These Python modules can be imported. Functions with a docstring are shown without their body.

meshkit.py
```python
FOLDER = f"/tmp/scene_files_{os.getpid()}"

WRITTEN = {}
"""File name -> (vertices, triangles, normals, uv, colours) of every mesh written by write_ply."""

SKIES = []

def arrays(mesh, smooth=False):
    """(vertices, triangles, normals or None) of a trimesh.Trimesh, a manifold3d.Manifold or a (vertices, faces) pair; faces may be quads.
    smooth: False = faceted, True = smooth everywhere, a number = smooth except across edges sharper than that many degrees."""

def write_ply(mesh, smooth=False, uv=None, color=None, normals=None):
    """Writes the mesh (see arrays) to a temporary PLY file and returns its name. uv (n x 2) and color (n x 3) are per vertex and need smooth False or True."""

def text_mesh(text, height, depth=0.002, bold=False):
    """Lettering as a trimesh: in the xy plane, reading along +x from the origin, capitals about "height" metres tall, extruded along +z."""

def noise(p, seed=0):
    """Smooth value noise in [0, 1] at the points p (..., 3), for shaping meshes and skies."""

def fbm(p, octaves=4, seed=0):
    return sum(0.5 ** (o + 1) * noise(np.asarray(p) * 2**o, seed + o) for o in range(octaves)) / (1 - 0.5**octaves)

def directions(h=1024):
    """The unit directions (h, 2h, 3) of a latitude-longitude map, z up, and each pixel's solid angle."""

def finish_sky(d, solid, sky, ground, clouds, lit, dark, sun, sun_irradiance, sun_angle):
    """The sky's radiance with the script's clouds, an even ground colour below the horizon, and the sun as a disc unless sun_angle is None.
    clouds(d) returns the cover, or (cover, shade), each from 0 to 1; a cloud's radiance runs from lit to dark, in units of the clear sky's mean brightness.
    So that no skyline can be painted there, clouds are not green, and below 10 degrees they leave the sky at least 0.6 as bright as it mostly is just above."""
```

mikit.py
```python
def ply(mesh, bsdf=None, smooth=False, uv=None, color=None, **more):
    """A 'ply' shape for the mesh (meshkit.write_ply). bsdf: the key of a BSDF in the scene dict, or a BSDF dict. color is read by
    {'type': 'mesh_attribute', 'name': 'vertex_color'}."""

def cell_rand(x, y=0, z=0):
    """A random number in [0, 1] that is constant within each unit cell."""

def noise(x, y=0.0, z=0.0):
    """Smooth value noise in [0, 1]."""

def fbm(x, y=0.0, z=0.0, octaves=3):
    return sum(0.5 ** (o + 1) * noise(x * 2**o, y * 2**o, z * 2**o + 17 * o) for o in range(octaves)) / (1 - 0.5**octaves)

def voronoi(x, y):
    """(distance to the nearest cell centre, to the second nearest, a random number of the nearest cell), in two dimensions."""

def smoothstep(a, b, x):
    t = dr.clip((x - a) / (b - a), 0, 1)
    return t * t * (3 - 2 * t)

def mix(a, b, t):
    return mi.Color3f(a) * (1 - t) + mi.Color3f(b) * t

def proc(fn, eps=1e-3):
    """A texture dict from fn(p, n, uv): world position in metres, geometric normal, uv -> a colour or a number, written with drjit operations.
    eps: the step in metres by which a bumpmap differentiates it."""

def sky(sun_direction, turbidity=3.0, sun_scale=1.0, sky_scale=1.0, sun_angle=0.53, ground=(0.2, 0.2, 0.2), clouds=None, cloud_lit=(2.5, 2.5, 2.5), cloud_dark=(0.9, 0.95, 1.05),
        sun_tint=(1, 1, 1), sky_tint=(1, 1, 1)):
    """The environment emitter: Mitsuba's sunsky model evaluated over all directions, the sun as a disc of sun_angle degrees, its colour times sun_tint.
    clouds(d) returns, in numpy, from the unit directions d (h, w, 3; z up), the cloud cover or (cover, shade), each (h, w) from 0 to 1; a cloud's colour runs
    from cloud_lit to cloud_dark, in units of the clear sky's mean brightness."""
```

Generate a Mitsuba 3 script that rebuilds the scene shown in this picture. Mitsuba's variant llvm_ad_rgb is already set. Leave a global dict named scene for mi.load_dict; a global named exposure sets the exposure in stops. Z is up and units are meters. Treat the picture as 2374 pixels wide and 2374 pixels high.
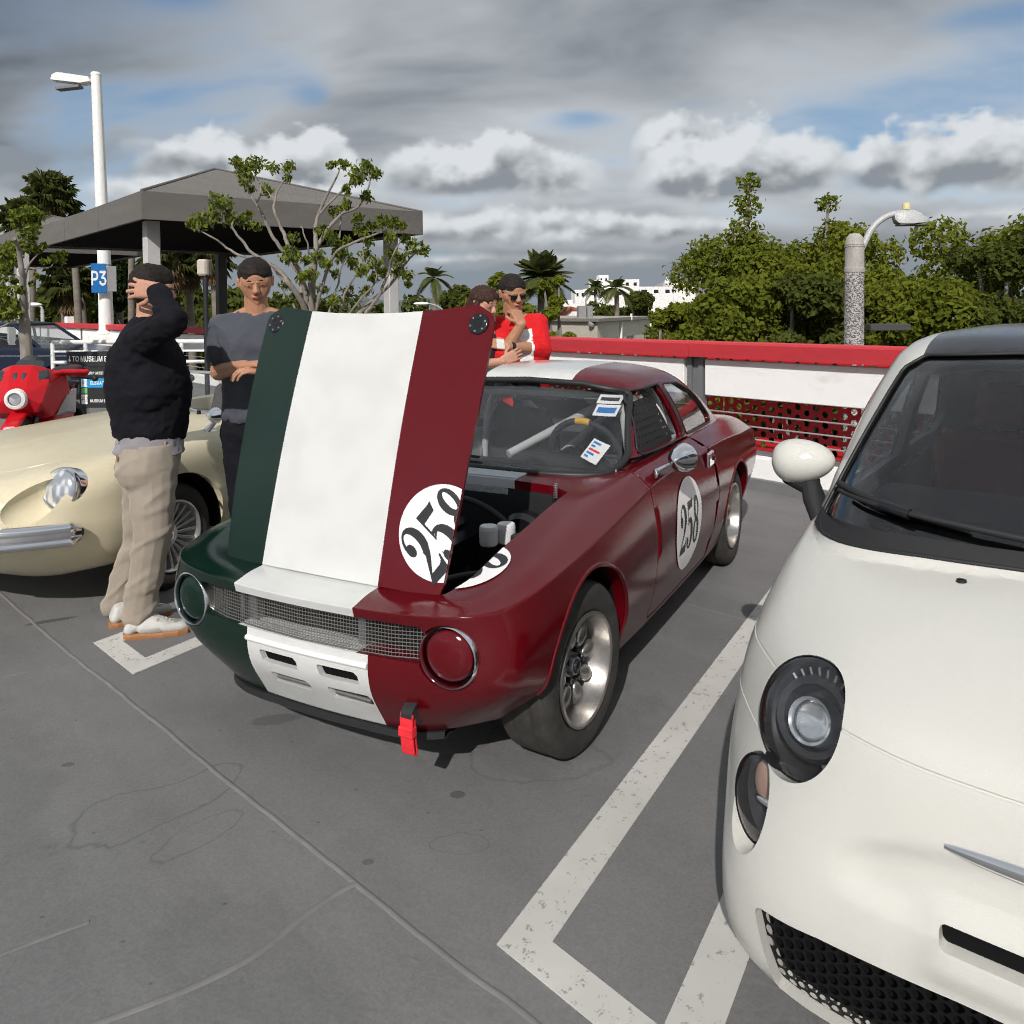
import math, random
import numpy as np, trimesh, manifold3d as m3, drjit as dr, mitsuba as mi
import mikit, meshkit
from mikit import noise, fbm, voronoi, cell_rand, smoothstep, mix
from scipy.interpolate import Akima1DInterpolator, LinearNDInterpolator
from scipy.spatial.transform import Rotation
from shapely.geometry import Polygon, Point, LineString, box as sbox
from shapely import affinity
from shapely.ops import unary_union

scene, labels = {}, {}
T4 = mi.ScalarTransform4f
# ------------------------------------------------------------------ camera, sky, exposure
CAM_H, CAM_F, CAM_PITCH, CAM_ROLL = 1.5641, 1850.0 / 2374, 0.0322, -0.0071
_f = np.array([0, math.cos(CAM_PITCH), -math.sin(CAM_PITCH)])
_u0 = np.array([0, math.sin(CAM_PITCH), math.cos(CAM_PITCH)])
_r0 = np.array([1.0, 0, 0])
_up = math.cos(CAM_ROLL) * _u0 - math.sin(CAM_ROLL) * _r0
scene['camera'] = {'type': 'perspective', 'fov': math.degrees(2 * math.atan(0.5 / CAM_F)), 'fov_axis': 'x',
    'principal_point_offset_x': 0.0, 'principal_point_offset_y': 0.1719, 'near_clip': 0.05, 'far_clip': 6000.0,
    'to_world': T4().look_at(origin=[0, 0, CAM_H], target=[0, float(_f[1]), CAM_H + float(_f[2])], up=[float(x) for x in _up])}
exposure = 1.6
SUN_AZ, SUN_EL = 0.22, math.radians(35)
SUN = np.array([-math.sin(SUN_AZ) * math.cos(SUN_EL), -math.cos(SUN_AZ) * math.cos(SUN_EL), math.sin(SUN_EL)])

def clouds(d):
    x, y, z = d[..., 0], d[..., 1], np.maximum(d[..., 2], 0.0)
    az, el = np.arctan2(x, y), np.arcsin(np.clip(z, 0, 1))
    st = lambda a, b, v: np.clip((v - a) / (b - a), 0, 1) ** 2 * (3 - 2 * np.clip((v - a) / (b - a), 0, 1))
    F = lambda q, o, s: meshkit.fbm(q, o, s)
    # a broken sheet overhead, seen in perspective, with thin gaps
    h = z + 0.20
    p = np.stack([x / h, y / h, 0 * z], -1)
    w = F(p * 1.1 + 9.1, 3, 77)[..., None] - .5
    lo = F(p * [.75, .95, 1] + [3.1, 7.7, 0.3] + w, 5, 11)
    hi = F(p * [2.2, 3.4, 1] + [1.7, 0.2, 4.3] + w * 1.6, 6, 5)
    gap = sum(a * np.exp(-((az - A) / sa) ** 2 - ((el - E) / se) ** 2) for A, E, sa, se, a in ((-.405, .375, .075, .032, .26), (-.235, .250, .030, .018, .15), (.09, .232, .04, .014, .14), (.03, .29, .05, .014, .14), (.22, .245, .05, .012, .12), (-.02, .40, .04, .02, .12), (.55, .30, .10, .016, .10)))
    dens = .60 * lo + .40 * hi + .06 * st(.5, 1.1, el)
    sheet = st(.30, .50, dens - gap * (.35 + 1.3 * hi)) * .95
    dark = .60 * np.exp(-((az + .62) / .26) ** 2 - ((el - .31) / .12) ** 2) + .30 * np.exp(-((az + .55) / .28) ** 2 - ((el - .165) / .035) ** 2) + .26 * np.exp(-((az - .45) / .30) ** 2 - ((el - .34) / .05) ** 2)
    shs = np.clip(.40 + .9 * (lo - .5) + 1.0 * (hi - .5) + dark, 0, 1)
    cum, shc = 0 * z, 0 * z
    # heaped clouds: lit crowns, flat grey bases
    rows = [(-.75, .150, .16, .075, 1), (-.375, .150, .075, .070, 2), (-.255, .130, .085, .098, 3), (-.32, .125, .20, .045, 33), (-.43, .185, .03, .012, 4), (-.02, .140, .150, .088, 5), (-.10, .150, .07, .072, 6), (.275, .128, .135, .105, 7), (.24, .170, .10, .080, 8), (.33, .150, .10, .055, 9), (.50, .125, .13, .090, 10), (.62, .130, .13, .080, 11), (.06, .085, .19, .052, 12), (-.12, .088, .10, .034, 13), (.22, .088, .10, .028, 14), (.62, .085, .2, .03, 15), (-.5, .075, .2, .03, 16), (.02, .058, .2, .016, 17), (1.1, .12, .22, .10, 18), (1.7, .13, .2, .09, 19), (2.4, .12, .25, .10, 20), (3.0, .14, .2, .08, 21), (-1.2, .12, .2, .09, 22), (-1.8, .13, .25, .10, 23), (-2.5, .12, .2, .09, 24)]
    for A, B, hw, th, s in sorted(rows, key=lambda r: -r[1]):
        u = (az - A) / hw
        m = (np.abs(u) < 1.25) & (el > B - .03) & (el < B + th * 1.8)
        if not m.any(): continue
        a, e, uu = az[m], el[m], u[m]
        q = np.stack([a * 17, e * 24, 0 * a + s], -1)
        n1, n2 = F(q, 5, s), F(q * 2.9 + 4, 4, s + 40); b1 = 1 - np.abs(2 * n1 - 1); b2 = 1 - np.abs(2 * n2 - 1)
        lit = F(np.stack([a * 17 - .22, e * 24 + .30, 0 * a + s], -1), 5, s)
        top = B + th * np.sqrt(np.clip(1 - uu ** 2, 0, 1)) * (.34 + .85 * n1 + .25 * (b2 - .4))
        v = (e - B) / np.maximum(top - B, 1e-4)
        body = st(-.004, .011, top - e) * st(-.014, .014, e - B + .030 * (n1 - .5)) * st(0, .40, 1 - np.abs(uu) + .3 * (n1 - .5))
        vv = st(.0, .95, v + .9 * (n1 - .5) + .25 * (b2 - .5)); sh = np.clip(.90 - .92 * vv + 1.6 * (lit - n1) + .25 * (.5 - n2), .02, .95)
        c0, s0 = cum[m], shc[m]; shc[m] = s0 * (1 - body) + sh * body; cum[m] = c0 + (1 - c0) * body
    low = st(.125, .03, el)
    a = sheet * (1 - cum)
    cover = a + cum
    shade = np.where(cover > 1e-4, (a * shs + cum * shc) / np.maximum(cover, 1e-4), 0)
    veil = .90 * low * (1 - cum * .7)
    shade = (shade * cover * (1 - veil) + 1.0 * veil) / np.maximum(cover * (1 - veil) + veil, 1e-4)
    cover = cover * (1 - veil) + veil
    return np.clip(cover, 0, 1), np.clip(shade, 0, 1)

scene['sky'] = mikit.sky(SUN.tolist(), turbidity=3, sun_tint=(.88, 1.03, 1.44), clouds=clouds, cloud_lit=(2.85, 2.98, 3.08), cloud_dark=(0.50, 0.575, 0.67))

# ------------------------------------------------------------------ helpers
def rgb(*c): return {'type': 'rgb', 'value': [float(x) for x in (c[0] if len(c) == 1 else c)]}
def M(name, color=(.5, .5, .5), rough=.5, metal=0.0, spec=.5, coat=0.0, coat_gloss=.95, sheen=0.0, bump=None, scale=1.0, two=True):
    b = {'type': 'principled', 'base_color': color if isinstance(color, dict) else rgb(color), 'roughness': rough if isinstance(rough, (float, int, dict)) else float(rough),
         'metallic': float(metal), 'specular': float(spec)}
    if coat: b.update(clearcoat=float(coat), clearcoat_gloss=float(coat_gloss))
    if sheen: b.update(sheen=float(sheen))
    if bump is not None: b = {'type': 'bumpmap', 'arbitrary': bump, 'scale': float(scale), 'nested': b}
    scene[name] = {'type': 'twosided', 'nested': b} if two else b
    return name
def P(fn, eps=1e-3): return mikit.proc(fn, eps)
def c3(*v): return mi.Color3f(*[float(x) for x in v])
_count = {}
def uniq(key):
    if key not in _count and key not in scene:
        _count[key] = 0
        return key
    while True:
        _count[key] = _count.get(key, 0) + 1
        k = f'{key}_{_count[key]:03d}'
        if k not in scene and k not in _count: break
    _count[k] = 0
    return k
def thing(name, label, cat, group=None):
    k = uniq(name)
    labels[k] = {'label': label, 'category': cat}
    if group: labels[k]['group'] = group
    return k
def tm(mesh):
    if hasattr(mesh, 'to_mesh'):
        m = mesh.to_mesh(); return trimesh.Trimesh(np.array(m.vert_properties[:, :3], float), np.array(m.tri_verts), process=False)
    if isinstance(mesh, (tuple, list)): return trimesh.Trimesh(np.asarray(mesh[0], float), quads(mesh[1]), process=False)
    return mesh
def quads(f):
    f = np.asarray(f, int)
    return np.vstack([f[:, [0, 1, 2]], f[:, [0, 2, 3]]]) if f.shape[1] == 4 else f
def place(mesh, mat4):
    m = tm(mesh).copy(); m.apply_transform(mat4); return m
class Frame:
    """A local frame: x lateral, y rearwards, z up; meshes given in it are stored in world space."""
    def __init__(s, ox, oy, yaw, oz=0.0):
        c, q = math.cos(yaw), math.sin(yaw)
        s.m = np.eye(4); s.m[:3, :3] = np.array([[c, q, 0], [-q, c, 0], [0, 0, 1.0]]); s.m[:3, 3] = [ox, oy, oz]
        s.c, s.s, s.ox, s.oy, s.oz = c, q, ox, oy, oz
    def w(s, p): return (np.asarray(p, float) @ s.m[:3, :3].T) + s.m[:3, 3]
    def loc(s, p):  # drjit point -> local coords
        dx, dy = p.x - s.ox, p.y - s.oy
        return s.c * dx - s.s * dy, s.s * dx + s.c * dy, p.z - s.oz
WORLD = Frame(0, 0, 0)
def add(key, mesh, mat, smooth=30, fr=None, label=None, kind=None, uv=None, color=None, **more):
    k = uniq(key); m = tm(mesh)
    if fr is not None: m = place(m, fr.m if isinstance(fr, Frame) else fr)
    scene[k] = mikit.ply(m, mat, smooth=smooth, uv=uv, color=color, **more)
    if label or kind:
        labels.setdefault(k, {})
        if label: labels[k]['label'] = label
        if kind: labels[k]['kind'] = kind
    return k
def single(name, label, cat, mesh, mat, smooth=30, fr=None, group=None):
    k = add(name, mesh, mat, smooth, fr); labels[k] = {'label': label, 'category': cat}
    if group: labels[k]['group'] = group
    return k
def cat(*ms): return trimesh.util.concatenate([tm(m) for m in ms])
def bx(lo, hi, bevel=0.0):
    lo, hi = np.minimum(lo, hi), np.maximum(lo, hi)
    if bevel <= 0: return trimesh.creation.box(bounds=[lo, hi])
    c = m3.Manifold.batch_hull([m3.Manifold.cube(list(np.maximum(hi - lo - 2 * bevel * np.array(e), 1e-4)), True).translate(list((lo + hi) / 2)) for e in ((1, 1, 0), (0, 1, 1), (1, 0, 1))])
    return tm(c)
def frames(P_):
    P_ = np.asarray(P_, float)
    t = np.gradient(P_, axis=0); t /= np.linalg.norm(t, axis=1, keepdims=True) + 1e-12
    a = np.zeros_like(t); ref = np.array([0, 0, 1.0]) if abs(t[0, 2]) < .9 else np.array([1.0, 0, 0])
    v = np.cross(ref, t[0]); v /= np.linalg.norm(v); a[0] = v
    for i in range(1, len(t)):
        v = a[i - 1] - t[i] * (a[i - 1] @ t[i]); a[i] = v / (np.linalg.norm(v) + 1e-12)
    return t, a, np.cross(t, a)
def tube(P_, r, sides=10, closed=False, caps=True):
    P_ = np.asarray(P_, float); n = len(P_); r = np.broadcast_to(np.asarray(r, float), (n,))
    if closed:
        ext = np.vstack([P_[-1:], P_, P_[:1]]); t, a, b = frames(ext); 
        t = np.gradient(ext, axis=0)[1:-1]; t /= np.linalg.norm(t, axis=1, keepdims=True)
        a, b = a[1:-1], b[1:-1]
    else: t, a, b = frames(P_)
    ang = np.arange(sides) * 2 * np.pi / sides
    v = P_[:, None] + r[:, None, None] * (np.cos(ang)[None, :, None] * a[:, None] + np.sin(ang)[None, :, None] * b[:, None])
    m = n if closed else n - 1
    i, j = np.meshgrid(np.arange(m), np.arange(sides), indexing='ij')
    i2 = (i + 1) % n; j2 = (j + 1) % sides
    f = np.stack([i * sides + j, i * sides + j2, i2 * sides + j2, i2 * sides + j], -1).reshape(-1, 4)
    v = v.reshape(-1, 3); f = quads(f)
    if caps and not closed:
        v = np.vstack([v, P_[0], P_[-1]]); k = np.arange(sides)
        f = np.vstack([f, np.stack([k * 0 + n * sides, (k + 1) % sides, k], 1), np.stack([k * 0 + n * sides + 1, (n - 1) * sides + k, (n - 1) * sides + (k + 1) % sides], 1)])
    return trimesh.Trimesh(v, f, process=False)
def spline(pts, n, closed=False):
    pts = np.asarray(pts, float)
    if closed: pts = np.vstack([pts[-2:], pts, pts[:3]])
    d = np.r_[0, np.cumsum(np.maximum(np.linalg.norm(np.diff(pts, axis=0), axis=1), 1e-6) ** .7)]
    f = Akima1DInterpolator(d, pts) if len(pts) > 2 else None
    if closed: return f(np.linspace(d[2], d[-3], n + 1)[:-1])
    if f is None: return pts[0] + (pts[1] - pts[0]) * np.linspace(0, 1, n)[:, None]
    return f(np.linspace(0, d[-1], n))
def lathe(prof, n=32, axis='z'):
    prof = np.asarray(prof, float); ang = np.arange(n) * 2 * np.pi / n
    v = np.stack([prof[:, :1] * np.cos(ang), prof[:, :1] * np.sin(ang), np.repeat(prof[:, 1:], n, 1)], -1).reshape(-1, 3)
    i, j = np.meshgrid(np.arange(len(prof) - 1), np.arange(n), indexing='ij')
    f = quads(np.stack([i * n + j, i * n + (j + 1) % n, (i + 1) * n + (j + 1) % n, (i + 1) * n + j], -1).reshape(-1, 4))
    if axis == 'x': v = v[:, [2, 0, 1]]
    if axis == 'y': v = v[:, [1, 2, 0]]
    return trimesh.Trimesh(v, f, process=False)
def extr(poly, h, z0=0.0):
    gs = getattr(poly, 'geoms', [poly])
    m = cat(*[trimesh.creation.extrude_polygon(g, h, engine='earcut') for g in gs if g.area > 1e-9]); m.apply_translation([0, 0, z0]); return m
def rotm(axis, ang, pt=(0, 0, 0)): return trimesh.transformations.rotation_matrix(ang, axis, pt)
def basis(o, x, y, z):
    m = np.eye(4); m[:3, 0], m[:3, 1], m[:3, 2], m[:3, 3] = x, y, z, o; return m
def man(mesh):
    m = tm(mesh); m = trimesh.Trimesh(m.vertices, m.faces, process=True); m.merge_vertices()
    return m3.Manifold(m3.Mesh(np.asarray(m.vertices, np.float32), np.asarray(m.faces, np.uint32)))
def prism(poly2, lo, hi, axis):
    """Solid manifold: 2D polygon extruded along an axis. axis x: (y,z); y: (x,z); z: (x,y)."""
    pts = np.asarray(poly2.exterior.coords[:-1] if hasattr(poly2, 'exterior') else poly2, float)
    if Polygon(pts).exterior.is_ccw is False: pts = pts[::-1]
    c = m3.Manifold.extrude(m3.CrossSection([pts.tolist()]), hi - lo)
    if axis == 'z': return c.translate([0, 0, lo])
    if axis == 'x': return c.transform(np.array([[0, 0, 1, lo], [1, 0, 0, 0], [0, 1, 0, 0]], float))
    return c.transform(np.array([[0, 1, 0, 0], [0, 0, 1, lo], [1, 0, 0, 0]], float)) if False else c.transform(np.array([[1, 0, 0, 0], [0, 0, -1, hi], [0, 1, 0, 0]], float))
def cyl(p0, p1, r0, r1=None, n=24): return tube([p0, p1], [r0, r0 if r1 is None else r1], n)
def interp_grid(C, su, sv, mirror_v=True, smooth=2, kx=(0,)):
    """Akima surface through control points C[row, col]; columns start and end on x = 0."""
    C = np.asarray(C, float); nr, nc = C.shape[:2]
    if mirror_v:
        L, R = C[:, 2:0:-1] * [-1, 1, 1], C[:, -2:-4:-1] * [-1, 1, 1]
        E = np.concatenate([L, C, R], 1); o = 2
    else: E, o = C, 0
    d = np.linalg.norm(np.diff(E, axis=1), axis=2); d = np.r_[0, np.cumsum(np.maximum(np.median(d, axis=0), 1e-3))]
    t = np.concatenate([np.linspace(d[o + j], d[o + j + 1], sv, endpoint=False) for j in range(nc - 1)] + [[d[o + nc - 1]]])
    G = Akima1DInterpolator(d, E, axis=1)(t)
    d = np.linalg.norm(np.diff(G, axis=0), axis=2); d = np.r_[0, np.cumsum(np.maximum(np.median(d, axis=1), 1e-3))]
    u = np.concatenate([np.linspace(d[j], d[j + 1], su, endpoint=False) for j in range(nr - 1)] + [[d[-1]]])
    G = Akima1DInterpolator(d, G, axis=0)(u)
    if mirror_v: G[:, 0, 0] = 0; G[:, -1, 0] = 0
    for _ in range(smooth):
        E = np.concatenate([G[:, 1:2] * [-1, 1, 1], G, G[:, -2:-1] * [-1, 1, 1]], 1) if mirror_v else G
        H_ = .5 * E[:, 1:-1] + .25 * (E[:, :-2] + E[:, 2:]) if mirror_v else E
        K = H_.copy(); K[1:-1] = .5 * H_[1:-1] + .25 * (H_[:-2] + H_[2:]); G = K
    return G
def ring_solid(G):
    """Half surface grid G (rows bottom to top, columns front centre -> side -> rear centre, x >= 0) -> closed symmetric mesh."""
    nr, nc = G.shape[:2]
    full = np.concatenate([G, G[:, -2:0:-1] * [-1, 1, 1]], 1); n = full.shape[1]
    i, j = np.meshgrid(np.arange(nr - 1), np.arange(n), indexing='ij')
    f = quads(np.stack([i * n + j, i * n + (j + 1) % n, (i + 1) * n + (j + 1) % n, (i + 1) * n + j], -1).reshape(-1, 4))
    cap = []
    for r, flip in ((0, True), (nr - 1, False)):
        b = r * n
        tri = [[b, b + 1, b + n - 1]]
        for k in range(1, nc - 2): tri += [[b + k, b + k + 1, b + n - k - 1], [b + k, b + n - k - 1, b + n - k]]
        tri.append([b + nc - 2, b + nc - 1, b + nc])
        tri = np.array(tri); cap.append(tri[:, ::-1] if flip else tri)
    m = trimesh.Trimesh(full.reshape(-1, 3), np.vstack([f] + cap), process=False)
    if m.volume < 0: m.invert()
    return m
def drape(poly, fn, size=.02, off=.002):
    """Flat outline (2D) laid on a surface; fn maps (n,2) -> points, normals."""
    out = []
    for g in getattr(poly, 'geoms', [poly]):
        if g.area < 1e-8: continue
        v, f = trimesh.creation.triangulate_polygon(g, engine='earcut')
        v = np.c_[v, np.zeros(len(v))]
        v, f = trimesh.remesh.subdivide_to_size(v, f, size, max_iter=12)
        m = trimesh.Trimesh(v, f, process=False); m.merge_vertices()
        p, n = fn(m.vertices[:, :2]); out.append(trimesh.Trimesh(p + n * off, m.faces, process=False))
    return cat(*out)
def fnoise(n, s, seed, oct=3): return meshkit.fbm(np.asarray(n) * s, oct, seed)
# ================================================================== the roof deck and what stands around it
def ray_v(vx, vy):
    sx, sy = vx / .81381, vy / .81381
    r = math.cos(CAM_ROLL) * _r0 + math.sin(CAM_ROLL) * _u0
    return (sx - 1187) / 1850 * r - (sy - 779.02) / 1850 * _up + _f
def at(vx, vy, Y): v = ray_v(vx, vy); return np.array([0, 0, CAM_H]) + v * (Y / v[1])
rng = np.random.default_rng(7)
WA, WB = 9.165, -1.12199                       # the parapet line y = WA + WB x
E1 = np.array([1, WB]) / math.hypot(1, WB); E2 = np.array([-E1[1], E1[0]])   # along the wall, outwards
WF = Frame(0, WA, math.atan2(-E1[1], E1[0]))   # x along the wall, y outwards, z up

def deck_col(p, n, uv):
    big = fbm(p.x * .8, p.y * .8, 0, 4); mid = fbm(p.x * 4.5, p.y * 4.5, 3.0, 4); fine = noise(p.x * 160, p.y * 160); grit = noise(p.x * 420, p.y * 420)
    a, b = p.x * .663 - p.y * .748, p.x * .748 + p.y * .663
    streak = fbm(a * 1.2, b * 9.0, 7.0, 3)
    v = .150 + .030 * (big - .5) + .030 * (mid - .5) + .022 * (streak - .5) + .022 * (fine - .5) + .020 * (grit - .5)
    c = mi.Color3f(v * 1.0, v * 1.005, v * .985)
    def blot(cx, cy, rx, ry, ang, dark, seed):
        ca, sa = math.cos(ang), math.sin(ang); dx, dy = p.x - cx, p.y - cy
        u, w = (ca * dx + sa * dy) / rx, (-sa * dx + ca * dy) / ry
        r = dr.sqrt(u * u + w * w) + .9 * (fbm(p.x * 7 + seed, p.y * 7, 1.0, 3) - .5)
        return (1 - smoothstep(.75, 1.0, r)) * dark
    def tide(cx, cy, rx, ry, ang, dark, seed):
        ca, sa = math.cos(ang), math.sin(ang); dx, dy = p.x - cx, p.y - cy
        u, w = (ca * dx + sa * dy) / rx, (-sa * dx + ca * dy) / ry
        r = dr.sqrt(u * u + w * w) + 1.1 * (fbm(p.x * 6 + seed, p.y * 6, 2.0, 4) - .5)
        return dr.exp(-dr.square((r - .85) / .035)) * dark
    d = blot(-.90, 3.02, .13, .05, .3, .26, 3) + blot(-.188, 2.532, .025, .02, 0, .4, 5) + blot(-2.35, 4.02, .12, .022, .5, .45, 9) + blot(-.55, 3.15, .02, .012, 0, .4, 1)
    d += blot(-2.75, 4.12, .05, .02, .4, .4, 2) + blot(-1.55, 2.72, .02, .014, 0, .35, 8) + blot(-.42, 2.22, .02, .016, 0, .3, 4)
    d += blot(.1, 3.0, .5, .35, .2, .10, 12) + blot(-1.9, 2.7, .6, .3, 2.3, .09, 15) + blot(-.6, 1.8, .4, .2, 2.3, .08, 17)
    d += tide(-1.17, 2.47, .36, .12, .75, .25, 21) + tide(-.95, 2.35, .16, .07, .9, .2, 22) + tide(-.15, 2.29, .10, .05, 0, .2, 23) + tide(.03, 2.75, .3, .2, 0, .16, 27)
    spots = cell_rand(dr.floor(p.x * 24), dr.floor(p.y * 24), 5)
    fx, fy = p.x * 24 - dr.floor(p.x * 24) - .5, p.y * 24 - dr.floor(p.y * 24) - .5
    d += dr.select(spots > .988, (1 - smoothstep(.05, .22, dr.sqrt(fx * fx + fy * fy * 2))) * .35, 0.0)
    return c * (1 - dr.clip(d, 0, .6))
def deck_bump(p, n, uv): return noise(p.x * 260, p.y * 260) * .5 + noise(p.x * 70, p.y * 70) + fbm(p.x * 14, p.y * 14, 0, 2) * 1.5
M('deck_coating', P(deck_col), .62, spec=.35, bump=P(deck_bump, 2e-3), scale=.0011)
def paint_col(p, n, uv):
    w = fbm(p.x * 55, p.y * 55, 0, 3); s = noise(p.x * 240, p.y * 240)
    worn = smoothstep(.70, .86, w + .30 * (s - .5) + .10 * (fbm(p.x * 6, p.y * 6, 8, 2) - .5))
    return mix(mix((.56, .555, .51), (.44, .435, .40), fbm(p.x * 5, p.y * 5, 4, 3)), (.20, .20, .19), worn * .75)
M('line_paint', P(paint_col), .65, bump=P(deck_bump, 2e-3), scale=.0009)
M('seam_bead', P(lambda p, n, uv: mix((.135, .135, .13), (.18, .178, .17), fbm(p.x * 20, p.y * 20, 0, 3))), .6)
deck = Polygon([WF.w([-70, .32, 0])[:2], WF.w([40, .32, 0])[:2], WF.w([40, -40, 0])[:2], WF.w([-70, -40, 0])[:2]])
add('parking_deck', extr(deck, .45, -.45), 'deck_coating', False, kind='structure')
def line_strip(name, label, polys, z=.004):
    single(name, label, 'road marking', cat(*[extr(p, .003, z - .003) for p in polys]), 'line_paint', False, None, 'white hairpin bay markings')
def hair(A, dirv, W, wl, gap, L, front):
    d, f = np.array(dirv) / np.linalg.norm(dirv), np.array(front) / np.linalg.norm(front)
    return d, f
sd = np.array([1.59, 2.673]); sd /= np.linalg.norm(sd); fd = np.array([.700, -.714])
# hairpin between the coupe and the small white car, then the one at the man's feet
A = np.array([-.048, 1.917]); B_ = A + fd * .565; wl = .118
hp = Polygon([A, A + sd * 5.2, A + sd * 5.2 + fd * wl, A + fd * wl + sd * .1 * 1.06, B_ - fd * wl + sd * .1 * 1.0, B_ - fd * wl + sd * 5.2, B_ + sd * 5.2, B_])
line_strip('bay_marking', 'worn white hairpin bay line between the striped race coupe and the small white hatchback', [hp])
A2 = np.array([-1.649, 3.402]); L2 = np.array([.52, .855]); L2 /= np.linalg.norm(L2); f2 = np.array([-.345, .332]); f2 = f2 / np.linalg.norm(f2)
hp2 = Polygon([A2, A2 + L2 * 5, A2 + L2 * 5 + f2 * .105, A2 + f2 * .105 + L2 * .105, A2 + f2 * .375 + L2 * .105, A2 + f2 * .375 + L2 * 5, A2 + f2 * .48 + L2 * 5, A2 + f2 * .48])
line_strip('bay_marking', 'short white hairpin bay line under the white trainers of the man in black', [hp2])
def bead(name, label, pts, w=.0095, h=.005):
    pts = np.asarray(pts, float); n = max(24, int(np.linalg.norm(np.diff(pts, axis=0), axis=1).sum() / .06)); c = spline(pts, n) if len(pts) > 2 else spline(pts, n)
    c = c + (meshkit.fbm(np.c_[c * 6, c[:, 0] * 0], 3, 2)[:, None] - .5) * .012
    t = np.gradient(c, axis=0); t /= np.linalg.norm(t, axis=1, keepdims=True); nn = np.c_[-t[:, 1], t[:, 0]]
    prof = [(-w, .0005), (-w * .55, h * .75), (0, h), (w * .55, h * .75), (w, .0005)]
    ring = np.stack([np.c_[c + nn * a, np.full(len(c), b)] for a, b in prof], 1); k = len(c)
    i, j = np.meshgrid(np.arange(k - 1), np.arange(4), indexing='ij')
    f = quads(np.stack([i * 5 + j, (i + 1) * 5 + j, (i + 1) * 5 + j + 1, i * 5 + j + 1], -1).reshape(-1, 4))
    m = trimesh.Trimesh(ring.reshape(-1, 3), f, process=False)
    if m.face_normals[:, 2].mean() < 0: m.invert()
    add(name, m, 'seam_bead', True, kind='structure')
bead('deck_seam', '', [(-9.5, 10.6), (-5.2, 6.6), (-2.882, 4.429), (-1.978, 3.561), (-1.446, 3.073), (-1.022, 2.674), (-.441, 2.131), (-.099, 1.827), (.038, 1.70), (1.3, .45), (3.4, -1.7)])
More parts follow.
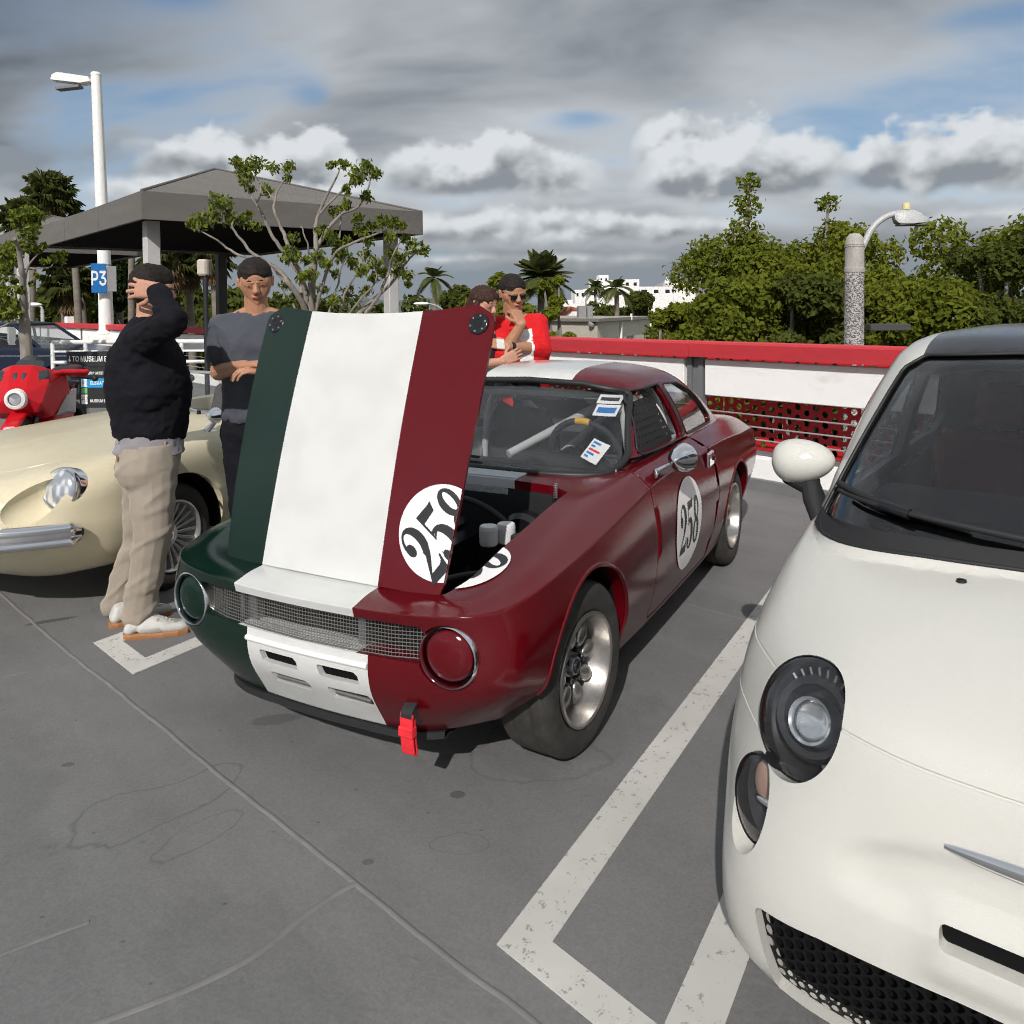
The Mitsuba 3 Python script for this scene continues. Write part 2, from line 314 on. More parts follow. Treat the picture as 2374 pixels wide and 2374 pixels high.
bead('deck_seam', '', [(-.441, 2.131), (-.501, 2.076), (-.565, 1.994), (-.602, 1.935), (-.66, 1.867), (-.753, 1.80), (-.84, 1.752), (-1.1, 1.62), (-1.6, 1.25)], .011, .005)
bead('deck_seam', '', [(-1.975, 3.556), (-2.211, 3.381), (-2.7, 3.1), (-3.6, 2.3)], .008, .003)
bead('deck_seam', '', [(.55, 4.50), (.905, 4.194), (1.15, 3.971), (1.6, 3.55), (2.6, 2.5)], .007, .0025)
bead('deck_seam', '', [(-1.1, 2.0), (-2.2, 1.2), (-3.2, .2)], .008, .003)

# ---- parapet: kerb, boards, posts, red cap, cables, perforated screens
M('wall_white', P(lambda p, n, uv: mix((.80, .80, .77), (.66, .655, .62), smoothstep(.58, .86, fbm(p.x * 5, p.y * 5, p.z * 9, 4)))), .6)
M('cap_red', P(lambda p, n, uv: mix((.50, .030, .040), (.40, .028, .036), fbm(p.x * 3, p.y * 3, p.z * 14, 3))), .55)
M('screen_red', (.42, .010, .016), .5)
M('post_grey', (.16, .165, .17), .5, .2)
M('kerb_grey', P(lambda p, n, uv: mix((.12, .125, .125), (.17, .17, .165), fbm(p.x * 5, p.y * 5, p.z * 5))), .7)
M('galvanised', P(lambda p, n, uv: mix((.34, .35, .35), (.48, .48, .47), fbm(p.x * 9, p.y * 9, p.z * 9))), .45, .5)
W = thing('parapet_wall', 'white boarded parapet with a continuous red cap rail along the deck edge', 'wall')
SP, S0 = 5.36, 2.49
ks = range(-7, 5)
x0, x1 = S0 + SP * ks[0], S0 + SP * ks[-1]
add(W + '__kerb', cat(bx([x0, .0, 0], [x1, .40, .095]),), 'kerb_grey', False, WF)
for k in list(ks)[:-1]:
    a = S0 + SP * k
    add(W + '__low_wall', bx([a + .004, .03, .095], [a + SP - .004, .16, .275], .006), 'wall_white', False, WF)
    add(W + '__board', bx([a + .115, .02, .782], [a + SP - .115, .085, 1.108], .006), 'wall_white', False, WF)
    prof = Polygon([(-.07, 1.132), (-.075, 1.25), (-.05, 1.268), (.18, 1.268), (.20, 1.25), (.20, 1.132)])
    add(W + '__cap_rail', tm(prism(prof, a + .002, a + SP - .002, 'x')), 'cap_red', False, WF)
    for dz in (.636, .530, .421): add(W + '__cable', cyl([a, .10, dz], [a + SP, .10, dz], .007, n=6), 'galvanised', 40, WF)
add(W + '__ledge', bx([x0, .16, .20], [x1, .55, .245]), 'kerb_grey', False, WF)
for k in ks:
    a = S0 + SP * k
    add(W + '__post', cat(bx([a - .085, .03, .095], [a - .035, .10, 1.132]), bx([a + .035, .03, .095], [a + .085, .10, 1.132]), bx([a - .085, .055, .3], [a + .085, .07, 1.132])), 'post_grey', False, WF)
    add(W + '__bracket', tm(prism(Polygon([(.10, .24), (.52, .24), (.52, .34), (.10, .72)]), a - .02, a + .02, 'x')), 'post_grey', False, WF)
for k in (-2, -1, 0, 1):
    a = S0 + SP * k
    for h in range(4):
        xa, xb = a + h * SP / 4 + .01, a + (h + 1) * SP / 4 - .01
        pnl = sbox(xa, .255, xb, 1.12); holes = []
        for i, x in enumerate(np.arange(xa + .07, xb - .03, .085)):
            for z in np.arange(.31 + (.047 if i % 2 else 0), 1.08, .094): holes.append(Point(x, z).buffer(.029, quad_segs=3))
        add(W + '__screen_panel', tm(extr(pnl.difference(unary_union(holes)), .004)).apply_transform(np.array([[1, 0, 0, 0], [0, 0, 1, .50], [0, 1, 0, 0], [0, 0, 0, 1.0]])), 'screen_red', False, WF)
single('white_box', 'small white box standing on the far red cap rail', 'box', bx([-.16, -.1, 0], [.16, .1, .20], .01), 'wall_white', False, Frame(*at(131, 605, 24.2)[:2], .84, 1.268))

# ---- ground beyond, hills
M('street_ground', P(lambda p, n, uv: mix((.07, .075, .05), (.16, .15, .12), fbm(p.x * .05, p.y * .05, 0, 4))), .9)
g = trimesh.creation.box(bounds=[[-4000, -1500, -9.2], [4000, 5200, -9.0]]); add('street_level_ground', g, 'street_ground', False, kind='structure')
def hill(name, az0, az1, dist, hfun, mat, depth=500):
    a = np.linspace(az0, az1, 140); rows = []
    for t in np.linspace(0, 1, 14):
        h = -9 + (hfun(a) + 9) * math.sin(t * math.pi / 2) ** 1.2; d = dist + t * depth
        rows.append(np.stack([np.sin(a) * d, np.cos(a) * d, h], -1))
    for t in (1.0,): rows.append(np.stack([np.sin(a) * (dist + depth * 1.6), np.cos(a) * (dist + depth * 1.6), -9 + 0 * a], -1))
    R_ = np.array(rows); n = len(a); i, j = np.meshgrid(np.arange(len(R_) - 1), np.arange(n - 1), indexing='ij')
    f = quads(np.stack([i * n + j, i * n + j + 1, (i + 1) * n + j + 1, (i + 1) * n + j], -1).reshape(-1, 4))
    m = trimesh.Trimesh(R_.reshape(-1, 3), f, process=False)
    if m.face_normals[:, 2].mean() < 0: m.invert()
    add(name, m, mat, True, kind='structure')
M('hill_scrub', P(lambda p, n, uv: mix((.035, .05, .045), (.085, .095, .075), fbm(p.x * .02, p.y * .02, p.z * .03, 5))), .95)
nz1 = lambda a: meshkit.fbm(np.c_[a * 14, a * 0, a * 0], 4, 3)
hill('far_hills', -1.1, 1.1, 1500, lambda a: 4 + 34 * nz1(a) * np.exp(-((a + .12) / .35) ** 2) + 12 * nz1(a + 3), 'hill_scrub', 700)

# ---- leaves, branches
def leaf_bsdf(name, c0, c1, trans=.5, rough=.45, scale=3.0):
    c2 = tuple(float(v) * 1.25 for v in c1)
    scene[name] = {'type': 'principledthin', 'base_color': P(lambda p, n, uv: mix(mix(c0, c1, fbm(p.x * scale, p.y * scale, p.z * scale, 3)), c2, smoothstep(.72, .95, noise(p.x * 37, p.y * 37, p.z * 37)))), 'roughness': rough, 'diff_trans': trans, 'spec_trans': 0.0}
leaf_bsdf('leaf_tree', (.095, .125, .016), (.225, .25, .036), .9)
leaf_bsdf('leaf_tree_dark', (.05, .066, .016), (.125, .145, .032), .8)
leaf_bsdf('leaf_tree_yellow', (.115, .150, .016), (.24, .26, .035), .85)
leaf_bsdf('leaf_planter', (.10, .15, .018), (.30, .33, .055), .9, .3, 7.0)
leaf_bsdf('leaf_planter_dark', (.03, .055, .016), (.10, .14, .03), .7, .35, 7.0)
leaf_bsdf('leaf_palm', (.050, .066, .018), (.115, .130, .040), .6)
leaf_bsdf('leaf_dead', (.13, .090, .045), (.26, .19, .10), .3, .7)
leaf_bsdf('leaf_cypress', (.014, .024, .010), (.032, .046, .016), .3)
M('bark_grey', P(lambda p, n, uv: mix((.13, .115, .095), (.30, .275, .235), fbm(p.x * 26, p.y * 26, p.z * 9, 4))), .85)
M('bark_palm', P(lambda p, n, uv: mix((.12, .10, .08), (.24, .21, .17), fbm(p.x * 3, p.y * 3, p.z * 9, 3))), .9)
def leaves(cent, size, out=None, seed=0, long=1.7, droop=.0, jitter=.9):
    r = np.random.default_rng(seed); n = len(cent)
    nrm = r.normal(size=(n, 3)) * jitter + (out if out is not None else 0) + [0, 0, .35]
    nrm /= np.linalg.norm(nrm, axis=1, keepdims=True) + 1e-9
    d = r.normal(size=(n, 3)) + [0, 0, -droop]; d -= nrm * (d * nrm).sum(1, keepdims=True); d /= np.linalg.norm(d, axis=1, keepdims=True) + 1e-9
    s = np.cross(nrm, d); sz = size * r.uniform(.65, 1.3, (n, 1))
    a = cent - d * sz * long / 2; b = cent + d * sz * long / 2; l = cent + s * sz * .5 + nrm * sz * .14; q = cent - s * sz * .5 + nrm * sz * .14
    v = np.stack([a, l, b, q], 1).reshape(-1, 3); k = np.arange(n)[:, None] * 4
    return trimesh.Trimesh(v, np.vstack([k + [0, 1, 2], k + [0, 2, 3]]), process=False)
def clumps(cs, rs, per, seed, flat=.8, shell=.55):
    r = np.random.default_rng(seed); P_, O = [], []
    for c, rad in zip(cs, rs):
        m = max(6, int(per * (rad / np.mean(rs)) ** 2)); d = r.normal(size=(m, 3)); d /= np.linalg.norm(d, axis=1, keepdims=True)
        q = r.uniform(shell, 1.05, (m, 1)) ** .8; P_.append(c + d * q * rad * [1, 1, flat]); O.append(d * [1, 1, .9])
    return np.vstack(P_), np.vstack(O)
def tree(name, label, base, H_, wid, mat, nleaf=7000, size=.13, seed=1, group=None, nclump=34, spires=(), low=.25):
    """A broad tree: base point on the ground, crown from low*H to H, wid across."""
    t = thing(name, label, 'tree', group); r = np.random.default_rng(seed); base = np.asarray(base, float)
    cs, rs = [], []
    for i in range(nclump):
        u = r.uniform(0, 1); z = low + (1 - low) * u; w = wid / 2 * (1 - abs((u - .42) / .62) ** 2.2) ** .5 if abs((u - .42) / .62) < 1 else wid * .06
        a = r.uniform(0, 2 * math.pi); q = math.sqrt(r.uniform(.15, 1)); cs.append(base + [math.cos(a) * w * q, math.sin(a) * w * q * .8, z * H_]); rs.append(wid * r.uniform(.09, .17))
    for sx, sz, sr in spires: cs.append(base + [sx, 0, sz]); rs.append(sr)
    br = [tube(spline([base, base + [0, 0, H_ * .25], base + [.1 * wid * r.normal(), 0, H_ * .6]], 10), np.linspace(.035 * H_, .012 * H_, 10) * .6, 7)]
    for c in cs[::2]: 
        b0 = base + [0, 0, H_ * r.uniform(.15, .45)]; br.append(tube(spline([b0, (b0 + c) / 2 + r.normal(size=3) * .2 + [0, 0, -.2], c], 8), np.linspace(.009 * H_, .003 * H_, 8), 5))
    add(t + '__trunk', cat(*br), 'bark_grey', 60)
    p, o = clumps(cs, rs, nleaf / len(cs), seed + 5)
    p = p + (np.random.default_rng(seed + 9).normal(size=p.shape)) * wid * .012
    add(t + '__crown', leaves(p, size, o * 1.0, seed + 2), mat, False)
    return t
def pinnate(base, dirv, L, droop, nl=34, lw=.03, ll=.42, seed=0, drop=.5):
    """One feather frond: midrib arching from base, two rows of leaflets."""
    r = np.random.default_rng(seed); d = np.asarray(dirv, float); d /= np.linalg.norm(d)
    s = np.linspace(0, 1, 14); mid = base + d * (s * L)[:, None] + np.array([0, 0, -1.0]) * (droop * L * s ** 2.1)[:, None]
    rib = tube(mid, np.linspace(.012, .003, 14) * L, 4, caps=False); V_, F_ = [], []
    t = np.gradient(mid, axis=0); t /= np.linalg.norm(t, axis=1, keepdims=True)
    for q in np.linspace(.10, 1, nl):
        c = np.array([np.interp(q, s, mid[:, k]) for k in range(3)]); tt = np.array([np.interp(q, s, t[:, k]) for k in range(3)])
        side = np.cross(tt, [0, 0, 1.0]); side /= np.linalg.norm(side) + 1e-9; up = np.cross(side, tt)
        l = ll * L * math.sin(math.pi * (.15 + .8 * q)) * r.uniform(.85, 1.1)
        for sg in (1, -1):
            e = c + (side * sg * .8 + tt * .55 + up * (.25 if sg > 0 else .25)) * l + [0, 0, -drop * l]
            m_ = (c + e) / 2 + up * .06 * l; k = len(V_); w = tt * lw * L
            V_ += [c - w * .5, c + w * .5, m_ + w * .8, m_ - w * .8, e]; F_ += [[k, k + 1, k + 2], [k, k + 2, k + 3], [k + 3, k + 2, k + 4]]
    return rib, trimesh.Trimesh(np.array(V_), np.array(F_), process=False)
def feather_palm(name, label, base, top, L, n, seed, droop=(.25, .75), group=None, trunk_r=.18):
    t = thing(name, label, 'palm tree', group); r = np.random.default_rng(seed); base, top = np.asarray(base, float), np.asarray(top, float)
    add(t + '__trunk', tube(spline([base, base * .5 + top * .5 + [r.normal() * .15, 0, 0], top], 14), np.linspace(trunk_r, trunk_r * .75, 14), 9), 'bark_palm', 60)
    lf = []
    for i in range(n):
        a = 2.4 * i + r.normal() * .2; u = (i + .5) / n; el = 1.35 - 1.75 * u + r.normal() * .08
        rib, l = pinnate(top + [0, 0, .1 * L], [math.cos(a) * math.cos(el), math.sin(a) * math.cos(el), math.sin(el)], L * r.uniform(.85, 1.1), np.interp(u, [0, 1], droop), seed=seed * 50 + i); lf += [l, rib]
    add(t + '__crown', cat(*lf), 'leaf_palm', False)
def fan_palm(name, label, base, top, R, seed, n=46, skirt=1.0, group=None, trunk_r=.2):
    t = thing(name, label, 'palm tree', group); r = np.random.default_rng(seed); base, top = np.asarray(base, float), np.asarray(top, float)
    add(t + '__trunk', tube(spline([base, base * .6 + top * .4 + [r.normal() * .25, 0, 0], top], 16), np.linspace(trunk_r * 1.1, trunk_r * .8, 16), 9), 'bark_palm', 60)
    def fan(c, d, rad, seed_, fold=.35):
        rr = np.random.default_rng(seed_); d = d / np.linalg.norm(d); s = np.cross(d, [0, 0, 1.0]); s /= np.linalg.norm(s) + 1e-9; u = np.cross(s, d); V_, F_ = [], []
        for a in np.linspace(-1.9, 1.9, 13):
            e = c + (d * math.cos(a) + s * math.sin(a)) * rad * rr.uniform(.8, 1.05) * (1 - .12 * abs(a)) + [0, 0, -.30 * rad * abs(math.sin(a)) - .18 * rad]
            m_ = c + (d * math.cos(a) + s * math.sin(a)) * rad * .55; w = (s * math.cos(a) - d * math.sin(a)) * rad * .075; k = len(V_)
            V_ += [c, m_ - w, e, m_ + w + u * .02 * rad]; F_ += [[k, k + 1, k + 2], [k, k + 2, k + 3]]
        return trimesh.Trimesh(np.array(V_), np.array(F_), process=False)
    live, dead, st = [], [], []
    for i in range(n):
        a = 2.4 * i + r.normal() * .3; u = (i + .5) / n; el = 1.5 - 2.15 * u + r.normal() * .12; d = np.array([math.cos(a) * math.cos(el), math.sin(a) * math.cos(el), math.sin(el)])
        c = top + [0, 0, .05 * R] + d * R * r.uniform(.45, .62); st.append(tube([top, c], [.02 * R, .01 * R], 3, caps=False)); live.append(fan(c, d, R * r.uniform(.40, .55), seed * 77 + i))
    for i in range(int(26 * skirt)):
        a = 2.4 * i; z = r.uniform(0, 1); d = np.array([math.cos(a) * .55, math.sin(a) * .55, -1.0]); c = top + [math.cos(a) * R * .22, math.sin(a) * R * .22, -R * (.05 + .75 * z)]; dead.append(fan(c, d, R * .5 * (1.1 - .5 * z), seed * 99 + i))
    add(t + '__crown', cat(*live, *st), 'leaf_palm', False)
    if dead: add(t + '__dead_skirt', cat(*dead), 'leaf_dead', False)
# ---- trees and palms beyond the parapet
GZ = -9.0
def gnd(vx, Y): p = at(vx, 600, Y); return np.array([p[0], p[1], GZ])
def top_h(vx, vy, Y): return at(vx, vy, Y)[2] - GZ
TR = [ # vx, top vy, depth, width, leaf, label
 (1392, 475, 22, 4.8, 'leaf_tree', 'green tree with a thin leafy spire, left end of the row beyond the right-hand parapet', [(.25, 13.4, .40), (.15, 12.7, .48), (.3, 14.0, .30), (.2, 12.0, .6)]),
 (1470, 470, 23, 5.0, 'leaf_tree', 'rounded green tree just left of the concrete lamp post', ()),
 (1575, 445, 21, 4.6, 'leaf_tree', 'yellowish green tree whose topmost tuft rises beside the dome of the concrete lamp post', [(-.2, 13.3, .28), (-.1, 12.7, .2)]),
 (1690, 440, 20, 4.6, 'leaf_tree_yellow', 'yellow-green tree right behind the head of the curved street lamp', ()),
 (1800, 450, 20, 4.4, 'leaf_tree', 'green tree rising above the roof of the small white hatchback', ()),
 (1895, 455, 18, 4.0, 'leaf_tree_dark', 'dark tree with a bare pale branch at the right edge', [(-.6, 11.7, .3)]),
 (1985, 430, 19, 4.8, 'leaf_tree', 'green tree partly cut by the right edge of the view', ()),
 (1283, 560, 19, 1.9, 'leaf_tree_yellow', 'light yellow-green bushy tree beside the low beige building', ()),
 (1385, 545, 17, 3.6, 'leaf_tree', 'low green tree directly behind the white board right of the parapet post', ()),
 (1520, 540, 16.5, 3.4, 'leaf_tree_dark', 'low dark green tree left of the concrete lamp post foot', ()),
 (1740, 545, 16, 3.6, 'leaf_tree', 'low green tree close behind the red rail at the white hatchback', ()),
 (1860, 560, 15.5, 3.4, 'leaf_tree_dark', 'low dark tree behind the roof of the white hatchback', ()),
 (1037, 522, 30, 1.8, 'leaf_tree_yellow', 'narrow bright green tree right of the man in the red shirt', ()),
 (945, 525, 40, 4.6, 'leaf_tree', 'green trees crown showing left of the heads of the couple', ()),
 (872, 540, 60, 5.5, 'leaf_tree_dark', 'dark round tree behind the lone feather palm', ()),
 (1196, 560, 60, 5.5, 'leaf_tree_dark', 'dark tree right of the small feather palm before the white complex', ()),
 (1112, 580, 70, 8.0, 'leaf_tree_dark', 'wide dark tree behind the red tiled roof', ()),
]
for i, (vx, vy, Y, w, mt, lb, sp) in enumerate(TR):
    H_ = top_h(vx, vy, Y); b = gnd(vx, Y)
    big = Y < 25
    tree('broadleaf_tree', lb, b, H_, w, mt, 24000 if big else 6000, (.088 if big else .13) * (1.0 if Y < 35 else 1.9), 31 + i * 7, 'broadleaf trees beyond the parapet', nclump=46 if big else 26, spires=sp, low=.48 if big else .35)
pb = spline([at(1770, 640, 17.8), at(1830, 610, 17.9), at(1875, 570, 18.0), at(1905, 535, 18.0)], 12)
add('broadleaf_tree_005__dead_branch', tube(pb, np.linspace(.035, .018, 12), 6), 'bark_grey', 60)
dk = [(20, 575, 44, 9), (120, 548, 46, 12), (215, 560, 48, 9), (270, 555, 52, 10), (330, 565, 46, 10), (440, 568, 55, 11), (70, 565, 60, 12), (560, 575, 70, 12), (640, 580, 75, 12), (760, 575, 85, 11), (690, 586, 60, 8)]
dl = ['dark tree behind the far left end of the parapet', 'broad dark tree between the leaning palm trunks at left', 'dark tree behind the blue parking sign', 'dark tree right of the tall cypress', 'dark tree behind the raised arm of the man in black', 'dark tree behind the black post with a beige box', 'dark tree far left behind the navy saloon', 'dark tree low behind the planter tree branches', 'dark tree behind the right part of the planter tree', 'dark tree below the far hill with white houses', 'low dark tree left of the right canopy column']
for i, ((vx, vy, Y, w), lb) in enumerate(zip(dk, dl)):
    tree('dark_tree', lb, gnd(vx, Y), top_h(vx, vy, Y), w, 'leaf_tree_dark', 4200, .42, 301 + i * 5, 'dark trees behind the canopy side', nclump=24, low=.1)
fan_palm('fan_palm', 'tall fan palm with a brown skirt left of the white lamp post', gnd(118, 40), at(93, 372, 40), 1.55, 3, group='fan palms behind the canopy')
fan_palm('fan_palm', 'fan palm with a wide green crown at the far left above the grey roof edge', gnd(66, 36), at(40, 415, 36), 1.25, 5, group='fan palms behind the canopy')
fan_palm('fan_palm', 'fan palm tip peeping over the left edge of the canopy roof', gnd(170, 42), at(133, 410, 42), .9, 6, n=30, skirt=.3, group='fan palms behind the canopy')
fan_palm('fan_palm', 'short fan palm below the canopy left of the parking sign', gnd(122, 38), at(130, 535, 38), 1.5, 8, skirt=.3, group='fan palms behind the canopy')
fan_palm('fan_palm', 'fan palm partly hidden right of the tall cypress', gnd(232, 40), at(228, 512, 40), 1.0, 9, n=34, skirt=.5, group='fan palms behind the canopy')
fan_palm('fan_palm', 'fan palm with a shaggy skirt behind the front canopy column', gnd(345, 34), at(318, 485, 34), 1.5, 12, skirt=1.4, group='fan palms behind the canopy')
fan_palm('fan_palm', 'fan palm whose leaning trunk ends above the raised hand', gnd(330, 36), at(352, 490, 36), 1.4, 13, skirt=1.3, group='fan palms behind the canopy')
fan_palm('fan_palm', 'fan palm with dry fronds behind the black post', gnd(404, 34), at(402, 488, 34), 1.2, 14, skirt=1.4, group='fan palms behind the canopy')
for i, (a, b, lb) in enumerate((((149, 620), (135, 430), 'thin leaning palm trunk below the canopy left of the parking sign'), ((60, 600), (66, 440), 'slim palm trunk at the far left beside the canopy column'), ((248, 560), (250, 430), 'slender bare trunk right of the white lamp post'))):
    p0, p1 = at(*a, 35), at(*b, 35); p0[2] = GZ; single('palm_trunk', lb, 'palm trunk', tube(spline([p0, at(*a, 35), p1], 12), np.linspace(.2, .13, 12), 8), 'bark_palm', 60)
cy = thing('cypress', 'tall narrow dark cypress right of the white lamp post', 'tree'); b = gnd(212, 38); ct = at(210, 455, 38)
add(cy + '__trunk', tube([b, [b[0], b[1], ct[2] - .5]], [.16, .03], 6), 'bark_palm', 60)
r_ = np.random.default_rng(5); zz = r_.uniform(0, 1, 6000) ** .9; rad = .78 * np.interp(zz, [0, .15, .5, .85, 1], [.55, 1, .9, .42, .04]) * r_.uniform(.7, 1.05, 6000); an = r_.uniform(0, 6.283, 6000)
zlo = at(212, 585, 38)[2]; pts = np.stack([b[0] + rad * np.cos(an), b[1] + rad * np.sin(an), zlo + zz * (ct[2] - zlo)], -1)
add(cy + '__crown', leaves(pts, .14, np.stack([np.cos(an), np.sin(an), .4 + 0 * an], -1), 4, long=2.4, droop=-2), 'leaf_cypress', False)
feather_palm('feather_palm', 'small drooping feather palm alone against the sky left of the couple', gnd(822, 50), at(819, 528, 50), 1.35, 11, 21, (.25, .85), 'feather palms beyond the parapet')
feather_palm('feather_palm', 'round headed date palm above the head of the man in red', gnd(1030, 55), at(1022, 530, 55), 2.35, 46, 22, (.15, .55), 'feather palms beyond the parapet', trunk_r=.3)
feather_palm('feather_palm', 'slim feather palm in front of the white hillside complex', gnd(1160, 45), at(1163, 548, 45), 1.25, 11, 23, (.3, .95), 'feather palms beyond the parapet')
feather_palm('feather_palm', 'tiny palm on the skyline before the stepped white building', gnd(1123, 90), at(1122, 544, 90), 1.6, 14, 24, (.3, .9), 'feather palms beyond the parapet')

# ---- buildings
M('stucco_beige', P(lambda p, n, uv: mix((.52, .48, .40), (.44, .405, .335), fbm(p.x * 1.5, p.y * 1.5, p.z * 1.5, 3))), .8)
M('stucco_white', (.74, .73, .70), .7)
M('stone_grey', (.22, .20, .195), .8)
M('roof_tile', P(lambda p, n, uv: mix((.28, .085, .045), (.40, .14, .07), noise(p.x * 2, p.y * 2, p.z * 6))), .8)
M('roof_gravel', (.20, .185, .165), .9)
M('window_dark', (.02, .022, .026), .15)
M('unit_grey', (.22, .225, .22), .6)
def fbox(vx0, vy0, vx1, vy1, Y, depth, zb=None):
    """A block whose camera side spans these pixel columns and heights at distance Y."""
    a, b = at(vx0, vy0, Y), at(vx1, vy1, Y); lo = [min(a[0], b[0]), Y, b[2] if zb is None else zb]; hi = [max(a[0], b[0]), Y + depth, a[2]]
    return np.array(lo), np.array(hi)
lb_ = thing('low_building', 'low beige flat-roofed building just beyond the red rail', 'building')
Yb = 36.0; c0, c1, c2 = at(1060, 607, Yb), at(1127, 607, Yb - 2.2), at(1226, 603, Yb + 8)
ft = Polygon([c0[:2], c1[:2], c2[:2], c2[:2] + [-4.2, 6], c0[:2] + [-4, 8]])
zt = c1[2]
add(lb_ + '__wall', extr(ft, zt - GZ, GZ), 'stucco_beige', False)
add(lb_ + '__roof', extr(ft.buffer(.18, join_style=2), .14, zt), 'roof_gravel', False)
dvec = (c2 - c1); dvec[2] = 0; Lb = np.linalg.norm(dvec); dvec /= Lb; nv = np.array([dvec[1], -dvec[0], 0])
wf = np.eye(4); wf[:3, :3] = np.stack([dvec, -nv, [0, 0, 1]], 1); wf[:3, 3] = [c1[0], c1[1], 0]
for u in (.18, .47):
    k = uniq(lb_ + '__window'); add(k, bx([Lb * u, -.03, zt - 2.0], [Lb * u + 1.5, .05, zt - .8]), 'window_dark', False, wf); add(k + '__frame', cat(bx([Lb * u - .06, -.05, zt - 2.06], [Lb * u, .03, zt - .74]), bx([Lb * u + 1.5, -.05, zt - 2.06], [Lb * u + 1.56, .03, zt - .74]), bx([Lb * u, -.05, zt - .8], [Lb * u + 1.5, .03, zt - .74]), bx([Lb * u + .72, -.05, zt - 2.0], [Lb * u + .77, .03, zt - .8])), 'unit_grey', False, wf)
add(lb_ + '__downpipe', cat(bx([Lb * .36, -.12, zt - 4], [Lb * .36 + .09, -.02, zt - .1])), 'stucco_white', False, wf)
add(lb_ + '__wall_light', trimesh.creation.icosphere(2, .16).apply_translation(at(1116, 612, Yb - 1.9) + [0, -.1, 0]), 'unit_grey', 60)
add(lb_ + '__vent_pipe', cyl(at(1191, 604, Yb + 3), at(1191, 592, Yb + 3), .06, n=8), 'stucco_white', 40)
for (x0_, x1_, ytop) in ((1092, 1107, 577), (1108, 1119, 577)):
    lo, hi = fbox(x0_, ytop, x1_, 604, Yb + 1.5, 1.2); lo[2] = zt + .1; single('roof_unit', 'grey air conditioning unit on the low beige roof, ' + ('left one' if x0_ < 1100 else 'right one, narrower'), 'air conditioner', bx(lo, hi, .03), 'unit_grey', False)
hs_ = thing('tiled_house', 'white house with a red tiled gable roof behind the low beige building', 'house')
lo, hi = fbox(1062, 588, 1090, 640, 55, 7); lo[2] = GZ; add(hs_ + '__wall', bx(lo, hi), 'stucco_white', False)
p0, p1, p2, p3 = at(1052, 597, 54.6), at(1076, 578, 54.6), at(1102, 582, 54.6), at(1112, 598, 54.6)
rv = np.array([p0, p1, p2 + [0, 3, 0], p3 + [0, 3, .0], p0 + [0, 8, 0], p1 + [0, 8, 0], p2 + [0, 8, 0], p3 + [0, 8, 0]]); add(hs_ + '__roof', trimesh.convex.convex_hull(np.vstack([rv, rv - [0, 0, .15]])), 'roof_tile', False)
def block(name, label, parts, mat='stucco_white', win=None):
    t = thing(name, label, 'building')
    for (a, b, c, d, Y, dp) in parts:
        lo, hi = fbox(a, b, c, d, Y, dp); lo[2] = GZ; k = uniq(t + '__wall'); add(k, bx(lo, hi), mat, False); w = (hi[0] - lo[0])
        rows = int(max(1, (hi[2] - at(0, d, Y)[2]) // (Y * .0105))); cols = int(max(2, w // (Y * .014)))
        if win is None:
            for i in range(rows):
                for j in range(cols):
                    x = lo[0] + w * (j + .3) / cols; z = hi[2] - Y * .004 - i * Y * .0105
                    add(k + '__window', bx([x, lo[1] - .02 * Y / 100, z - Y * .0042], [x + w * .4 / cols, lo[1] + .5, z]), 'window_dark', False)
    return t
block('white_complex', 'stepped white hillside complex on the skyline right of the couple', [(1085, 547, 1104, 562, 300, 20), (1104, 545, 1180, 570, 310, 20), (1118, 529, 1168, 548, 316, 16), (1130, 519, 1148, 530, 322, 9), (1176, 527, 1206, 562, 318, 16), (1206, 541, 1270, 566, 325, 18)])
block('white_complex', 'pale building with a ragged top behind the spire tree', [(1268, 532, 1312, 560, 330, 20)])
block('white_house', 'low plain white building below the skyline left of the tiled house', [(1052, 573, 1090, 590, 150, 12), (1064, 566, 1080, 575, 153, 6)], win=0)
block('white_house', 'tiny white flat building below the far hills', [(778, 573, 806, 579, 420, 14)], win=0)
block('white_house', 'tiny white house high on the far hills', [(868, 571, 878, 576, 900, 14)], win=0)
tw = thing('stone_tower', 'tapered grey-brown tower block on the skyline beside the spire tree', 'building')
a, b = at(1296, 500, 700), at(1318, 500, 700); c, d = at(1293, 550, 700), at(1326, 550, 700)
add(tw + '__wall', trimesh.convex.convex_hull(np.array([a, b, a + [0, 18, 0], b + [0, 18, 0], [c[0], 700, GZ], [d[0], 700, GZ], [c[0], 724, GZ], [d[0], 724, GZ]])), 'stone_grey', False)
for i in range(6):
    x = a[0] + (b[0] - a[0]) * (i + .25) / 6; add(tw + '__window_strip', bx([x, 697.0, a[2] - 18], [x + 1.0, 699.4, a[2] - 3]), 'window_dark', False)
dm = thing('domed_tower', 'small white domed turret on a brown tiled roof on the skyline', 'building')
pt = at(1258, 528, 360); add(dm + '__wall', lathe(np.array([(1.3, -40 - pt[2]), (1.3, -2.2), (1.6, -2.0), (1.6, -1.4), (1.2, -1.3), (1.0, -.5), (.5, .1), (.12, .4), (.1, 1.6), (0, 1.7)]), 20).apply_translation(pt), 'stucco_white', 40)
q0 = at(1240, 541, 362); q1 = at(1282, 541, 362); add(dm + '__roof', trimesh.convex.convex_hull(np.array([q0, q1, q0 + [0, 14, 0], q1 + [0, 14, 0], at(1252, 531, 366), at(1270, 531, 366)])), 'stone_grey', False)
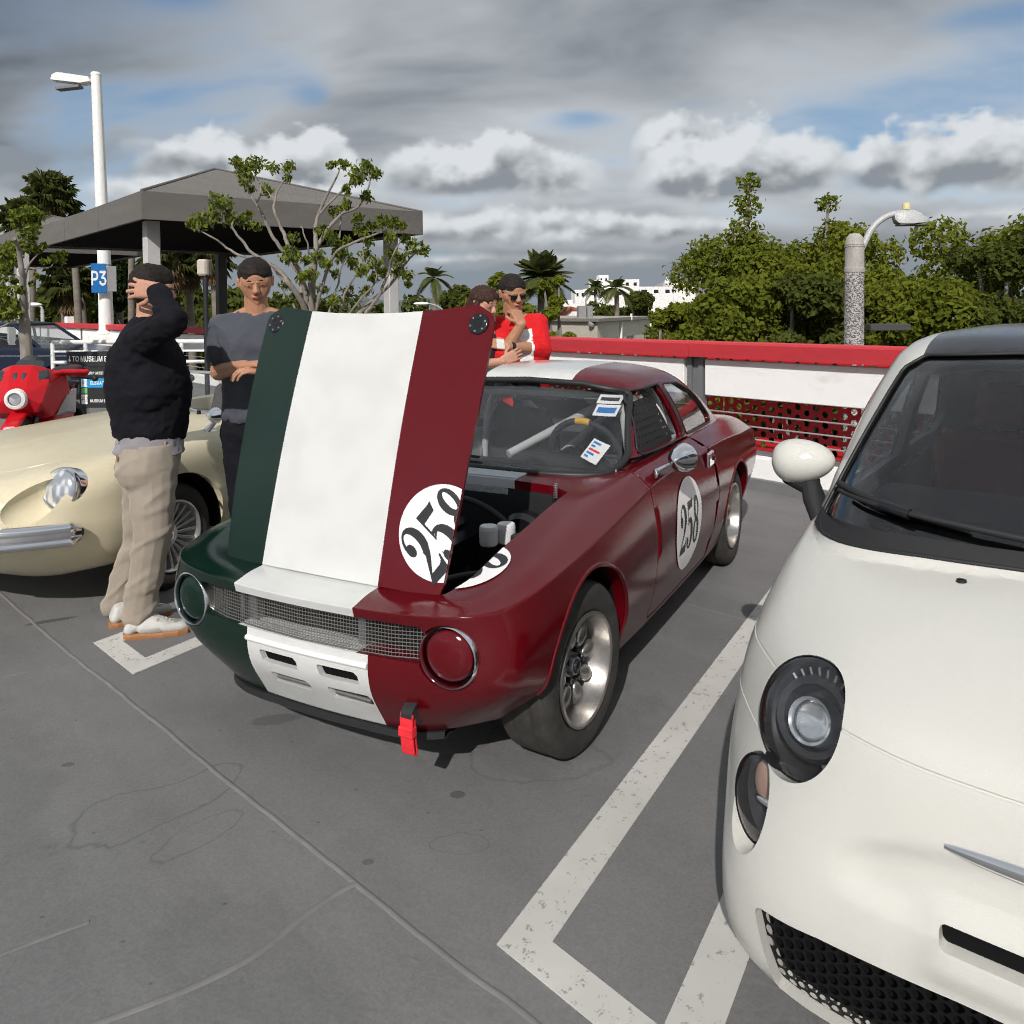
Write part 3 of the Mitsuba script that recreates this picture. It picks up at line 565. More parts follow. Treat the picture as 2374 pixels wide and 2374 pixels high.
# ================================================================== red, white and green race coupe
AF = Frame(-0.4082, 3.1211, 0.4821)
GX0, GX1 = -0.275, 0.232            # the white band, car x
def tri_paint(p, n, uv):
    x, y, z = AF.loc(p)
    fl = noise(p.x * 900, p.y * 900, p.z * 900)
    red = mix((.160, .0035, .0095), (.235, .0062, .0155), fl)
    grn = mix((.0055, .030, .019), (.010, .047, .029), fl)
    dust = fbm(p.x * 9, p.y * 9, p.z * 9, 3)
    wht = mix((.79, .80, .78), (.75, .76, .74), smoothstep(.3, .8, dust))
    x = x - dr.select((z < .5) & (y < -.3), .045, 0.0)
    return dr.select(x < GX0, grn, dr.select(x < GX1, wht, red))
scene['coupe_paint'] = {'type': 'twosided', 'nested': {'type': 'roughplastic', 'diffuse_reflectance': P(tri_paint), 'alpha': .035, 'int_ior': 1.5, 'nonlinear': True}}
M('white_print', (.78, .78, .76), .35, coat=.6)
M('black_print', (.016, .016, .018), .4, coat=.4)
M('chrome', (.86, .86, .88), .06, 1.0)
M('alloy', P(lambda p, n, uv: mix((.36, .345, .32), (.48, .465, .44), fbm(p.x * 60, p.y * 60, p.z * 60))), .30, .9)
M('alloy_light', (.62, .61, .59), .32, .85)
M('alloy_grey', (.36, .36, .37), .38, .85)
M('black_matt', (.012, .012, .013), .65)
M('black_gloss', (.006, .006, .008), .12, coat=.5)
M('rubber_seal', (.014, .015, .015), .5)
M('dark_cavity', (.006, .006, .006), .9, spec=.1)
M('steel_wire', (.30, .295, .275), .35, .7)
M('radiator_core', P(lambda p, n, uv: mix((.008, .008, .007), (.035, .033, .028), noise(p.x * 160, p.y * 160, p.z * 160))), .5, .4)
def tyre_col(p, n, uv):
    d = fbm(p.x * 22, p.y * 22, p.z * 22, 3)
    return mix((.022, .0215, .020), (.052, .049, .044), d)
M('tyre_rubber', P(tyre_col), .72, spec=.3)
scene['window_glass'] = {'type': 'thindielectric', 'int_ior': 1.5, 'specular_transmittance': rgb(.80, .82, .82)}
M('cage_white', (.50, .50, .49), .35, coat=.3)
M('cabin_grey', P(lambda p, n, uv: mix((.34, .35, .36), (.44, .45, .46), fbm(p.x * 6, p.y * 6, p.z * 6))), .55)
M('seat_black', (.02, .02, .024), .7, sheen=.5)
M('yellow_mark', (.62, .36, .04), .5)
M('strap_red', P(lambda p, n, uv: mix((.62, .012, .022), (.78, .03, .04), noise(p.z * 600, p.x * 40))), .7, sheen=.5)
M('white_plastic', (.62, .63, .62), .45)

def alfa_rows():
    #      t0 centre          t1                  t2                  t3 corner           t4                  t5                 t6                  t7                  t8               t9               t10               t11              t12 rear corner   t13              t14
    R = []
    R.append([(0,-.42,.20),(.02,-.42,.20),(.035,-.40,.20),(.05,-.3,.20),(.06,-.18,.20),(.06,0,.20),(.06,.35,.19),(.06,.7,.19),(.06,1.3,.19),(.06,1.9,.19),(.06,2.35,.22),(.06,2.7,.26),(.05,2.9,.29),(.03,2.98,.30),(0,3.0,.30)])
    R.append([(0,-.48,.205),(.24,-.465,.205),(.36,-.42,.205),(.44,-.34,.205),(.54,-.2,.205),(.64,0,.205),(.66,.35,.19),(.67,.7,.185),(.67,1.3,.185),(.67,1.9,.185),(.66,2.35,.21),(.64,2.8,.26),(.52,3.1,.30),(.25,3.17,.31),(0,3.19,.31)])
    R.append([(0,-.545,.235),(.26,-.535,.235),(.42,-.495,.235),(.515,-.41,.235),(.64,-.24,.235),(.715,0,.235),(.725,.35,.215),(.73,.7,.205),(.735,1.3,.205),(.735,1.9,.21),(.73,2.35,.24),(.705,2.85,.30),(.60,3.17,.345),(.3,3.25,.36),(0,3.27,.36)])
    R.append([(0,-.612,.345),(.28,-.600,.345),(.535,-.55,.345),(.662,-.445,.345),(.750,-.24,.345),(.768,0,.345),(.768,.35,.345),(.768,.7,.34),(.77,1.3,.34),(.77,1.9,.345),(.77,2.35,.37),(.745,2.88,.42),(.645,3.21,.45),(.32,3.30,.46),(0,3.32,.46)])
    R.append([(0,-.640,.452),(.28,-.630,.452),(.60,-.578,.455),(.738,-.475,.455),(.772,-.25,.47),(.788,0,.48),(.788,.35,.48),(.785,.7,.48),(.787,1.3,.48),(.787,1.9,.48),(.790,2.35,.49),(.765,2.9,.52),(.665,3.23,.54),(.33,3.32,.55),(0,3.345,.55)])
    R.append([(0,-.632,.575),(.28,-.622,.575),(.60,-.578,.578),(.738,-.478,.583),(.772,-.25,.595),(.787,0,.62),(.785,.35,.63),(.782,.7,.64),(.785,1.3,.65),(.787,1.9,.655),(.790,2.35,.65),(.765,2.9,.645),(.665,3.23,.64),(.33,3.31,.64),(0,3.335,.64)])
    R.append([(0,-.652,.644),(.28,-.642,.646),(.575,-.596,.657),(.702,-.485,.674),(.752,-.25,.706),(.757,0,.728),(.755,.35,.765),(.755,.7,.80),(.760,1.3,.815),(.762,1.9,.815),(.765,2.35,.795),(.74,2.9,.755),(.64,3.2,.73),(.32,3.27,.725),(0,3.29,.725)])
    R.append([(0,-.592,.660),(.27,-.580,.662),(.535,-.540,.674),(.635,-.435,.694),(.670,-.25,.730),(.672,0,.765),(.672,.35,.808),(.690,.7,.856),(.692,1.3,.872),(.692,1.9,.876),(.685,2.35,.862),(.655,2.85,.83),(.56,3.08,.80),(.28,3.13,.795),(0,3.14,.795)])
    R.append([(0,-.515,.668),(.25,-.505,.670),(.43,-.475,.675),(.505,-.38,.692),(.535,-.22,.732),(.545,0,.772),(.555,.35,.822),(.57,.62,.843),(.60,1.3,.872),(.60,1.9,.880),(.58,2.35,.88),(.52,2.7,.862),(.40,2.9,.842),(.2,2.94,.836),(0,2.95,.836)])
    R.append([(0,-.33,.70),(.14,-.32,.70),(.24,-.29,.705),(.29,-.2,.72),(.30,-.10,.745),(.305,.05,.78),(.31,.35,.825),(.31,.62,.843),(.33,1.3,.872),(.33,1.9,.88),(.32,2.25,.89),(.28,2.48,.884),(.22,2.58,.880),(.1,2.60,.876),(0,2.60,.876)])
    R.append([(0,-.1,.75),(.02,-.1,.75),(.035,-.08,.755),(.045,-.02,.765),(.05,.05,.78),(.05,.2,.81),(.05,.4,.828),(.05,.62,.843),(.05,1.3,.872),(.05,1.7,.88),(.05,2.0,.884),(.045,2.15,.89),(.04,2.2,.89),(.02,2.22,.89),(0,2.22,.89)])
    R = [np.array(r, float) for r in R]
    def blend(a, b, t): return a + (b - a) * t
    R = R[:2] + [blend(R[2], R[1], .2), R[2], blend(R[2], R[3], .15)] + R[3:6] + [blend(R[6], R[5], .22), R[6], blend(R[6], R[7], .2)] + R[7:]
    return R

GH_A = [(.70,.70,.50,2.95),(.80,.692,.535,2.84),(.88,.672,.630,2.70),(.96,.650,.735,2.53),(1.04,.622,.838,2.36),(1.11,.588,.930,2.20),(1.16,.556,.995,2.08),(1.20,.515,1.05,1.98),(1.232,.455,1.11,1.88),(1.256,.36,1.19,1.78),(1.270,.22,1.30,1.70),(1.276,.06,1.40,1.60)]
class Greenhouse:
    def __init__(s, tab, yc, n, inset=0.0, ntop=None):
        t = np.array(tab, float); s.z = t[:, 0]; s.a, s.yf, s.yr = (Akima1DInterpolator(t[:, 0], t[:, k]) for k in (1, 2, 3)); s.yc, s.n, s.inset = yc, n, inset
        s.zmax = t[-1, 0]
    def par(s, z):
        z = np.clip(z, s.z[0], s.zmax); i = s.inset
        return np.maximum(s.a(z) - i, .01), np.maximum(s.yc - s.yf(z) - i, .01), np.maximum(s.yr(z) - s.yc - i, .01)
    def front(s, x, z):
        a, bf, br = s.par(z); return s.yc - bf * np.maximum(1 - np.minimum(np.abs(x) / a, 1) ** s.n, 0) ** (1 / s.n)
    def rear(s, x, z):
        a, bf, br = s.par(z); return s.yc + br * np.maximum(1 - np.minimum(np.abs(x) / a, 1) ** s.n, 0) ** (1 / s.n)
    def side(s, y, z):
        a, bf, br = s.par(z); b = np.where(y < s.yc, bf, br)
        return a * np.maximum(1 - np.minimum(np.abs(y - s.yc) / b, 1) ** s.n, 0) ** (1 / s.n)
    def solid(s, zlo=None, nz=44, nt=61):
        zs = np.linspace(s.z[0], s.zmax, nz); zs = s.z[0] + (s.zmax - s.z[0]) * (1 - (1 - np.linspace(0, 1, nz)) ** 1.6)
        ph = np.linspace(-math.pi / 2, math.pi / 2, nt); G = []
        for z in zs:
            a, bf, br = s.par(z)
            cx, sy = np.cos(ph), np.sin(ph)
            x = a * np.abs(cx) ** (2 / s.n); b = np.where(sy < 0, bf, br); y = s.yc + b * np.sign(sy) * np.abs(sy) ** (2 / s.n)
            x[0] = x[-1] = 0
            G.append(np.stack([x, y, np.full(nt, z - s.inset * .6)], -1))
        if zlo is not None:
            g = G[0].copy(); g[:, 2] = zlo; G.insert(0, g)
        return ring_solid(np.array(G))
def sub_normals(fn, q, e=2e-3):
    p = fn(q); u = fn(q + [e, 0]) - p; v = fn(q + [0, e]) - p
    n = np.cross(u, v); return p, n / (np.linalg.norm(n, axis=1, keepdims=True) + 1e-12)
def front_fn(gh, off=0.0):
    def f(q): return np.stack([q[:, 0], gh.front(q[:, 0], q[:, 1]) - off, q[:, 1]], -1)
    return lambda q: sub_normals(f, q)
def rear_fn(gh):
    def f(q): return np.stack([-q[:, 0], gh.rear(q[:, 0], q[:, 1]), q[:, 1]], -1)
    return lambda q: sub_normals(f, q)
def side_fn(gh, sg=1):
    def f(q): return np.stack([sg * gh.side(q[:, 0], q[:, 1]), q[:, 0], q[:, 1]], -1)
    def g(q):
        p, n = sub_normals(f, q); return p, n * np.sign(n[:, :1] * sg)
    return g
def round_poly(pts, r): return Polygon(pts).buffer(-r, join_style=1).buffer(r, quad_segs=8)
def outline(poly, fn, n=120, off=0.0):
    L = poly.exterior.length; q = np.array([poly.exterior.interpolate(L * i / n).coords[0] for i in range(n)])
    p, nn = fn(q); return p + nn * off
def digits(t):
    """Fat old-style numerals, unit height, as shapely outlines."""
    def ell(cx, cy, rx, ry): return affinity.scale(Point(cx, cy).buffer(1, quad_segs=24), rx, ry)
    out, x = [], 0.0
    for ch in t:
        if ch == '8':
            g = unary_union([ell(.32, .74, .25, .26), ell(.32, .27, .31, .28)]).difference(unary_union([ell(.345, .75, .095, .185), ell(.295, .265, .115, .20)])); w = .64
        elif ch == '5':
            ring = ell(.27, .32, .33, .325).difference(ell(.20, .315, .165, .255)).difference(sbox(-1, .28, .10, 2))
            ring = ring.difference(sbox(-1, .1, .02, 2))
            g = unary_union([ring, Point(.085, .16).buffer(.10), Polygon([(.06, .98), (.10, .46), (.15, .50), (.13, .80), (.53, .84), (.60, 1.0), (.56, 1.0), (.5, .985)]), Polygon([(.10, .46), (.2, .60), (.32, .645), (.27, .57), (.15, .5)])]); w = .64
        else:
            arc = ell(.29, .70, .30, .30).difference(ell(.22, .70, .155, .235)).difference(sbox(-1, -1, .30, .66))
            tail = Polygon([(.585, .70), (.56, .56), (.44, .40), (.14, .14), (.0, .0), (.0, .05), (.20, .30), (.36, .50), (.385, .66), (.40, .72)])
            base = Polygon([(0, 0), (.56, 0), (.62, .29), (.575, .29), (.53, .20), (.44, .165), (.14, .15), (.02, .05)])
            g = unary_union([arc, tail, base, Point(.105, .66).buffer(.115)]); w = .66
        out.append(affinity.translate(g.buffer(0), x, 0)); x += w
    return affinity.translate(unary_union(out), -x / 2 + .01, -.5)

def wheel(fr, key, x, y, z, R, width, rim, side, spokes=8, style='lobes', yaw=0.0, alloy='alloy'):
    """A road wheel on its hub: tyre, rim, spokes; outer face at x, towards +x for side = 1."""
    m = np.eye(4); m[:3, 3] = [x, y, z]; m = m @ rotm([0, 0, 1], yaw)
    if side < 0: m = m @ np.diag([-1, 1, 1, 1.0])
    w = width
    def put(k, mesh, mat, sm=35):
        mm = tm(mesh).copy(); mm.apply_transform(m)
        if side < 0: mm.invert()
        return add(k, mm, mat, sm, fr)
    # tyre: profile in (radius, axial), axial 0 = outer face, negative inwards
    prof = [(rim + .004, -.012), (rim + .012, -.002), (rim + .035, .004), (R - .045, .004), (R - .022, -.004), (R - .007, -.016), (R - .001, -.035), (R, -w / 2), (R - .001, -w + .035), (R - .010, -w + .014), (R - .035, -w), (rim + .03, -w), (rim, -w + .015)]
    prof = spline(np.array(prof), 60)
    ty = lathe(prof, 72, 'x')
    # shallow tread cuts
    v = ty.vertices.copy(); rr = np.hypot(v[:, 1], v[:, 2]); ang = np.arctan2(v[:, 2], v[:, 1])
    cut = (rr > R - .012) & (v[:, 0] < -.02)
    s_ = np.where(np.abs((v[:, 0] + w * .34)) < .006, -.006, 0.0) + np.where(np.abs((v[:, 0] + w * .66)) < .006, -.006, 0)
    k_ = 1 + np.where(cut, s_, 0) / np.maximum(rr, .05)
    v[:, 1] *= k_; v[:, 2] *= k_
    flat = np.minimum(v[:, 2] + R - .006, 0); v[:, 2] -= flat * .9
    t = put(key + '__tyre', trimesh.Trimesh(v, ty.faces, process=False), 'tyre_rubber')
    ri = rim - .014
    rp = [(rim + .004, -.004), (rim + .003, .004), (rim - .006, .006), (rim - .011, .001), (rim - .013, -.012), (ri - .004, -.03), (ri - .012, -.06), (ri - .03, -.085), (ri - .034, -w * .62), (ri - .02, -w * .85)]
    put(key + '__rim', lathe(np.array(rp), 64, 'x'), alloy)
    hub_d = -.055
    if style == 'lobes':
        sp = []
        for i in range(spokes):
            a = 2 * math.pi * i / spokes + .2
            e = trimesh.creation.icosphere(2, 1.0); e.apply_scale([.022, .028, .046]); e.apply_translation([hub_d - .006, 0, ri - .070])
            e2 = trimesh.creation.icosphere(2, 1.0); e2.apply_scale([.014, .020, .05]); e2.apply_translation([hub_d - .026, 0, ri - .05])
            e.apply_transform(rotm([1, 0, 0], a)); e2.apply_transform(rotm([1, 0, 0], a)); 
            add_ = tm(man(e) + man(e2)); put(key + '__rim__spoke', add_, alloy, 60)
        put(key + '__hub', lathe(np.array([(0, hub_d + .012), (.030, hub_d + .012), (.034, hub_d + .004), (.036, hub_d - .01), (.075, hub_d - .014), (.082, hub_d - .022), (.085, hub_d - .05)]), 32, 'x'), 'alloy_grey')
        put(key + '__hub__cap', lathe(np.array([(0, hub_d + .022), (.020, hub_d + .020), (.026, hub_d + .012), (.027, hub_d)]), 24, 'x'), 'black_gloss')
        for i in range(5):
            a = 2 * math.pi * i / 5 + .1
            put(key + '__hub__wheel_nut', cyl([hub_d - .016, .055 * math.cos(a), .055 * math.sin(a)], [hub_d + .012, .055 * math.cos(a), .055 * math.sin(a)], .010, n=6), 'black_gloss', False)
    else:
        for i in range(spokes):
            a = 2 * math.pi * i / spokes
            c, s2 = math.cos(a), math.sin(a); r0, r1 = .060, ri - .006
            b = bx([hub_d - .004, -.0075, r0], [hub_d + .010, .0075, r1 + .004], .003)
            b.vertices[:, 0] += np.where(b.vertices[:, 2] > (r0 + r1) / 2, .028, 0.0)
            b.apply_transform(rotm([1, 0, 0], a)); put(key + '__rim__spoke', b, alloy, 40)
        put(key + '__hub', lathe(np.array([(0, hub_d + .018), (.045, hub_d + .016), (.066, hub_d + .010), (.070, hub_d), (.072, hub_d - .04)]), 36, 'x'), alloy)
        put(key + '__hub__cap', lathe(np.array([(0, hub_d + .040), (.014, hub_d + .038), (.026, hub_d + .030), (.030, hub_d + .016)]), 24, 'x'), 'chrome')
    put(key + '__brake_disc', lathe(np.array([(0, hub_d - .06), (.12, hub_d - .06), (.125, hub_d - .063), (.125, hub_d - .078), (0, hub_d - .078)]), 32, 'x'), 'alloy_grey')
    put(key + '__hub_carrier', lathe(np.array([(0, hub_d - .079), (ri - .05, hub_d - .079), (ri - .05, hub_d - .082), (0, hub_d - .082)]), 32, 'x'), 'dark_cavity')

def build_coupe():
    c = thing('race_coupe', 'race coupe striped green, white and dark red with its bonnet tilted forward and number 258', 'car')
    G = interp_grid(alfa_rows(), 5, 8, smooth=2)
    lower = man(ring_solid(G))
    gh = Greenhouse(GH_A, 1.60, 4.6); ghi = Greenhouse(GH_A, 1.60, 4.6, inset=.032)
    body = lower + man(gh.solid())
    inner = man(ghi.solid(zlo=.27))
    body = body - inner
    HP = lambda z: None
    wind = round_poly([(-.62, .846), (.62, .846), (.515, 1.160), (.30, 1.196), (0, 1.205), (-.30, 1.196), (-.515, 1.160)], .055)
    back = round_poly([(-.57, .96), (.57, .96), (.45, 1.15), (-.45, 1.15)], .06)
    dwin = round_poly([(.905, .895), (1.085, 1.148), (1.14, 1.166), (1.475, 1.174), (1.545, .895)], .022)
    qwin = round_poly([(1.60, .898), (1.528, 1.170), (1.78, 1.157), (1.98, 1.09), (2.155, .935), (2.13, .898)], .03)
    body = body - prism(wind, 0.2, 1.35, 'y') - prism(back, 1.75, 3.0, 'y')
    for lo, hi in ((.35, .9), (-.9, -.35)):
        body = body - prism(dwin, lo, hi, 'x') - prism(qwin, lo, hi, 'x')
    # engine bay, wheel wells, grille mouth
    bay = Polygon([(-.47, -.488), (.47, -.488), (.498, -.36), (.512, .0), (.515, .375), (.42, .43), (.2, .455), (-.2, .455), (-.42, .43), (-.515, .375), (-.512, 0), (-.498, -.36)])
    body = body - prism(bay, .36, 1.1, 'z')
    for yy, rr, zz in ((0.0, .345, .315), (2.35, .335, .30)):
        for sg in (1, -1):
            body = body - man(cyl([sg * .47, yy, zz], [sg * 1.0, yy, zz], rr, n=72))
    mouth = round_poly([(-.47, .500), (.47, .500), (.47, .616), (-.47, .616)], .012)
    body = body - prism(mouth, -1.0, -.50, 'y')
    for sx in (.546, -.546):
        body = body - man(cyl([sx, -.9, .532], [sx, -.50, .532], .098, n=48))
    # valance slots
    slots = []
    for (x0, x1, z0) in ((-.175, -.005, .415), (.075, .24, .415), (-.145, .03, .338), (.10, .275, .338)):
        slots.append(round_poly([(x0, z0 + .021), (x0 + .014, z0 - .019), (x1, z0 - .019), (x1 - .004, z0 + .010), (x1 - .018, z0 + .021)], .008))
    for s in slots: body = body - prism(s, -1.0, -.54, 'y')
    # doors: cut free with a gap
    door = round_poly([(.695, .888), (.715, .62), (.705, .40), (.70, .225), (1.70, .225), (1.765, .36), (1.84, .55), (1.80, .70), (1.66, .85), (1.60, .888)], .03)
    for sg, nm in ((1, 'left'), (-1, 'right')):
        lo, hi = (.60, 1.0) if sg > 0 else (-1.0, -.60)
        d = (lower - inner) ^ prism(door.buffer(-.0025), lo, hi, 'x')
        body = body - prism(door.buffer(.0025), lo, hi, 'x')
        add(c + '__door', d, 'coupe_paint', 35, AF)
    # narrow shut lines: cowl panel and front wing seam
    body = body - prism(sbox(.585, .86, .589, 1.2), .2, .9, 'x') if False else body
    add(c + '__body', body, 'coupe_paint', 35, AF)
    # surfaces for draping
    F = G.reshape(-1, 3); F = np.vstack([F, F * [-1, 1, 1]])
    fs = F[(F[:, 1] < -.38) & (F[:, 2] > .21) & (F[:, 2] < .66)]; front = LinearNDInterpolator(fs[:, [0, 2]], fs[:, 1])
    ss = G.reshape(-1, 3); ss = ss[(ss[:, 0] > .70)]; sidef = LinearNDInterpolator(ss[:, [1, 2]], ss[:, 0])
    ts = G[-27:].reshape(-1, 3); ts = np.vstack([ts, ts * [-1, 1, 1]]); ts = ts[np.unique(np.round(ts[:, :2], 4), axis=0, return_index=True)[1]]; topf = LinearNDInterpolator(ts[:, :2], ts[:, 2])
    def side_dr(q):
        x = sidef(q); x = np.where(np.isnan(x), np.nanmean(x), x)
        return np.c_[x, q], np.tile([1.0, 0, .05], (len(q), 1))
    def front_dr(q):
        y = front(q); y = np.where(np.isnan(y), np.nanmean(y), y)
        return np.c_[q[:, 0], y, q[:, 1]], np.tile([0, -1.0, 0], (len(q), 1))
    def top_dr(q):
        z = topf(q); z = np.where(np.isnan(z), np.nanmean(z), z)
        return np.c_[q, z], np.tile([0, 0, 1.0], (len(q), 1))
    # ---- wheels
    for nm, x, y, sg in (('l', .762, 0.0, 1), ('r', -.762, 0, -1), ('l', .752, 2.35, 1), ('r', -.752, 2.35, -1)):
        k = uniq(c + '__wheel')
        wheel(AF, k, x - (.01 * sg if y == 0 else 0), y, .299, .300, .205, .194, sg, 8, 'lobes', yaw=-.08 * sg if y == 0 else 0.0)
        rr = .347 if y == 0 else .337; zz = .315 if y == 0 else .30
        a = np.linspace(-.26, math.pi + .26, 60)
        pts = np.stack([0 * a, y + rr * np.cos(a), zz + rr * np.sin(a)], -1)
        xs = sidef(pts[:, 1:]); xs = np.where(np.isnan(xs), .72, xs); pts[:, 0] = xs - .003
        ok = (pts[:, 2] > .225) & ((np.cos(a) > 0) | (pts[:, 2] > .345)); pts = pts[ok]; pts[:, 0] *= sg
        add(c + '__arch_lip', tube(pts, .009, 8), 'coupe_paint', 40, AF)
        wl = lathe(np.array([(rr - .003, -.012), (rr - .003, -.27), (0.02, -.27)]), 48, 'x'); wl.apply_translation([.745, y, zz])
        if sg < 0: wl.apply_transform(np.diag([-1, 1, 1, 1.0]))
        v = wl.vertices; keep = np.all((v[wl.faces][:, :, 2] > .20) & ((v[wl.faces][:, :, 1] > y) | (v[wl.faces][:, :, 2] > .34)), axis=1); wl.update_faces(keep)
        add(c + '__wheel_well', wl, 'dark_cavity', 30, AF)
    # ---- headlamps: painted covers in bright rings
    for sx in (.546, -.546):
        k = uniq(c + '__headlight')
        tilt = rotm([0, 0, 1], math.copysign(.10, sx))
        def pl(mesh): 
            m = mesh.copy(); m.apply_transform(tilt); m.apply_translation([sx, -.583, .532]); return m
        add(k, pl(lathe(np.array([(0, .018), (.04, .016), (.066, .008), (.0765, -.002), (.078, -.02)]) * [1, -1], 48, 'y')), 'coupe_paint', 40, AF, label='headlight cover painted in the colour of its wing')
        ring = lathe(np.array([(.0835, .02), (.0865, -.006), (.091, -.015), (.0965, -.011), (.0995, .004), (.100, .05), (.096, .07)]), 64, 'y')
        add(k + '__ring', pl(ring), 'chrome', 50, AF)
        add(k + '__bowl', pl(lathe(np.array([(.082, .02), (.0, .021)]), 40, 'y')), 'black_gloss', 40, AF)
    # ---- wire grille with the radiator behind
    gz0, gz1 = .497, .619; ww, wh = [], []
    def gy(x): return np.interp(np.abs(x), [0, .2, .35, .47], [-.628, -.618, -.600, -.566])
    for x in np.arange(-.468, .469, .0115):
        y = float(gy(x)); ww.append(tube([[x, y, gz0], [x, y, gz1]], .0011, 4, caps=False))
    xs = np.linspace(-.47, .47, 40)
    for z in np.arange(gz0 + .005, gz1, .0115): wh.append(tube(np.stack([xs, gy(xs) - .0015, 0 * xs + z], -1), .0013, 4, caps=False))
    add(c + '__grille', cat(*ww, *wh), 'steel_wire', 60, AF, kind='stuff')
    add(c + '__grille_frame', cat(*[tube(np.stack([xs, gy(xs) + .001, 0 * xs + z], -1), .005, 6) for z in (gz0 + .001, gz1 - .001)]), 'black_matt', 60, AF)
    add(c + '__radiator', bx([-.46, -.535, .42], [.46, -.51, .66]), 'radiator_core', False, AF)
    for x0, x1 in ((-.315, -.300), (-.275, -.24), (.20, .23)):
        add(c + '__radiator_duct', bx([x0, -.575, .50], [x1, -.537, .615]), 'alloy_grey', False, AF)
    # ---- white valance panel lip and black splitter under the nose
    xs = np.linspace(GX0 + .045, GX1 + .045, 24); zt = np.full(24, .466); q = np.c_[xs, zt]; p_, _ = front_dr(q)
    add(c + '__valance_edge', tube(p_ + [0, -.002, 0], .009, 8), 'white_print', 60, AF)
    xs = np.linspace(-.46, .46, 40); q = np.c_[xs, np.full(40, .236)]; p_, _ = front_dr(q)
    lip = np.concatenate([p_ + [0, -.010, -.006], (p_ + [0, -.012, -.024])[::-1], (p_ + [0, .09, -.024])[::-1], p_ + [0, .09, -.006]])
    n = 40; st = np.stack([p_ + [0, -.010, -.004], p_ + [0, -.012, -.026], p_ + [0, .10, -.026], p_ + [0, .10, -.004]], 1)
    i, j = np.meshgrid(np.arange(n - 1), np.arange(4), indexing='ij')
    f = np.stack([i * 4 + j, (i + 1) * 4 + j, (i + 1) * 4 + (j + 1) % 4, i * 4 + (j + 1) % 4], -1).reshape(-1, 4)
    add(c + '__splitter', (st.reshape(-1, 3), f), 'black_matt', False, AF)
    for s in slots: add(c + '__slot_back', drape(s.buffer(.004), lambda q: (front_dr(q)[0] + [0, .022, 0], front_dr(q)[1]), .05, 0), 'dark_cavity', False, AF)
    for x, z in ((-.06, .336), (.19, .336)): add(c + '__slot_pipe', cyl([x - .07, -.588, z], [x + .07, -.588, z], .008), 'alloy', 40, AF)
    # ---- tow strap
    st = thing('tow_strap', 'bright red webbing tow strap hanging below the nose of the race coupe', 'strap')
    pts = spline(np.array([(0.415, -.565, 0.370), (0.415, -.595, 0.363), (0.414, -.618, 0.336), (0.413, -.616, 0.293), (0.412, -.612, 0.253), (0.411, -.604, 0.215), (0.411, -.594, 0.209), (0.411, -.592, 0.223), (0.412, -.600, 0.273), (0.413, -.604, 0.323)]), 48)
    def band(pts, w, th):
        t = np.gradient(pts, axis=0); t /= np.linalg.norm(t, axis=1, keepdims=True); n_ = np.cross(t, [1.0, 0, 0]); n_ /= np.linalg.norm(n_, axis=1, keepdims=True)
        o = np.array([1.0, 0, 0]) * w / 2
        ring = np.stack([pts - o - n_ * th, pts + o - n_ * th, pts + o + n_ * th, pts - o + n_ * th], 1); k = len(pts)
        i, j = np.meshgrid(np.arange(k - 1), np.arange(4), indexing='ij')
        f = np.stack([i * 4 + j, (i + 1) * 4 + j, (i + 1) * 4 + (j + 1) % 4, i * 4 + (j + 1) % 4], -1).reshape(-1, 4)
        return tm((ring.reshape(-1, 3), f))
    add(st + '__webbing', band(pts[9:], .046, .0022), 'strap_red', 40, AF)
    add(st + '__webbing_stitch', bx([.386, -.626, .271], [.438, -.598, .303], .003), 'strap_red', False, AF, label='folded and stitched band of the strap')
    add(st + '__loop', band(pts[:12], .040, .004), 'black_matt', 40, AF, label='black loop at the top of the strap')
    # ---- engine bay lining and fittings
    pl_ = np.array(bay.buffer(-.003).exterior.coords[:-1]); npl = len(pl_)
    w_ = np.vstack([np.c_[pl_, np.full(npl, .375)], np.c_[pl_, np.nan_to_num(topf(pl_ * .97), nan=.66) - .035]]); k = np.arange(npl)
    f = np.vstack([quads(np.stack([k, (k + 1) % npl, (k + 1) % npl + npl, k + npl], 1)), [[0, a, a + 1] for a in range(1, npl - 1)]])
    add(c + '__engine_bay', trimesh.Trimesh(w_, f, process=False), 'black_matt', False, AF)
    eb = uniq(c + '__engine')
    add(eb, cat(bx([-.16, -.30, .40], [.14, .33, .66], .03), bx([-.09, -.28, .66], [.10, .30, .70], .02)), 'black_gloss', 30, AF)
    for x, y, z, r, h in ((.300, .10, .655, .036, .075), (.345, .16, .655, .036, .075), (.425, .13, .60, .04, .10)):
        k = uniq(c + '__reservoir'); add(k, lathe(np.array([(0, 0), (r * .92, 0), (r, .01), (r * 1.02, h * .72), (r * .98, h * .74), (0, h * .74)]), 24), 'white_plastic', 40, Frame(*AF.w([x, y, 0])[:2], .48, z))
        add(k + '__cap', lathe(np.array([(0, h), (r * .9, h), (r * .98, h * .96), (r * 1.03, h * .76), (0, h * .75)]), 24), 'white_plastic' if r < .039 else 'black_matt', 40, Frame(*AF.w([x, y, 0])[:2], .48, z))
    for sp_ in ([(-.2, .35, .72), (.1, .36, .74), (.3, .30, .66), (.38, .1, .55)], [(.2, -.38, .58), (.33, -.1, .60), (.40, .05, .55)], [(-.3, -.2, .62), (.0, -.38, .64), (.3, -.25, .55)]):
        add(c + '__hose', tube(spline(sp_, 24), .014, 8), 'black_matt', 60, AF)
    add(c + '__brake_servo', lathe(np.array([(0, -.05), (.09, -.05), (.11, -.03), (.11, .02), (.08, .05), (0, .06)]), 32, 'y').apply_translation([.33, .36, .62]), 'black_gloss', 40, AF)
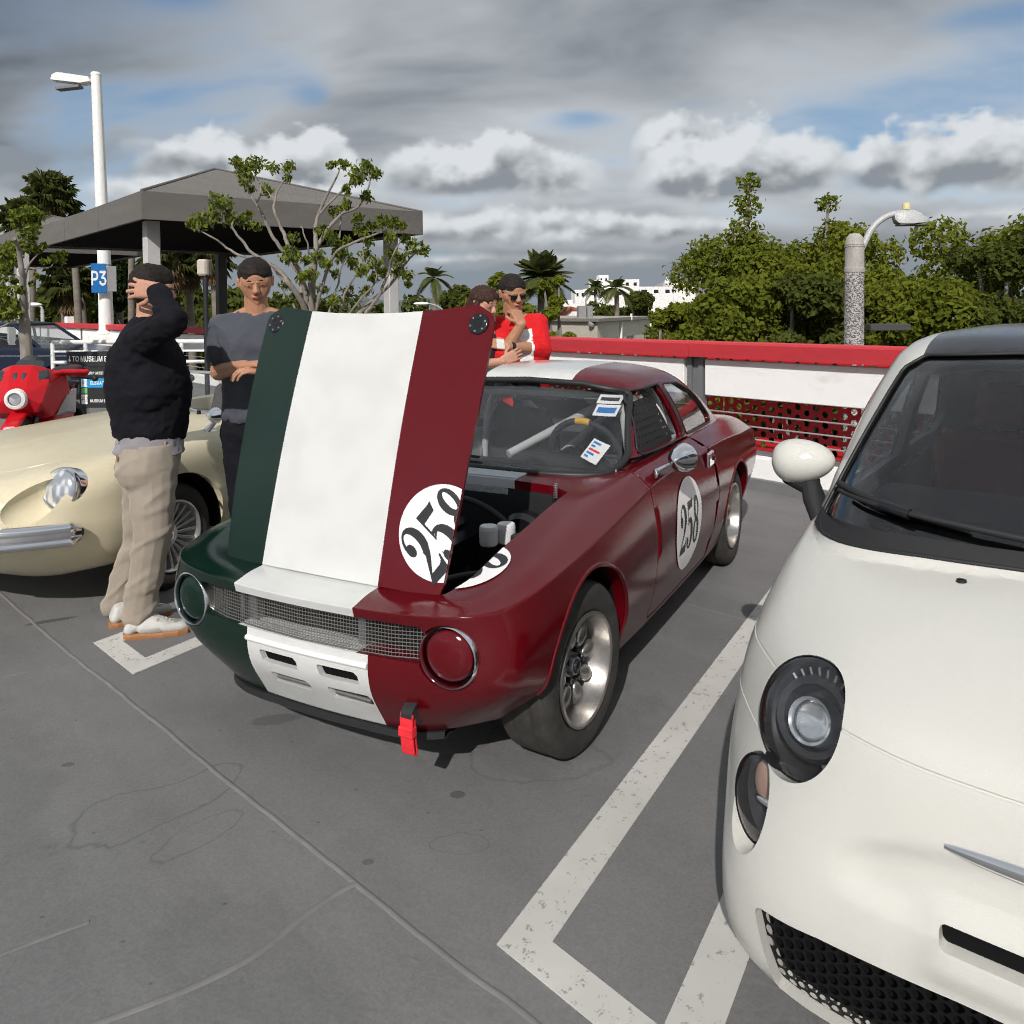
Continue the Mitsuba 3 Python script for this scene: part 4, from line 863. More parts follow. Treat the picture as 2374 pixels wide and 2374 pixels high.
    # bonnet catch springs on the rear of the bay
    hel = np.stack([.455 + .008 * np.cos(np.linspace(0, 40, 160)), .385 + .008 * np.sin(np.linspace(0, 40, 160)), np.linspace(.79, .852, 160)], -1)
    add(c + '__catch_spring', tube(hel, .0018, 5), 'steel_wire', 60, AF)
    # cowl vent, ribbed white panel ahead of the screen
    cv = uniq(c + '__cowl_vent'); M('vent_white', (.55, .58, .60), .4)
    z0 = float(topf(0, .50)) + .004
    add(cv, bx([-.27, .452, z0 - .075], [.235, .462, z0 - .002], .003), 'vent_white', False, AF)
    ribs = []
    for i in range(34):
        x = -.262 + .0148 * i; ribs.append(bx([x, .462, z0 - .006], [x + .0085, .555, z0 + .004], .0015))
    for i, r in enumerate(ribs): add(cv + '__rib', r, 'vent_white', False, AF)
    add(cv + '__rail', cat(bx([-.27, .455, z0 - .006], [.235, .466, z0 + .005], .002), bx([-.27, .551, z0 - .006], [.235, .565, z0 + .005], .002)), 'vent_white', False, AF)
    # ---- glass, seals
    k = uniq(c + '__windscreen'); add(k, drape(wind, front_fn(gh), .04, -.012), 'window_glass', True, AF)
    add(k + '__seal', tube(outline(wind.buffer(.004), front_fn(gh), 160), .0165, 10, closed=True), 'rubber_seal', 60, AF)
    k = uniq(c + '__rear_window'); add(k, drape(back, rear_fn(gh), .05, -.012), 'window_glass', True, AF)
    add(k + '__seal', tube(outline(back.buffer(.004), rear_fn(gh), 120), .014, 8, closed=True), 'rubber_seal', 60, AF)
    for sg in (1, -1):
        k = uniq(c + '__quarter_window'); add(k, drape(qwin, side_fn(gh, sg), .05, -.012), 'window_glass', True, AF)
        add(k + '__seal', tube(outline(qwin, side_fn(gh, sg), 90), .006, 6, closed=True), 'rubber_seal', 60, AF)
        add(c + '__door_window_seal', tube(outline(dwin, side_fn(gh, sg), 90), .006, 6, closed=True), 'rubber_seal', 60, AF)
    # window net on the driver's side
    M('net_black', (.012, .012, .013), .8)
    nety = round_poly([(.90, .895), (1.10, 1.128), (1.40, 1.135), (1.50, .895)], .02); net = []
    for yv in np.arange(.84, 1.50, .034):
        l = LineString([(yv, .8), (yv + .02, 1.3)]).intersection(nety)
        if l.length > .02: net.append(l.buffer(.0125, cap_style=2))
    for zv in np.arange(.915, 1.13, .036):
        l = LineString([(.7, zv), (1.7, zv + .004)]).intersection(nety)
        if l.length > .02: net.append(l.buffer(.0125, cap_style=2))
    net.append(LineString(nety.exterior.coords).buffer(.012))
    add(c + '__window_net', cat(*[drape(unary_union(net), side_fn(gh, 1), .05, -.05 - .001 * i) for i in range(2)]), 'net_black', True, AF)
    for yv in (1.10, 1.17, 1.24, 1.31, 1.38): add(c + '__net_strap', drape(LineString([(yv, 1.12), (yv + .004, 1.172)]).buffer(.006), side_fn(gh, 1), .05, -.046), 'net_black', True, AF)
    # ---- cabin
    add(c + '__cabin_lining', cat(bx([-.585, .70, .275], [.585, 2.35, .285]), bx([-.595, .72, .28], [-.588, 2.3, .86]), bx([.588, .72, .28], [.595, 2.3, .86]), bx([-.58, 2.02, .28], [.58, 2.04, .80]), bx([-.58, 2.04, .79], [.58, 2.55, .80])), 'cabin_grey', False, AF)
    add(c + '__tunnel', tm(m3.Manifold.batch_hull([m3.Manifold.sphere(.06, 16).translate(p) for p in ([-.08, .75, .40], [.08, .75, .40], [-.06, 1.95, .36], [.06, 1.95, .36], [-.13, .75, .29], [.13, .75, .29], [-.12, 1.95, .29], [.12, 1.95, .29])])), 'cabin_grey', 40, AF)
    add(c + '__dashboard', cat(bx([-.57, .70, .70], [.57, .86, .845], .03), bx([.12, .74, .80], [.52, .90, .885], .035)), 'black_matt', 30, AF)
    tubes = {'a_pillar_l': [(.555, .93, .42), (.565, .99, .82), (.47, 1.17, 1.13), (.43, 1.42, 1.165)], 'a_pillar_r': [(-.555, .93, .42), (-.565, .99, .82), (-.47, 1.17, 1.13), (-.43, 1.42, 1.165)],
             'hoop': [(-.55, 1.60, .3), (-.55, 1.60, .9), (-.46, 1.60, 1.13), (-.33, 1.60, 1.18), (.33, 1.60, 1.18), (.46, 1.60, 1.13), (.55, 1.60, .9), (.55, 1.60, .3)],
             'diag': [(-.50, 1.62, .35), (.40, 1.62, 1.15)], 'rear_l': [(.42, 1.62, 1.12), (.42, 2.25, .80)], 'rear_r': [(-.42, 1.62, 1.12), (-.42, 2.25, .80)], 'front': [(-.46, 1.19, 1.135), (.46, 1.19, 1.135)]}
    for kk, pp in tubes.items():
        pts = spline(pp, 40) if len(pp) > 2 else pp
        add(c + '__roll_bar', tube(pts, .021, 12), 'cage_white', 60, AF)
    add(c + '__cage_brace', tube([(-.05, .93, .845), (.36, 1.58, 1.13)], .022, 12), 'cage_white', 60, AF)
    add(c + '__cage_padding', tube([(.27, 1.42, 1.075), (.37, 1.585, 1.135)], .036, 12), 'black_matt', 60, AF)
    ms = uniq(c + '__rear_mirror')
    add(ms, cat(bx([-.16, 1.20, 1.085], [.14, 1.23, 1.15], .012)), 'black_gloss', 30, AF); add(ms + '__stem', cyl([0, 1.21, 1.14], [0, 1.15, 1.19], .010), 'black_matt', 40, AF)
    sw = uniq(c + '__steering_wheel'); a = np.linspace(0, 2 * math.pi, 49)[:-1]
    cx, cyy, cz = .335, 1.00, .865; rot = np.array([[1, 0, 0], [0, math.cos(.35), -math.sin(.35)], [0, math.sin(.35), math.cos(.35)]])
    ringp = np.stack([.178 * np.cos(a), 0 * a, .178 * np.sin(a)], -1) @ rot.T + [cx, cyy, cz]
    add(sw, tube(ringp, .016, 12, closed=True), 'seat_black', 60, AF)
    add(sw + '__marker', tube(ringp[10:14], .0175, 12), 'yellow_mark', 60, AF)
    for a_ in (math.pi, 0, -math.pi / 2): add(sw + '__spoke', cyl([cx, cyy - .02, cz], list(np.array([.172 * math.cos(a_), 0, .172 * math.sin(a_)]) @ rot.T + [cx, cyy, cz]), .010, n=8), 'black_matt', 40, AF)
    add(sw + '__column', cyl([cx, cyy, cz], [cx, .84, .79], .022), 'black_matt', 40, AF)
    for x in (.29, .40): add(c + '__gauge_pod', lathe(np.array([(0, -.02), (.05, -.02), (.056, .03), (.052, .03), (.048, .0), (0, .0)]), 28, 'y').apply_translation([x, .90, .855]), 'black_gloss', 40, AF)
    def seat(x, key):
        k = uniq(c + '__seat')
        pr = [(.00, .30), (.06, .27), (.40, .24), (.46, .26), (.50, .36), (.58, .75), (.60, .98)]
        pts = spline(np.array([(0, 1.12 + a_, z_) for a_, z_ in pr]), 30); wv = np.interp(np.linspace(0, 1, 30), [0, .45, .6, .85, 1], [.23, .24, .25, .24, .13])
        ring = []
        for p_, w2 in zip(pts, wv): ring.append([[x - w2, p_[1] - .11, p_[2] + .05], [x - w2 * .8, p_[1] - .02, p_[2]], [x, p_[1], p_[2]], [x + w2 * .8, p_[1] - .02, p_[2]], [x + w2, p_[1] - .11, p_[2] + .05]])
        ring = np.array(ring); i, j = np.meshgrid(np.arange(29), np.arange(4), indexing='ij')
        f = quads(np.stack([i * 5 + j, (i + 1) * 5 + j, (i + 1) * 5 + j + 1, i * 5 + j + 1], -1).reshape(-1, 4)); v = ring.reshape(-1, 3)
        n_ = len(v); v2 = v + [0, .05, -.02]
        add(k, trimesh.Trimesh(np.vstack([v, v2]), np.vstack([f, f[:, ::-1] + n_]), process=False), 'seat_black', 50, AF)
    seat(.33, 'd'); seat(-.33, 'p')
    add(c + '__bulkhead_hole', lathe(np.array([(0, 0), (.05, 0)]), 24, 'y').apply_translation([-.14, 2.015, .66]), 'dark_cavity', False, AF)
    # stickers inside the screen
    for x0, z0, w2, h2, m_ in ((.40, 1.125, .105, .038, 'white_print'), (.405, 1.075, .105, .046, 'white_print'), (.44, .90, .085, .075, 'white_print')):
        s_ = affinity.rotate(sbox(x0, z0, x0 + w2, z0 + h2), -4 if z0 > 1 else -22); k = uniq(c + '__screen_sticker')
        add(k, drape(s_, front_fn(gh), .03, -.016), m_, True, AF)
        if z0 > 1: add(k + '__print', drape(s_.buffer(-.012), front_fn(gh), .03, -.0145), 'sign_blue_print' if z0 < 1.1 else 'black_print', True, AF)
        else:
            for i in range(5): add(k + '__print', drape(affinity.rotate(sbox(x0 + .01, z0 + .008 + i * .013, x0 + .03 + .035 * ((i * 7) % 3) / 2, z0 + .015 + i * .013), -22, origin=s_.centroid), front_fn(gh), .03, -.0145), 'strap_red' if i == 2 else 'sign_blue_print', True, AF)
    # wiper
    add(c + '__wiper', tube(front_fn(gh)(np.array([(-.55, .895), (-.30, .885), (-.04, .884)]))[0] + [0, -.016, 0], .007, 6), 'black_matt', 40, AF)
    # ---- mirror, handle, side repeater, roundels
    mk = uniq(c + '__wing_mirror')
    sh = lathe(np.array([(0, -.115), (.022, -.108), (.048, -.075), (.062, -.03), (.066, .0), (.060, .006), (0, .006)]), 36, 'y'); 
    sh.apply_transform(rotm([0, 0, 1], -.15)); sh.apply_translation([.825, .985, .890]); add(mk, sh, 'chrome', 40, AF)
    add(mk + '__stem', tube(spline([(.745, .80, .848), (.770, .85, .862), (.805, .93, .878)], 14), np.linspace(.014, .008, 14), 10), 'chrome', 60, AF)
    add(mk + '__foot', lathe(np.array([(0, .006), (.018, .005), (.022, 0)]), 20, 'x').apply_translation([.752, .795, .845]), 'chrome', 40, AF)
    hk = uniq(c + '__door_handle'); hq = np.array([(1.60, .762)]); 
    add(hk, tm(m3.Manifold.batch_hull([m3.Manifold.sphere(.012, 16).translate(p) for p in ([.783, 1.60, .738], [.783, 1.60, .795], [.779, 1.70, .738], [.779, 1.70, .795])])), 'chrome', 40, AF)
    add(hk + '__button', bx([.790, 1.675, .755], [.800, 1.700, .780], .003), 'black_gloss', False, AF)
    rk = uniq(c + '__door_roundel')
    rd = Point(1.205, .532).buffer(.222, quad_segs=32)
    rd = affinity.translate(rd, 0, 0)
    num = affinity.translate(affinity.scale(digits('258'), -.150, .225, origin=(0, 0)), 1.20, .510) if False else affinity.translate(affinity.scale(digits('258'), .165, .235, origin=(0, 0)), 1.205, .527)
    add(rk, drape(rd, side_dr, .03, .004), 'white_print', True, AF, label='white race number roundel on the door')
    add(rk + '__number', drape(num, side_dr, .03, .0055), 'black_print', True, AF)
    # roundel on the bonnet and its remainder on the wing; closed-bonnet plan: centre (.44, -.30)
    return c, gh, topf, top_dr, bay
# ---- shade canopy, lamp posts, planter trees
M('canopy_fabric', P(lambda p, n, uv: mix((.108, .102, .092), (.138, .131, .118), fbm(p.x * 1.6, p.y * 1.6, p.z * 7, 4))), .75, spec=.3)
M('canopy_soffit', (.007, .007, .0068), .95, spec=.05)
M('column_paint', P(lambda p, n, uv: mix((.40, .40, .385), (.50, .50, .48), fbm(p.x * 6, p.y * 6, p.z * 3))), .55)
M('column_dark', (.055, .052, .05), .6)
M('lamp_white', P(lambda p, n, uv: mix((.78, .78, .74), (.66, .655, .61), smoothstep(.55, .9, fbm(p.x * 8, p.y * 8, p.z * 2, 4)))), .45)
M('lamp_shadow', (.16, .16, .155), .6)
M('sign_blue', (.006, .135, .40), .45)
M('sign_blue_print', (.02, .17, .46), .5)
M('sign_grey', (.25, .25, .245), .5, .2)
M('concrete_pebble', P(lambda p, n, uv: mix((.10, .10, .10), (.46, .44, .40), smoothstep(.42, .60, .6 * noise(p.x * 75, p.y * 75, p.z * 75) + .4 * noise(p.x * 40, p.y * 40, p.z * 40)))), .85)
M('concrete_plain', P(lambda p, n, uv: mix((.30, .285, .26), (.45, .43, .395), fbm(p.x * 7, p.y * 7, p.z * 4, 4))), .8)
M('sensor_yellow', (.70, .62, .32), .5)
M('lamp_galv', P(lambda p, n, uv: mix((.40, .415, .405), (.48, .49, .475), fbm(p.x * 5, p.y * 5, p.z * 5))), .55, .1)
CA = np.array([-5.25, 11.39]); CB = np.array([-9.64, 16.30]); CC = np.array([-1.55, 14.06]); CD = CB + CC - CA
def canopy(name, label, A_, B2, C_, zb, zt, za, cols):
    t = thing(name, label, 'canopy'); D_ = B2 + C_ - A_; cen = (A_ + D_) / 2
    P4 = [A_, C_, D_, B2]
    for i in range(4):
        a, b = P4[i], P4[(i + 1) % 4]; d = (b - a) / np.linalg.norm(b - a); nn = np.array([d[1], -d[0]])
        q = Polygon([a, b, b - nn * .05, a - nn * .05]); m = extr(q, zt - zb, zb)
        add(t + '__fascia', m, 'canopy_fabric', False)
        L = np.linalg.norm(b - a); k = int(L / 2.6)
        for j in range(1, k + 1): 
            c = a + (b - a) * j / (k + 1); add(t + '__fascia_seam', extr(Polygon([c - d * .012 + nn * .004, c + d * .012 + nn * .004, c + d * .012, c - d * .012]), zt - zb - .02, zb + .01), 'canopy_fabric', False)
    ap = np.r_[cen, za]; top = [np.r_[p_ + (cen - p_) * .004, zt - .004] for p_ in P4]
    for i in range(4):
        a, b = top[i], top[(i + 1) % 4]; m_ = (a + b) / 2
        pts = np.array([a, b, ap, a - [0, 0, .05], b - [0, 0, .05], ap - [0, 0, .05]])
        add(t + '__roof_slope', trimesh.convex.convex_hull(pts), 'canopy_fabric', False)
    for i in range(4):
        a = top[i]; add(t + '__roof_hip', tube([a + [0, 0, .01], ap + [0, 0, .01]], .022, 6), 'canopy_fabric', 60)
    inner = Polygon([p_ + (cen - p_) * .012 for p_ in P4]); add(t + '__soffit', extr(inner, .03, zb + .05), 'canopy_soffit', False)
    for x, y, mt in cols:
        k = add(t + '__column', Frame(x, y, math.radians(42)).m is not None and place(bx([-.10, -.10, 0], [.10, .10, zb + .05], .012), Frame(x, y, math.radians(48)).m), mt, False)
    return t
def xy(vx, Y): p = at(vx, 560, Y); return p[0], p[1]
canopy('shade_canopy', 'large grey hipped fabric canopy on posts behind the cream roadster', CA, CB, CC, 2.90, 3.30, 4.27,
       [(*xy(288, 12.1), 'column_paint'), (*xy(418, 18.4), 'column_dark'), (*xy(738, 14.4), 'column_paint'), (*xy(45, 16.2), 'column_paint')])
a_, b_ = at(2, 460, 21), at(48, 452, 21); dd = np.array([-.67, .745])
canopy('shade_canopy', 'corner of a second grey canopy at the far left edge behind the tree', b_[:2], b_[:2] + dd * 8, b_[:2] + np.array([.745, .67]) * 3, 3.2, 3.85, 4.6, [(*xy(20, 25), 'column_paint')])
# white lamp post with the blue sign
lp = thing('lamp_post', 'tall white lamp post with a blue P3 sign behind the canopy', 'lamp post'); LPY = 21.3
pb_, pt_ = at(201, 625, LPY), at(187.5, 140, LPY); pb_[2] = 0; pt_[0] = pb_[0] - .12
add(lp + '__pole', tube([[pb_[0], pb_[1], .9], [pb_[0] - .02, pb_[1], 3.0], [pt_[0], pt_[1], pt_[2]]], [.185, .165, .125], 16), 'lamp_white', 60)
add(lp + '__footing', lathe(np.array([(0, 1.02), (.30, 1.0), (.34, .95), (.36, 0), (0, 0)]), 28).apply_translation([pb_[0], pb_[1], 0]), 'stucco_white', 30)
add(lp + '__flange', lathe(np.array([(.0, 1.12), (.21, 1.10), (.25, 1.02), (0, 1.02)]), 24).apply_translation([pb_[0], pb_[1], 0]), 'lamp_white', 30)
hd = uniq(lp + '__lamp_head'); zc = pt_[2] - .12
sh_ = Polygon([(-1.12, -.05), (-1.08, .08), (-.95, .14), (-.14, .02), (-.10, -.10), (-.35, -.14)]); m = tm(prism(sh_, -.16, .16, 'y')); m.apply_translation([pt_[0], pt_[1], zc]); add(hd, m, 'lamp_white', False)
m = bx([-1.04, -.13, -.165], [-.42, .13, -.10]); m.apply_transform(rotm([0, 1, 0], -.10)); m.apply_translation([pt_[0], pt_[1], zc - .03]); add(hd + '__lens', m, 'lamp_shadow', False)
add(lp + '__pole_cap', lathe(np.array([(0, .05), (.10, .045), (.135, 0), (.135, -.03)]), 18).apply_translation(pt_), 'lamp_white', 40)
sg_ = uniq(lp + '__parking_sign'); s0 = at(186.5, 525, LPY - .35); SF = Frame(s0[0], s0[1], -.42, s0[2])
add(sg_, bx([-.178, -.02, -.385], [.178, .02, .385], .008), 'sign_blue', False, SF)
tx = meshkit.text_mesh('P3', .36, .004, bold=True); b2 = tx.bounds; tx.apply_translation([-(b2[0, 0] + b2[1, 0]) / 2, -(b2[0, 1] + b2[1, 1]) / 2, 0]); tx.apply_scale([.62, 1.0, 1.0])
tx.apply_transform(np.array([[1, 0, 0, 0], [0, 0, -1, -.0205], [0, 1, 0, 0.0], [0, 0, 0, 1.0]])); add(sg_ + '__letters', tx, 'white_print', False, SF)
add(lp + '__sign_bracket', bx([-.02, .03, -.33], [.30, .055, .33], .006), 'sign_grey', False, Frame(s0[0] + .17, s0[1] + .05, .35, s0[2] - .02))
for dz in (.36, -.36): add(lp + '__sign_strap', lathe(np.array([(.170, -.02), (.178, -.02), (.178, .02), (.170, .02)]), 20).apply_translation([pb_[0] - .03, pb_[1], s0[2] + dz]), 'sign_grey', 40)
# concrete street lamp on the right
cl = thing('street_lamp', 'pebbled concrete street lamp with a curved arm above the red rail', 'street lamp'); Yc = 12.6
bc = at(1611, 650, Yc); tc = at(1612, 512, Yc); X, Yq = bc[0], Yc
add(cl + '__post', tube([[X, Yq, GZ], [X, Yq, tc[2]]], [.20, .143], 24), 'concrete_pebble', 60)
t2, t3 = at(1612, 463, Yc)[2], at(1612, 440, Yc)[2]
add(cl + '__collar', lathe(np.array([(.150, tc[2] - .02), (.156, tc[2]), (.156, tc[2] + .055), (.142, tc[2] + .06), (.142, t2 - .03), (.152, t2 - .025), (.152, t2 - .008), (.142, t2 - .004), (.150, t2 + .004), (.150, t2 + .02), (.138, t2 + .022), (.118, t3 - .06), (.07, t3 - .01), (0, t3)]), 28).apply_translation([X, Yq, 0]), 'concrete_plain', 40)
arm = spline([[X + .10, Yq, t2 - .08], [X + .15, Yq, t2 + .02], at(1645, 432, Yc), at(1668, 411, Yc), at(1690, 403, Yc), at(1702, 402, Yc)], 30); arm[:, 1] = Yq
add(cl + '__arm', tube(arm, np.linspace(.050, .046, 30), 14), 'lamp_galv', 60)
h0, h1 = at(1686, 402, Yc), at(1752, 418, Yc); Lh = h1[0] - h0[0]
rings = []
for u, w, zt_, zb_ in ((0, .05, .02, -.10), (.08, .085, .035, -.16), (.25, .12, .045, -.175), (.5, .13, .04, -.175), (.72, .125, .0, -.16), (.9, .08, -.08, -.148), (1.0, .02, -.12, -.14)):
    x = h0[0] + u * Lh; z = h0[2]; rings.append([[x, Yq - w, z + zb_], [x, Yq - w * .95, z + zb_ * .25 + zt_ * .5], [x, Yq - w * .5, z + zt_], [x, Yq + w * .5, z + zt_], [x, Yq + w * .95, z + zb_ * .25 + zt_ * .5], [x, Yq + w, z + zb_]])
rg = np.array(rings); n_ = 6; i, j = np.meshgrid(np.arange(len(rg) - 1), np.arange(n_), indexing='ij'); f = quads(np.stack([i * n_ + j, (i + 1) * n_ + j, (i + 1) * n_ + (j + 1) % n_, i * n_ + (j + 1) % n_], -1).reshape(-1, 4)); f = np.vstack([f, [[0, k, k + 1] for k in range(1, 5)], [[36 + 0, 36 + k + 1, 36 + k] for k in range(1, 5)]])
hk_ = uniq(cl + '__lamp_head'); add(hk_, trimesh.Trimesh(rg.reshape(-1, 3), f, process=False), 'lamp_galv', 50)
add(hk_ + '__lens', bx([h0[0] + .12 * Lh, Yq - .10, h0[2] - .20], [h0[0] + .86 * Lh, Yq + .10, h0[2] - .168], .01), 'lamp_shadow', False)
pc = at(1710, 389, Yc); add(hk_ + '__sensor', lathe(np.array([(0, .055), (.055, .05), (.060, .0), (.056, -.05), (0, -.05)]), 20).apply_translation([pc[0], Yq, pc[2]]), 'sensor_yellow', 40)
sl0 = at(1612, 645, Yc); add(cl + '__pull_box', bx([X + .22, Yq - .1, 1.20], [X + .85, Yq + .1, 1.31], .01), 'column_dark', False)
# far cobra-head lamps
def cobra(label, foot, arm_pts, Y, r=.07):
    t = thing('cobra_lamp', label, 'street lamp', 'far cobra street lamps'); f0 = at(*foot, Y); base = f0.copy(); base[2] = GZ
    add(t + '__post', tube([base, f0], [r * 1.3, r], 8), 'lamp_galv', 60)
    pts = spline([f0] + [at(*q, Y) for q in arm_pts], 14); add(t + '__arm', tube(pts, r * .6, 6), 'lamp_galv', 60)
    e = pts[-1]; h = trimesh.creation.icosphere(2, 1); h.apply_scale([r * 6, r * 2.4, r * 1.3]); h.apply_translation(e); add(t + '__lamp_head', h, 'lamp_white', 60)
cobra('small far street lamp with its arm to the left, behind the far red rail', (80, 584), [(76, 578), (68, 575), (60, 575)], 32)
cobra('far street lamp arched over the treetops behind the bonnet edge', (842, 600), [(838, 588), (826, 578), (808, 573), (795, 573)], 36, .06)
# black post with a beige box
bp = thing('post_box', 'black post carrying a beige box, left of the man in the grey shirt', 'post'); p0 = at(388, 560, 8.6)
add(bp + '__post', cyl([p0[0], p0[1], 0], [p0[0], p0[1], at(0, 520, 8.6)[2]], .026, n=12), 'black_matt', 40)
q = at(384, 505, 8.6); add(bp + '__box', bx([q[0] - .055, q[1] - .06, q[2] - .088], [q[0] + .05, q[1] + .06, q[2] + .088], .02), 'stucco_beige', 30)
add(bp + '__box_side', bx([q[0] + .052, q[1] - .055, q[2] - .082], [q[0] + .075, q[1] + .06, q[2] + .082], .008), 'bark_palm', False)

# ---- planter trees with drooping leaves
def planter_tree(name, label, Y, cx, cy, sc, branches, clus, trunk, seed, dark=()):
    t = thing(name, label, 'tree'); r = np.random.default_rng(seed)
    def px(x, y, dy=0.0): return at((cx + x / sc) * .81381, (cy + y / sc) * .81381, Y + dy)
    bs = []
    for pts, r0, r1 in branches:
        dy = np.cumsum(r.normal(0, .10, len(pts))) ; dy -= dy[0] 
        pp = np.array([px(x, y, d) for (x, y), d in zip(pts, dy)]); c = spline(pp, 6 * len(pp)); c += (meshkit.fbm(c * 9, 2, seed)[:, None] - .5) * .03
        bs.append(tube(c, np.linspace(r0, r1, len(c)), 8))
    if trunk is not None:
        tp = px(*trunk); bs.append(tube(spline([[tp[0] - .03, Y, 0], [tp[0] + .02, Y, tp[2] * .5], tp], 12), np.linspace(.085, .06, 12), 12))
    P_, tw = [], []
    for i, (x, y, rad) in enumerate(clus):
        c = px(x, y, r.normal(0, .22)); R_ = rad / sc / 1850 * Y * 1.30
        m = int(18 + 1.9 * (rad / 10) ** 2); d = r.normal(size=(m, 3)); d /= np.linalg.norm(d, axis=1, keepdims=True); p = c + d * R_ * r.uniform(.25, 1.0, (m, 1)) * [1, 1.1, .9]; P_.append(p)
        for q_ in p[:max(5, m // 5)]: tw.append(tube(spline([c + [0, 0, -R_ * .9], (c + q_) / 2 + [0, 0, -R_ * .1], q_], 5), [.006, .005, .004, .003, .002], 4, caps=False))
    P_ = np.vstack(P_)
    add(t + '__trunk', cat(*bs), 'bark_grey', 60); add(t + '__twig', cat(*tw), 'bark_grey', 60, kind='stuff')
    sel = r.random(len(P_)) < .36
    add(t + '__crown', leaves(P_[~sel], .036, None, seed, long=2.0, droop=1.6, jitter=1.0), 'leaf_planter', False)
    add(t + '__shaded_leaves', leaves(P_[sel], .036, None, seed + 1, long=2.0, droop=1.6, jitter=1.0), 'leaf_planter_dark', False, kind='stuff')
br = [([(950, 1250), (800, 1010), (700, 905), (520, 775), (395, 625), (388, 560)], .035, .010), ([(960, 1240), (985, 1000), (1000, 800), (1012, 540), (1085, 370), (1145, 260), (1190, 150)], .042, .008), ([(945, 1200), (880, 930), (805, 765), (740, 600), (700, 500), (705, 380), (770, 250)], .036, .007), ([(900, 1100), (850, 900), (750, 760), (640, 590), (560, 420), (475, 290), (440, 220)], .032, .007), ([(1000, 790), (1090, 620), (1190, 510), (1330, 440), (1400, 300), (1400, 200)], .026, .007), ([(1040, 500), (1110, 420), (1250, 280), (1340, 190)], .016, .006), ([(1080, 940), (1180, 770), (1290, 715), (1430, 660), (1520, 630), (1600, 570)], .022, .007), ([(1000, 1240), (1080, 960), (1130, 830), (1180, 660), (1190, 520)], .024, .008), ([(1300, 1270), (1450, 1130), (1560, 1030), (1660, 890), (1740, 800), (1830, 760)], .028, .008), ([(1380, 1240), (1500, 1060), (1550, 930), (1590, 800), (1640, 700)], .022, .007), ([(620, 900), (470, 820), (340, 755), (230, 670), (150, 630)], .020, .007), ([(960, 800), (930, 690), (895, 590)], .012, .006), ([(700, 900), (790, 1010)], .028, .03), ([(1180, 1250), (1230, 1080), (1340, 900), (1350, 760)], .018, .006), ([(860, 1240), (800, 1120), (740, 1040)], .014, .006), ([(1100, 1260), (1160, 1060), (1200, 900), (1240, 820)], .016, .006), ([(560, 420), (590, 330), (570, 220)], .010, .004), ([(700, 400), (640, 330), (600, 260)], .010, .004), ([(990, 1250), (960, 1080), (960, 960)], .03, .014), ([(1250, 1260), (1330, 1150), (1430, 1040), (1450, 900)], .015, .005)]
cl_ = [(480, 170, 75), (420, 120, 50), (560, 120, 55), (680, 160, 45), (800, 150, 45), (480, 250, 50), (640, 330, 45), (790, 240, 30), (520, 320, 35), (130, 560, 70), (230, 530, 65), (300, 430, 70), (370, 540, 60), (470, 560, 50), (560, 590, 40), (260, 380, 40), (80, 570, 35), (500, 510, 35), (1120, 130, 38), (1210, 130, 42), (1350, 190, 80), (1390, 130, 40), (1460, 210, 42), (1300, 240, 55), (1390, 370, 45), (1230, 440, 40), (1150, 480, 40), (1240, 320, 35), (1320, 530, 45), (1060, 630, 55), (1120, 680, 48), (830, 680, 45), (800, 815, 65), (850, 830, 50), (1020, 820, 50), (1080, 870, 40), (960, 960, 50), (1200, 800, 65), (1150, 720, 50), (1390, 700, 45), (1340, 620, 50), (1500, 560, 55), (1590, 570, 50), (1650, 590, 30), (1560, 680, 45), (1680, 690, 45), (1740, 740, 58), (1820, 770, 40), (1640, 830, 60), (1570, 800, 50), (1620, 930, 55), (1690, 960, 40), (1370, 800, 50), (1450, 870, 55), (1350, 920, 50), (1440, 980, 45), (1500, 940, 45), (780, 1030, 40), (900, 980, 40), (720, 1120, 30), (1700, 1030, 28), (1420, 590, 35), (1240, 700, 35), (930, 850, 35), (1280, 870, 40), (1150, 950, 35), (840, 1120, 45), (1060, 1060, 40), (1250, 1080, 45), (1380, 1080, 45), (1130, 1150, 45), (960, 1120, 40)]
planter_tree('planter_tree', 'open branched tree with drooping glossy leaves in front of the canopy', 9.2, 420, 340, 3.22, br, cl_, (955, 1245), 3)
br2 = [([(255, 1660), (250, 1400), (235, 1150), (200, 950), (150, 800)], .05, .02), ([(250, 1420), (330, 1050), (410, 960), (470, 900)], .018, .006), ([(240, 1260), (100, 1180), (0, 1290)], .02, .008), ([(245, 1130), (370, 1120), (520, 1110), (600, 1000)], .010, .005), ([(240, 1000), (300, 760), (280, 560)], .016, .006), ([(140, 1670), (60, 1720), (0, 1740)], .014, .010)]
cl2 = [(240, 560, 85), (320, 520, 70), (390, 580, 60), (180, 620, 60), (290, 640, 80), (360, 700, 55), (250, 740, 60), (330, 800, 55), (150, 540, 50), (420, 540, 40), (90, 910, 80), (30, 960, 70), (120, 1030, 70), (60, 1120, 70), (20, 1230, 60), (150, 900, 60), (230, 880, 55), (320, 900, 50), (410, 920, 40), (470, 880, 36), (570, 1010, 40), (650, 1020, 45), (680, 960, 30), (620, 970, 40), (30, 1040, 60), (60, 1350, 60), (120, 1480, 60), (40, 1540, 60), (160, 1580, 60), (90, 1620, 60), (30, 1450, 55), (200, 1500, 50), (210, 1340, 40), (340, 1280, 22), (390, 1190, 22), (150, 1250, 40), (460, 1040, 30), (0, 1340, 50)]
planter_tree('planter_tree', 'tree with drooping leaves and a grey trunk at the left edge before the navy saloon', 9.6, 0, 380, 4.6, br2, cl2, (255, 1650), 8)
coupe, coupe_gh, coupe_topf, coupe_top_dr, coupe_bay = build_coupe()
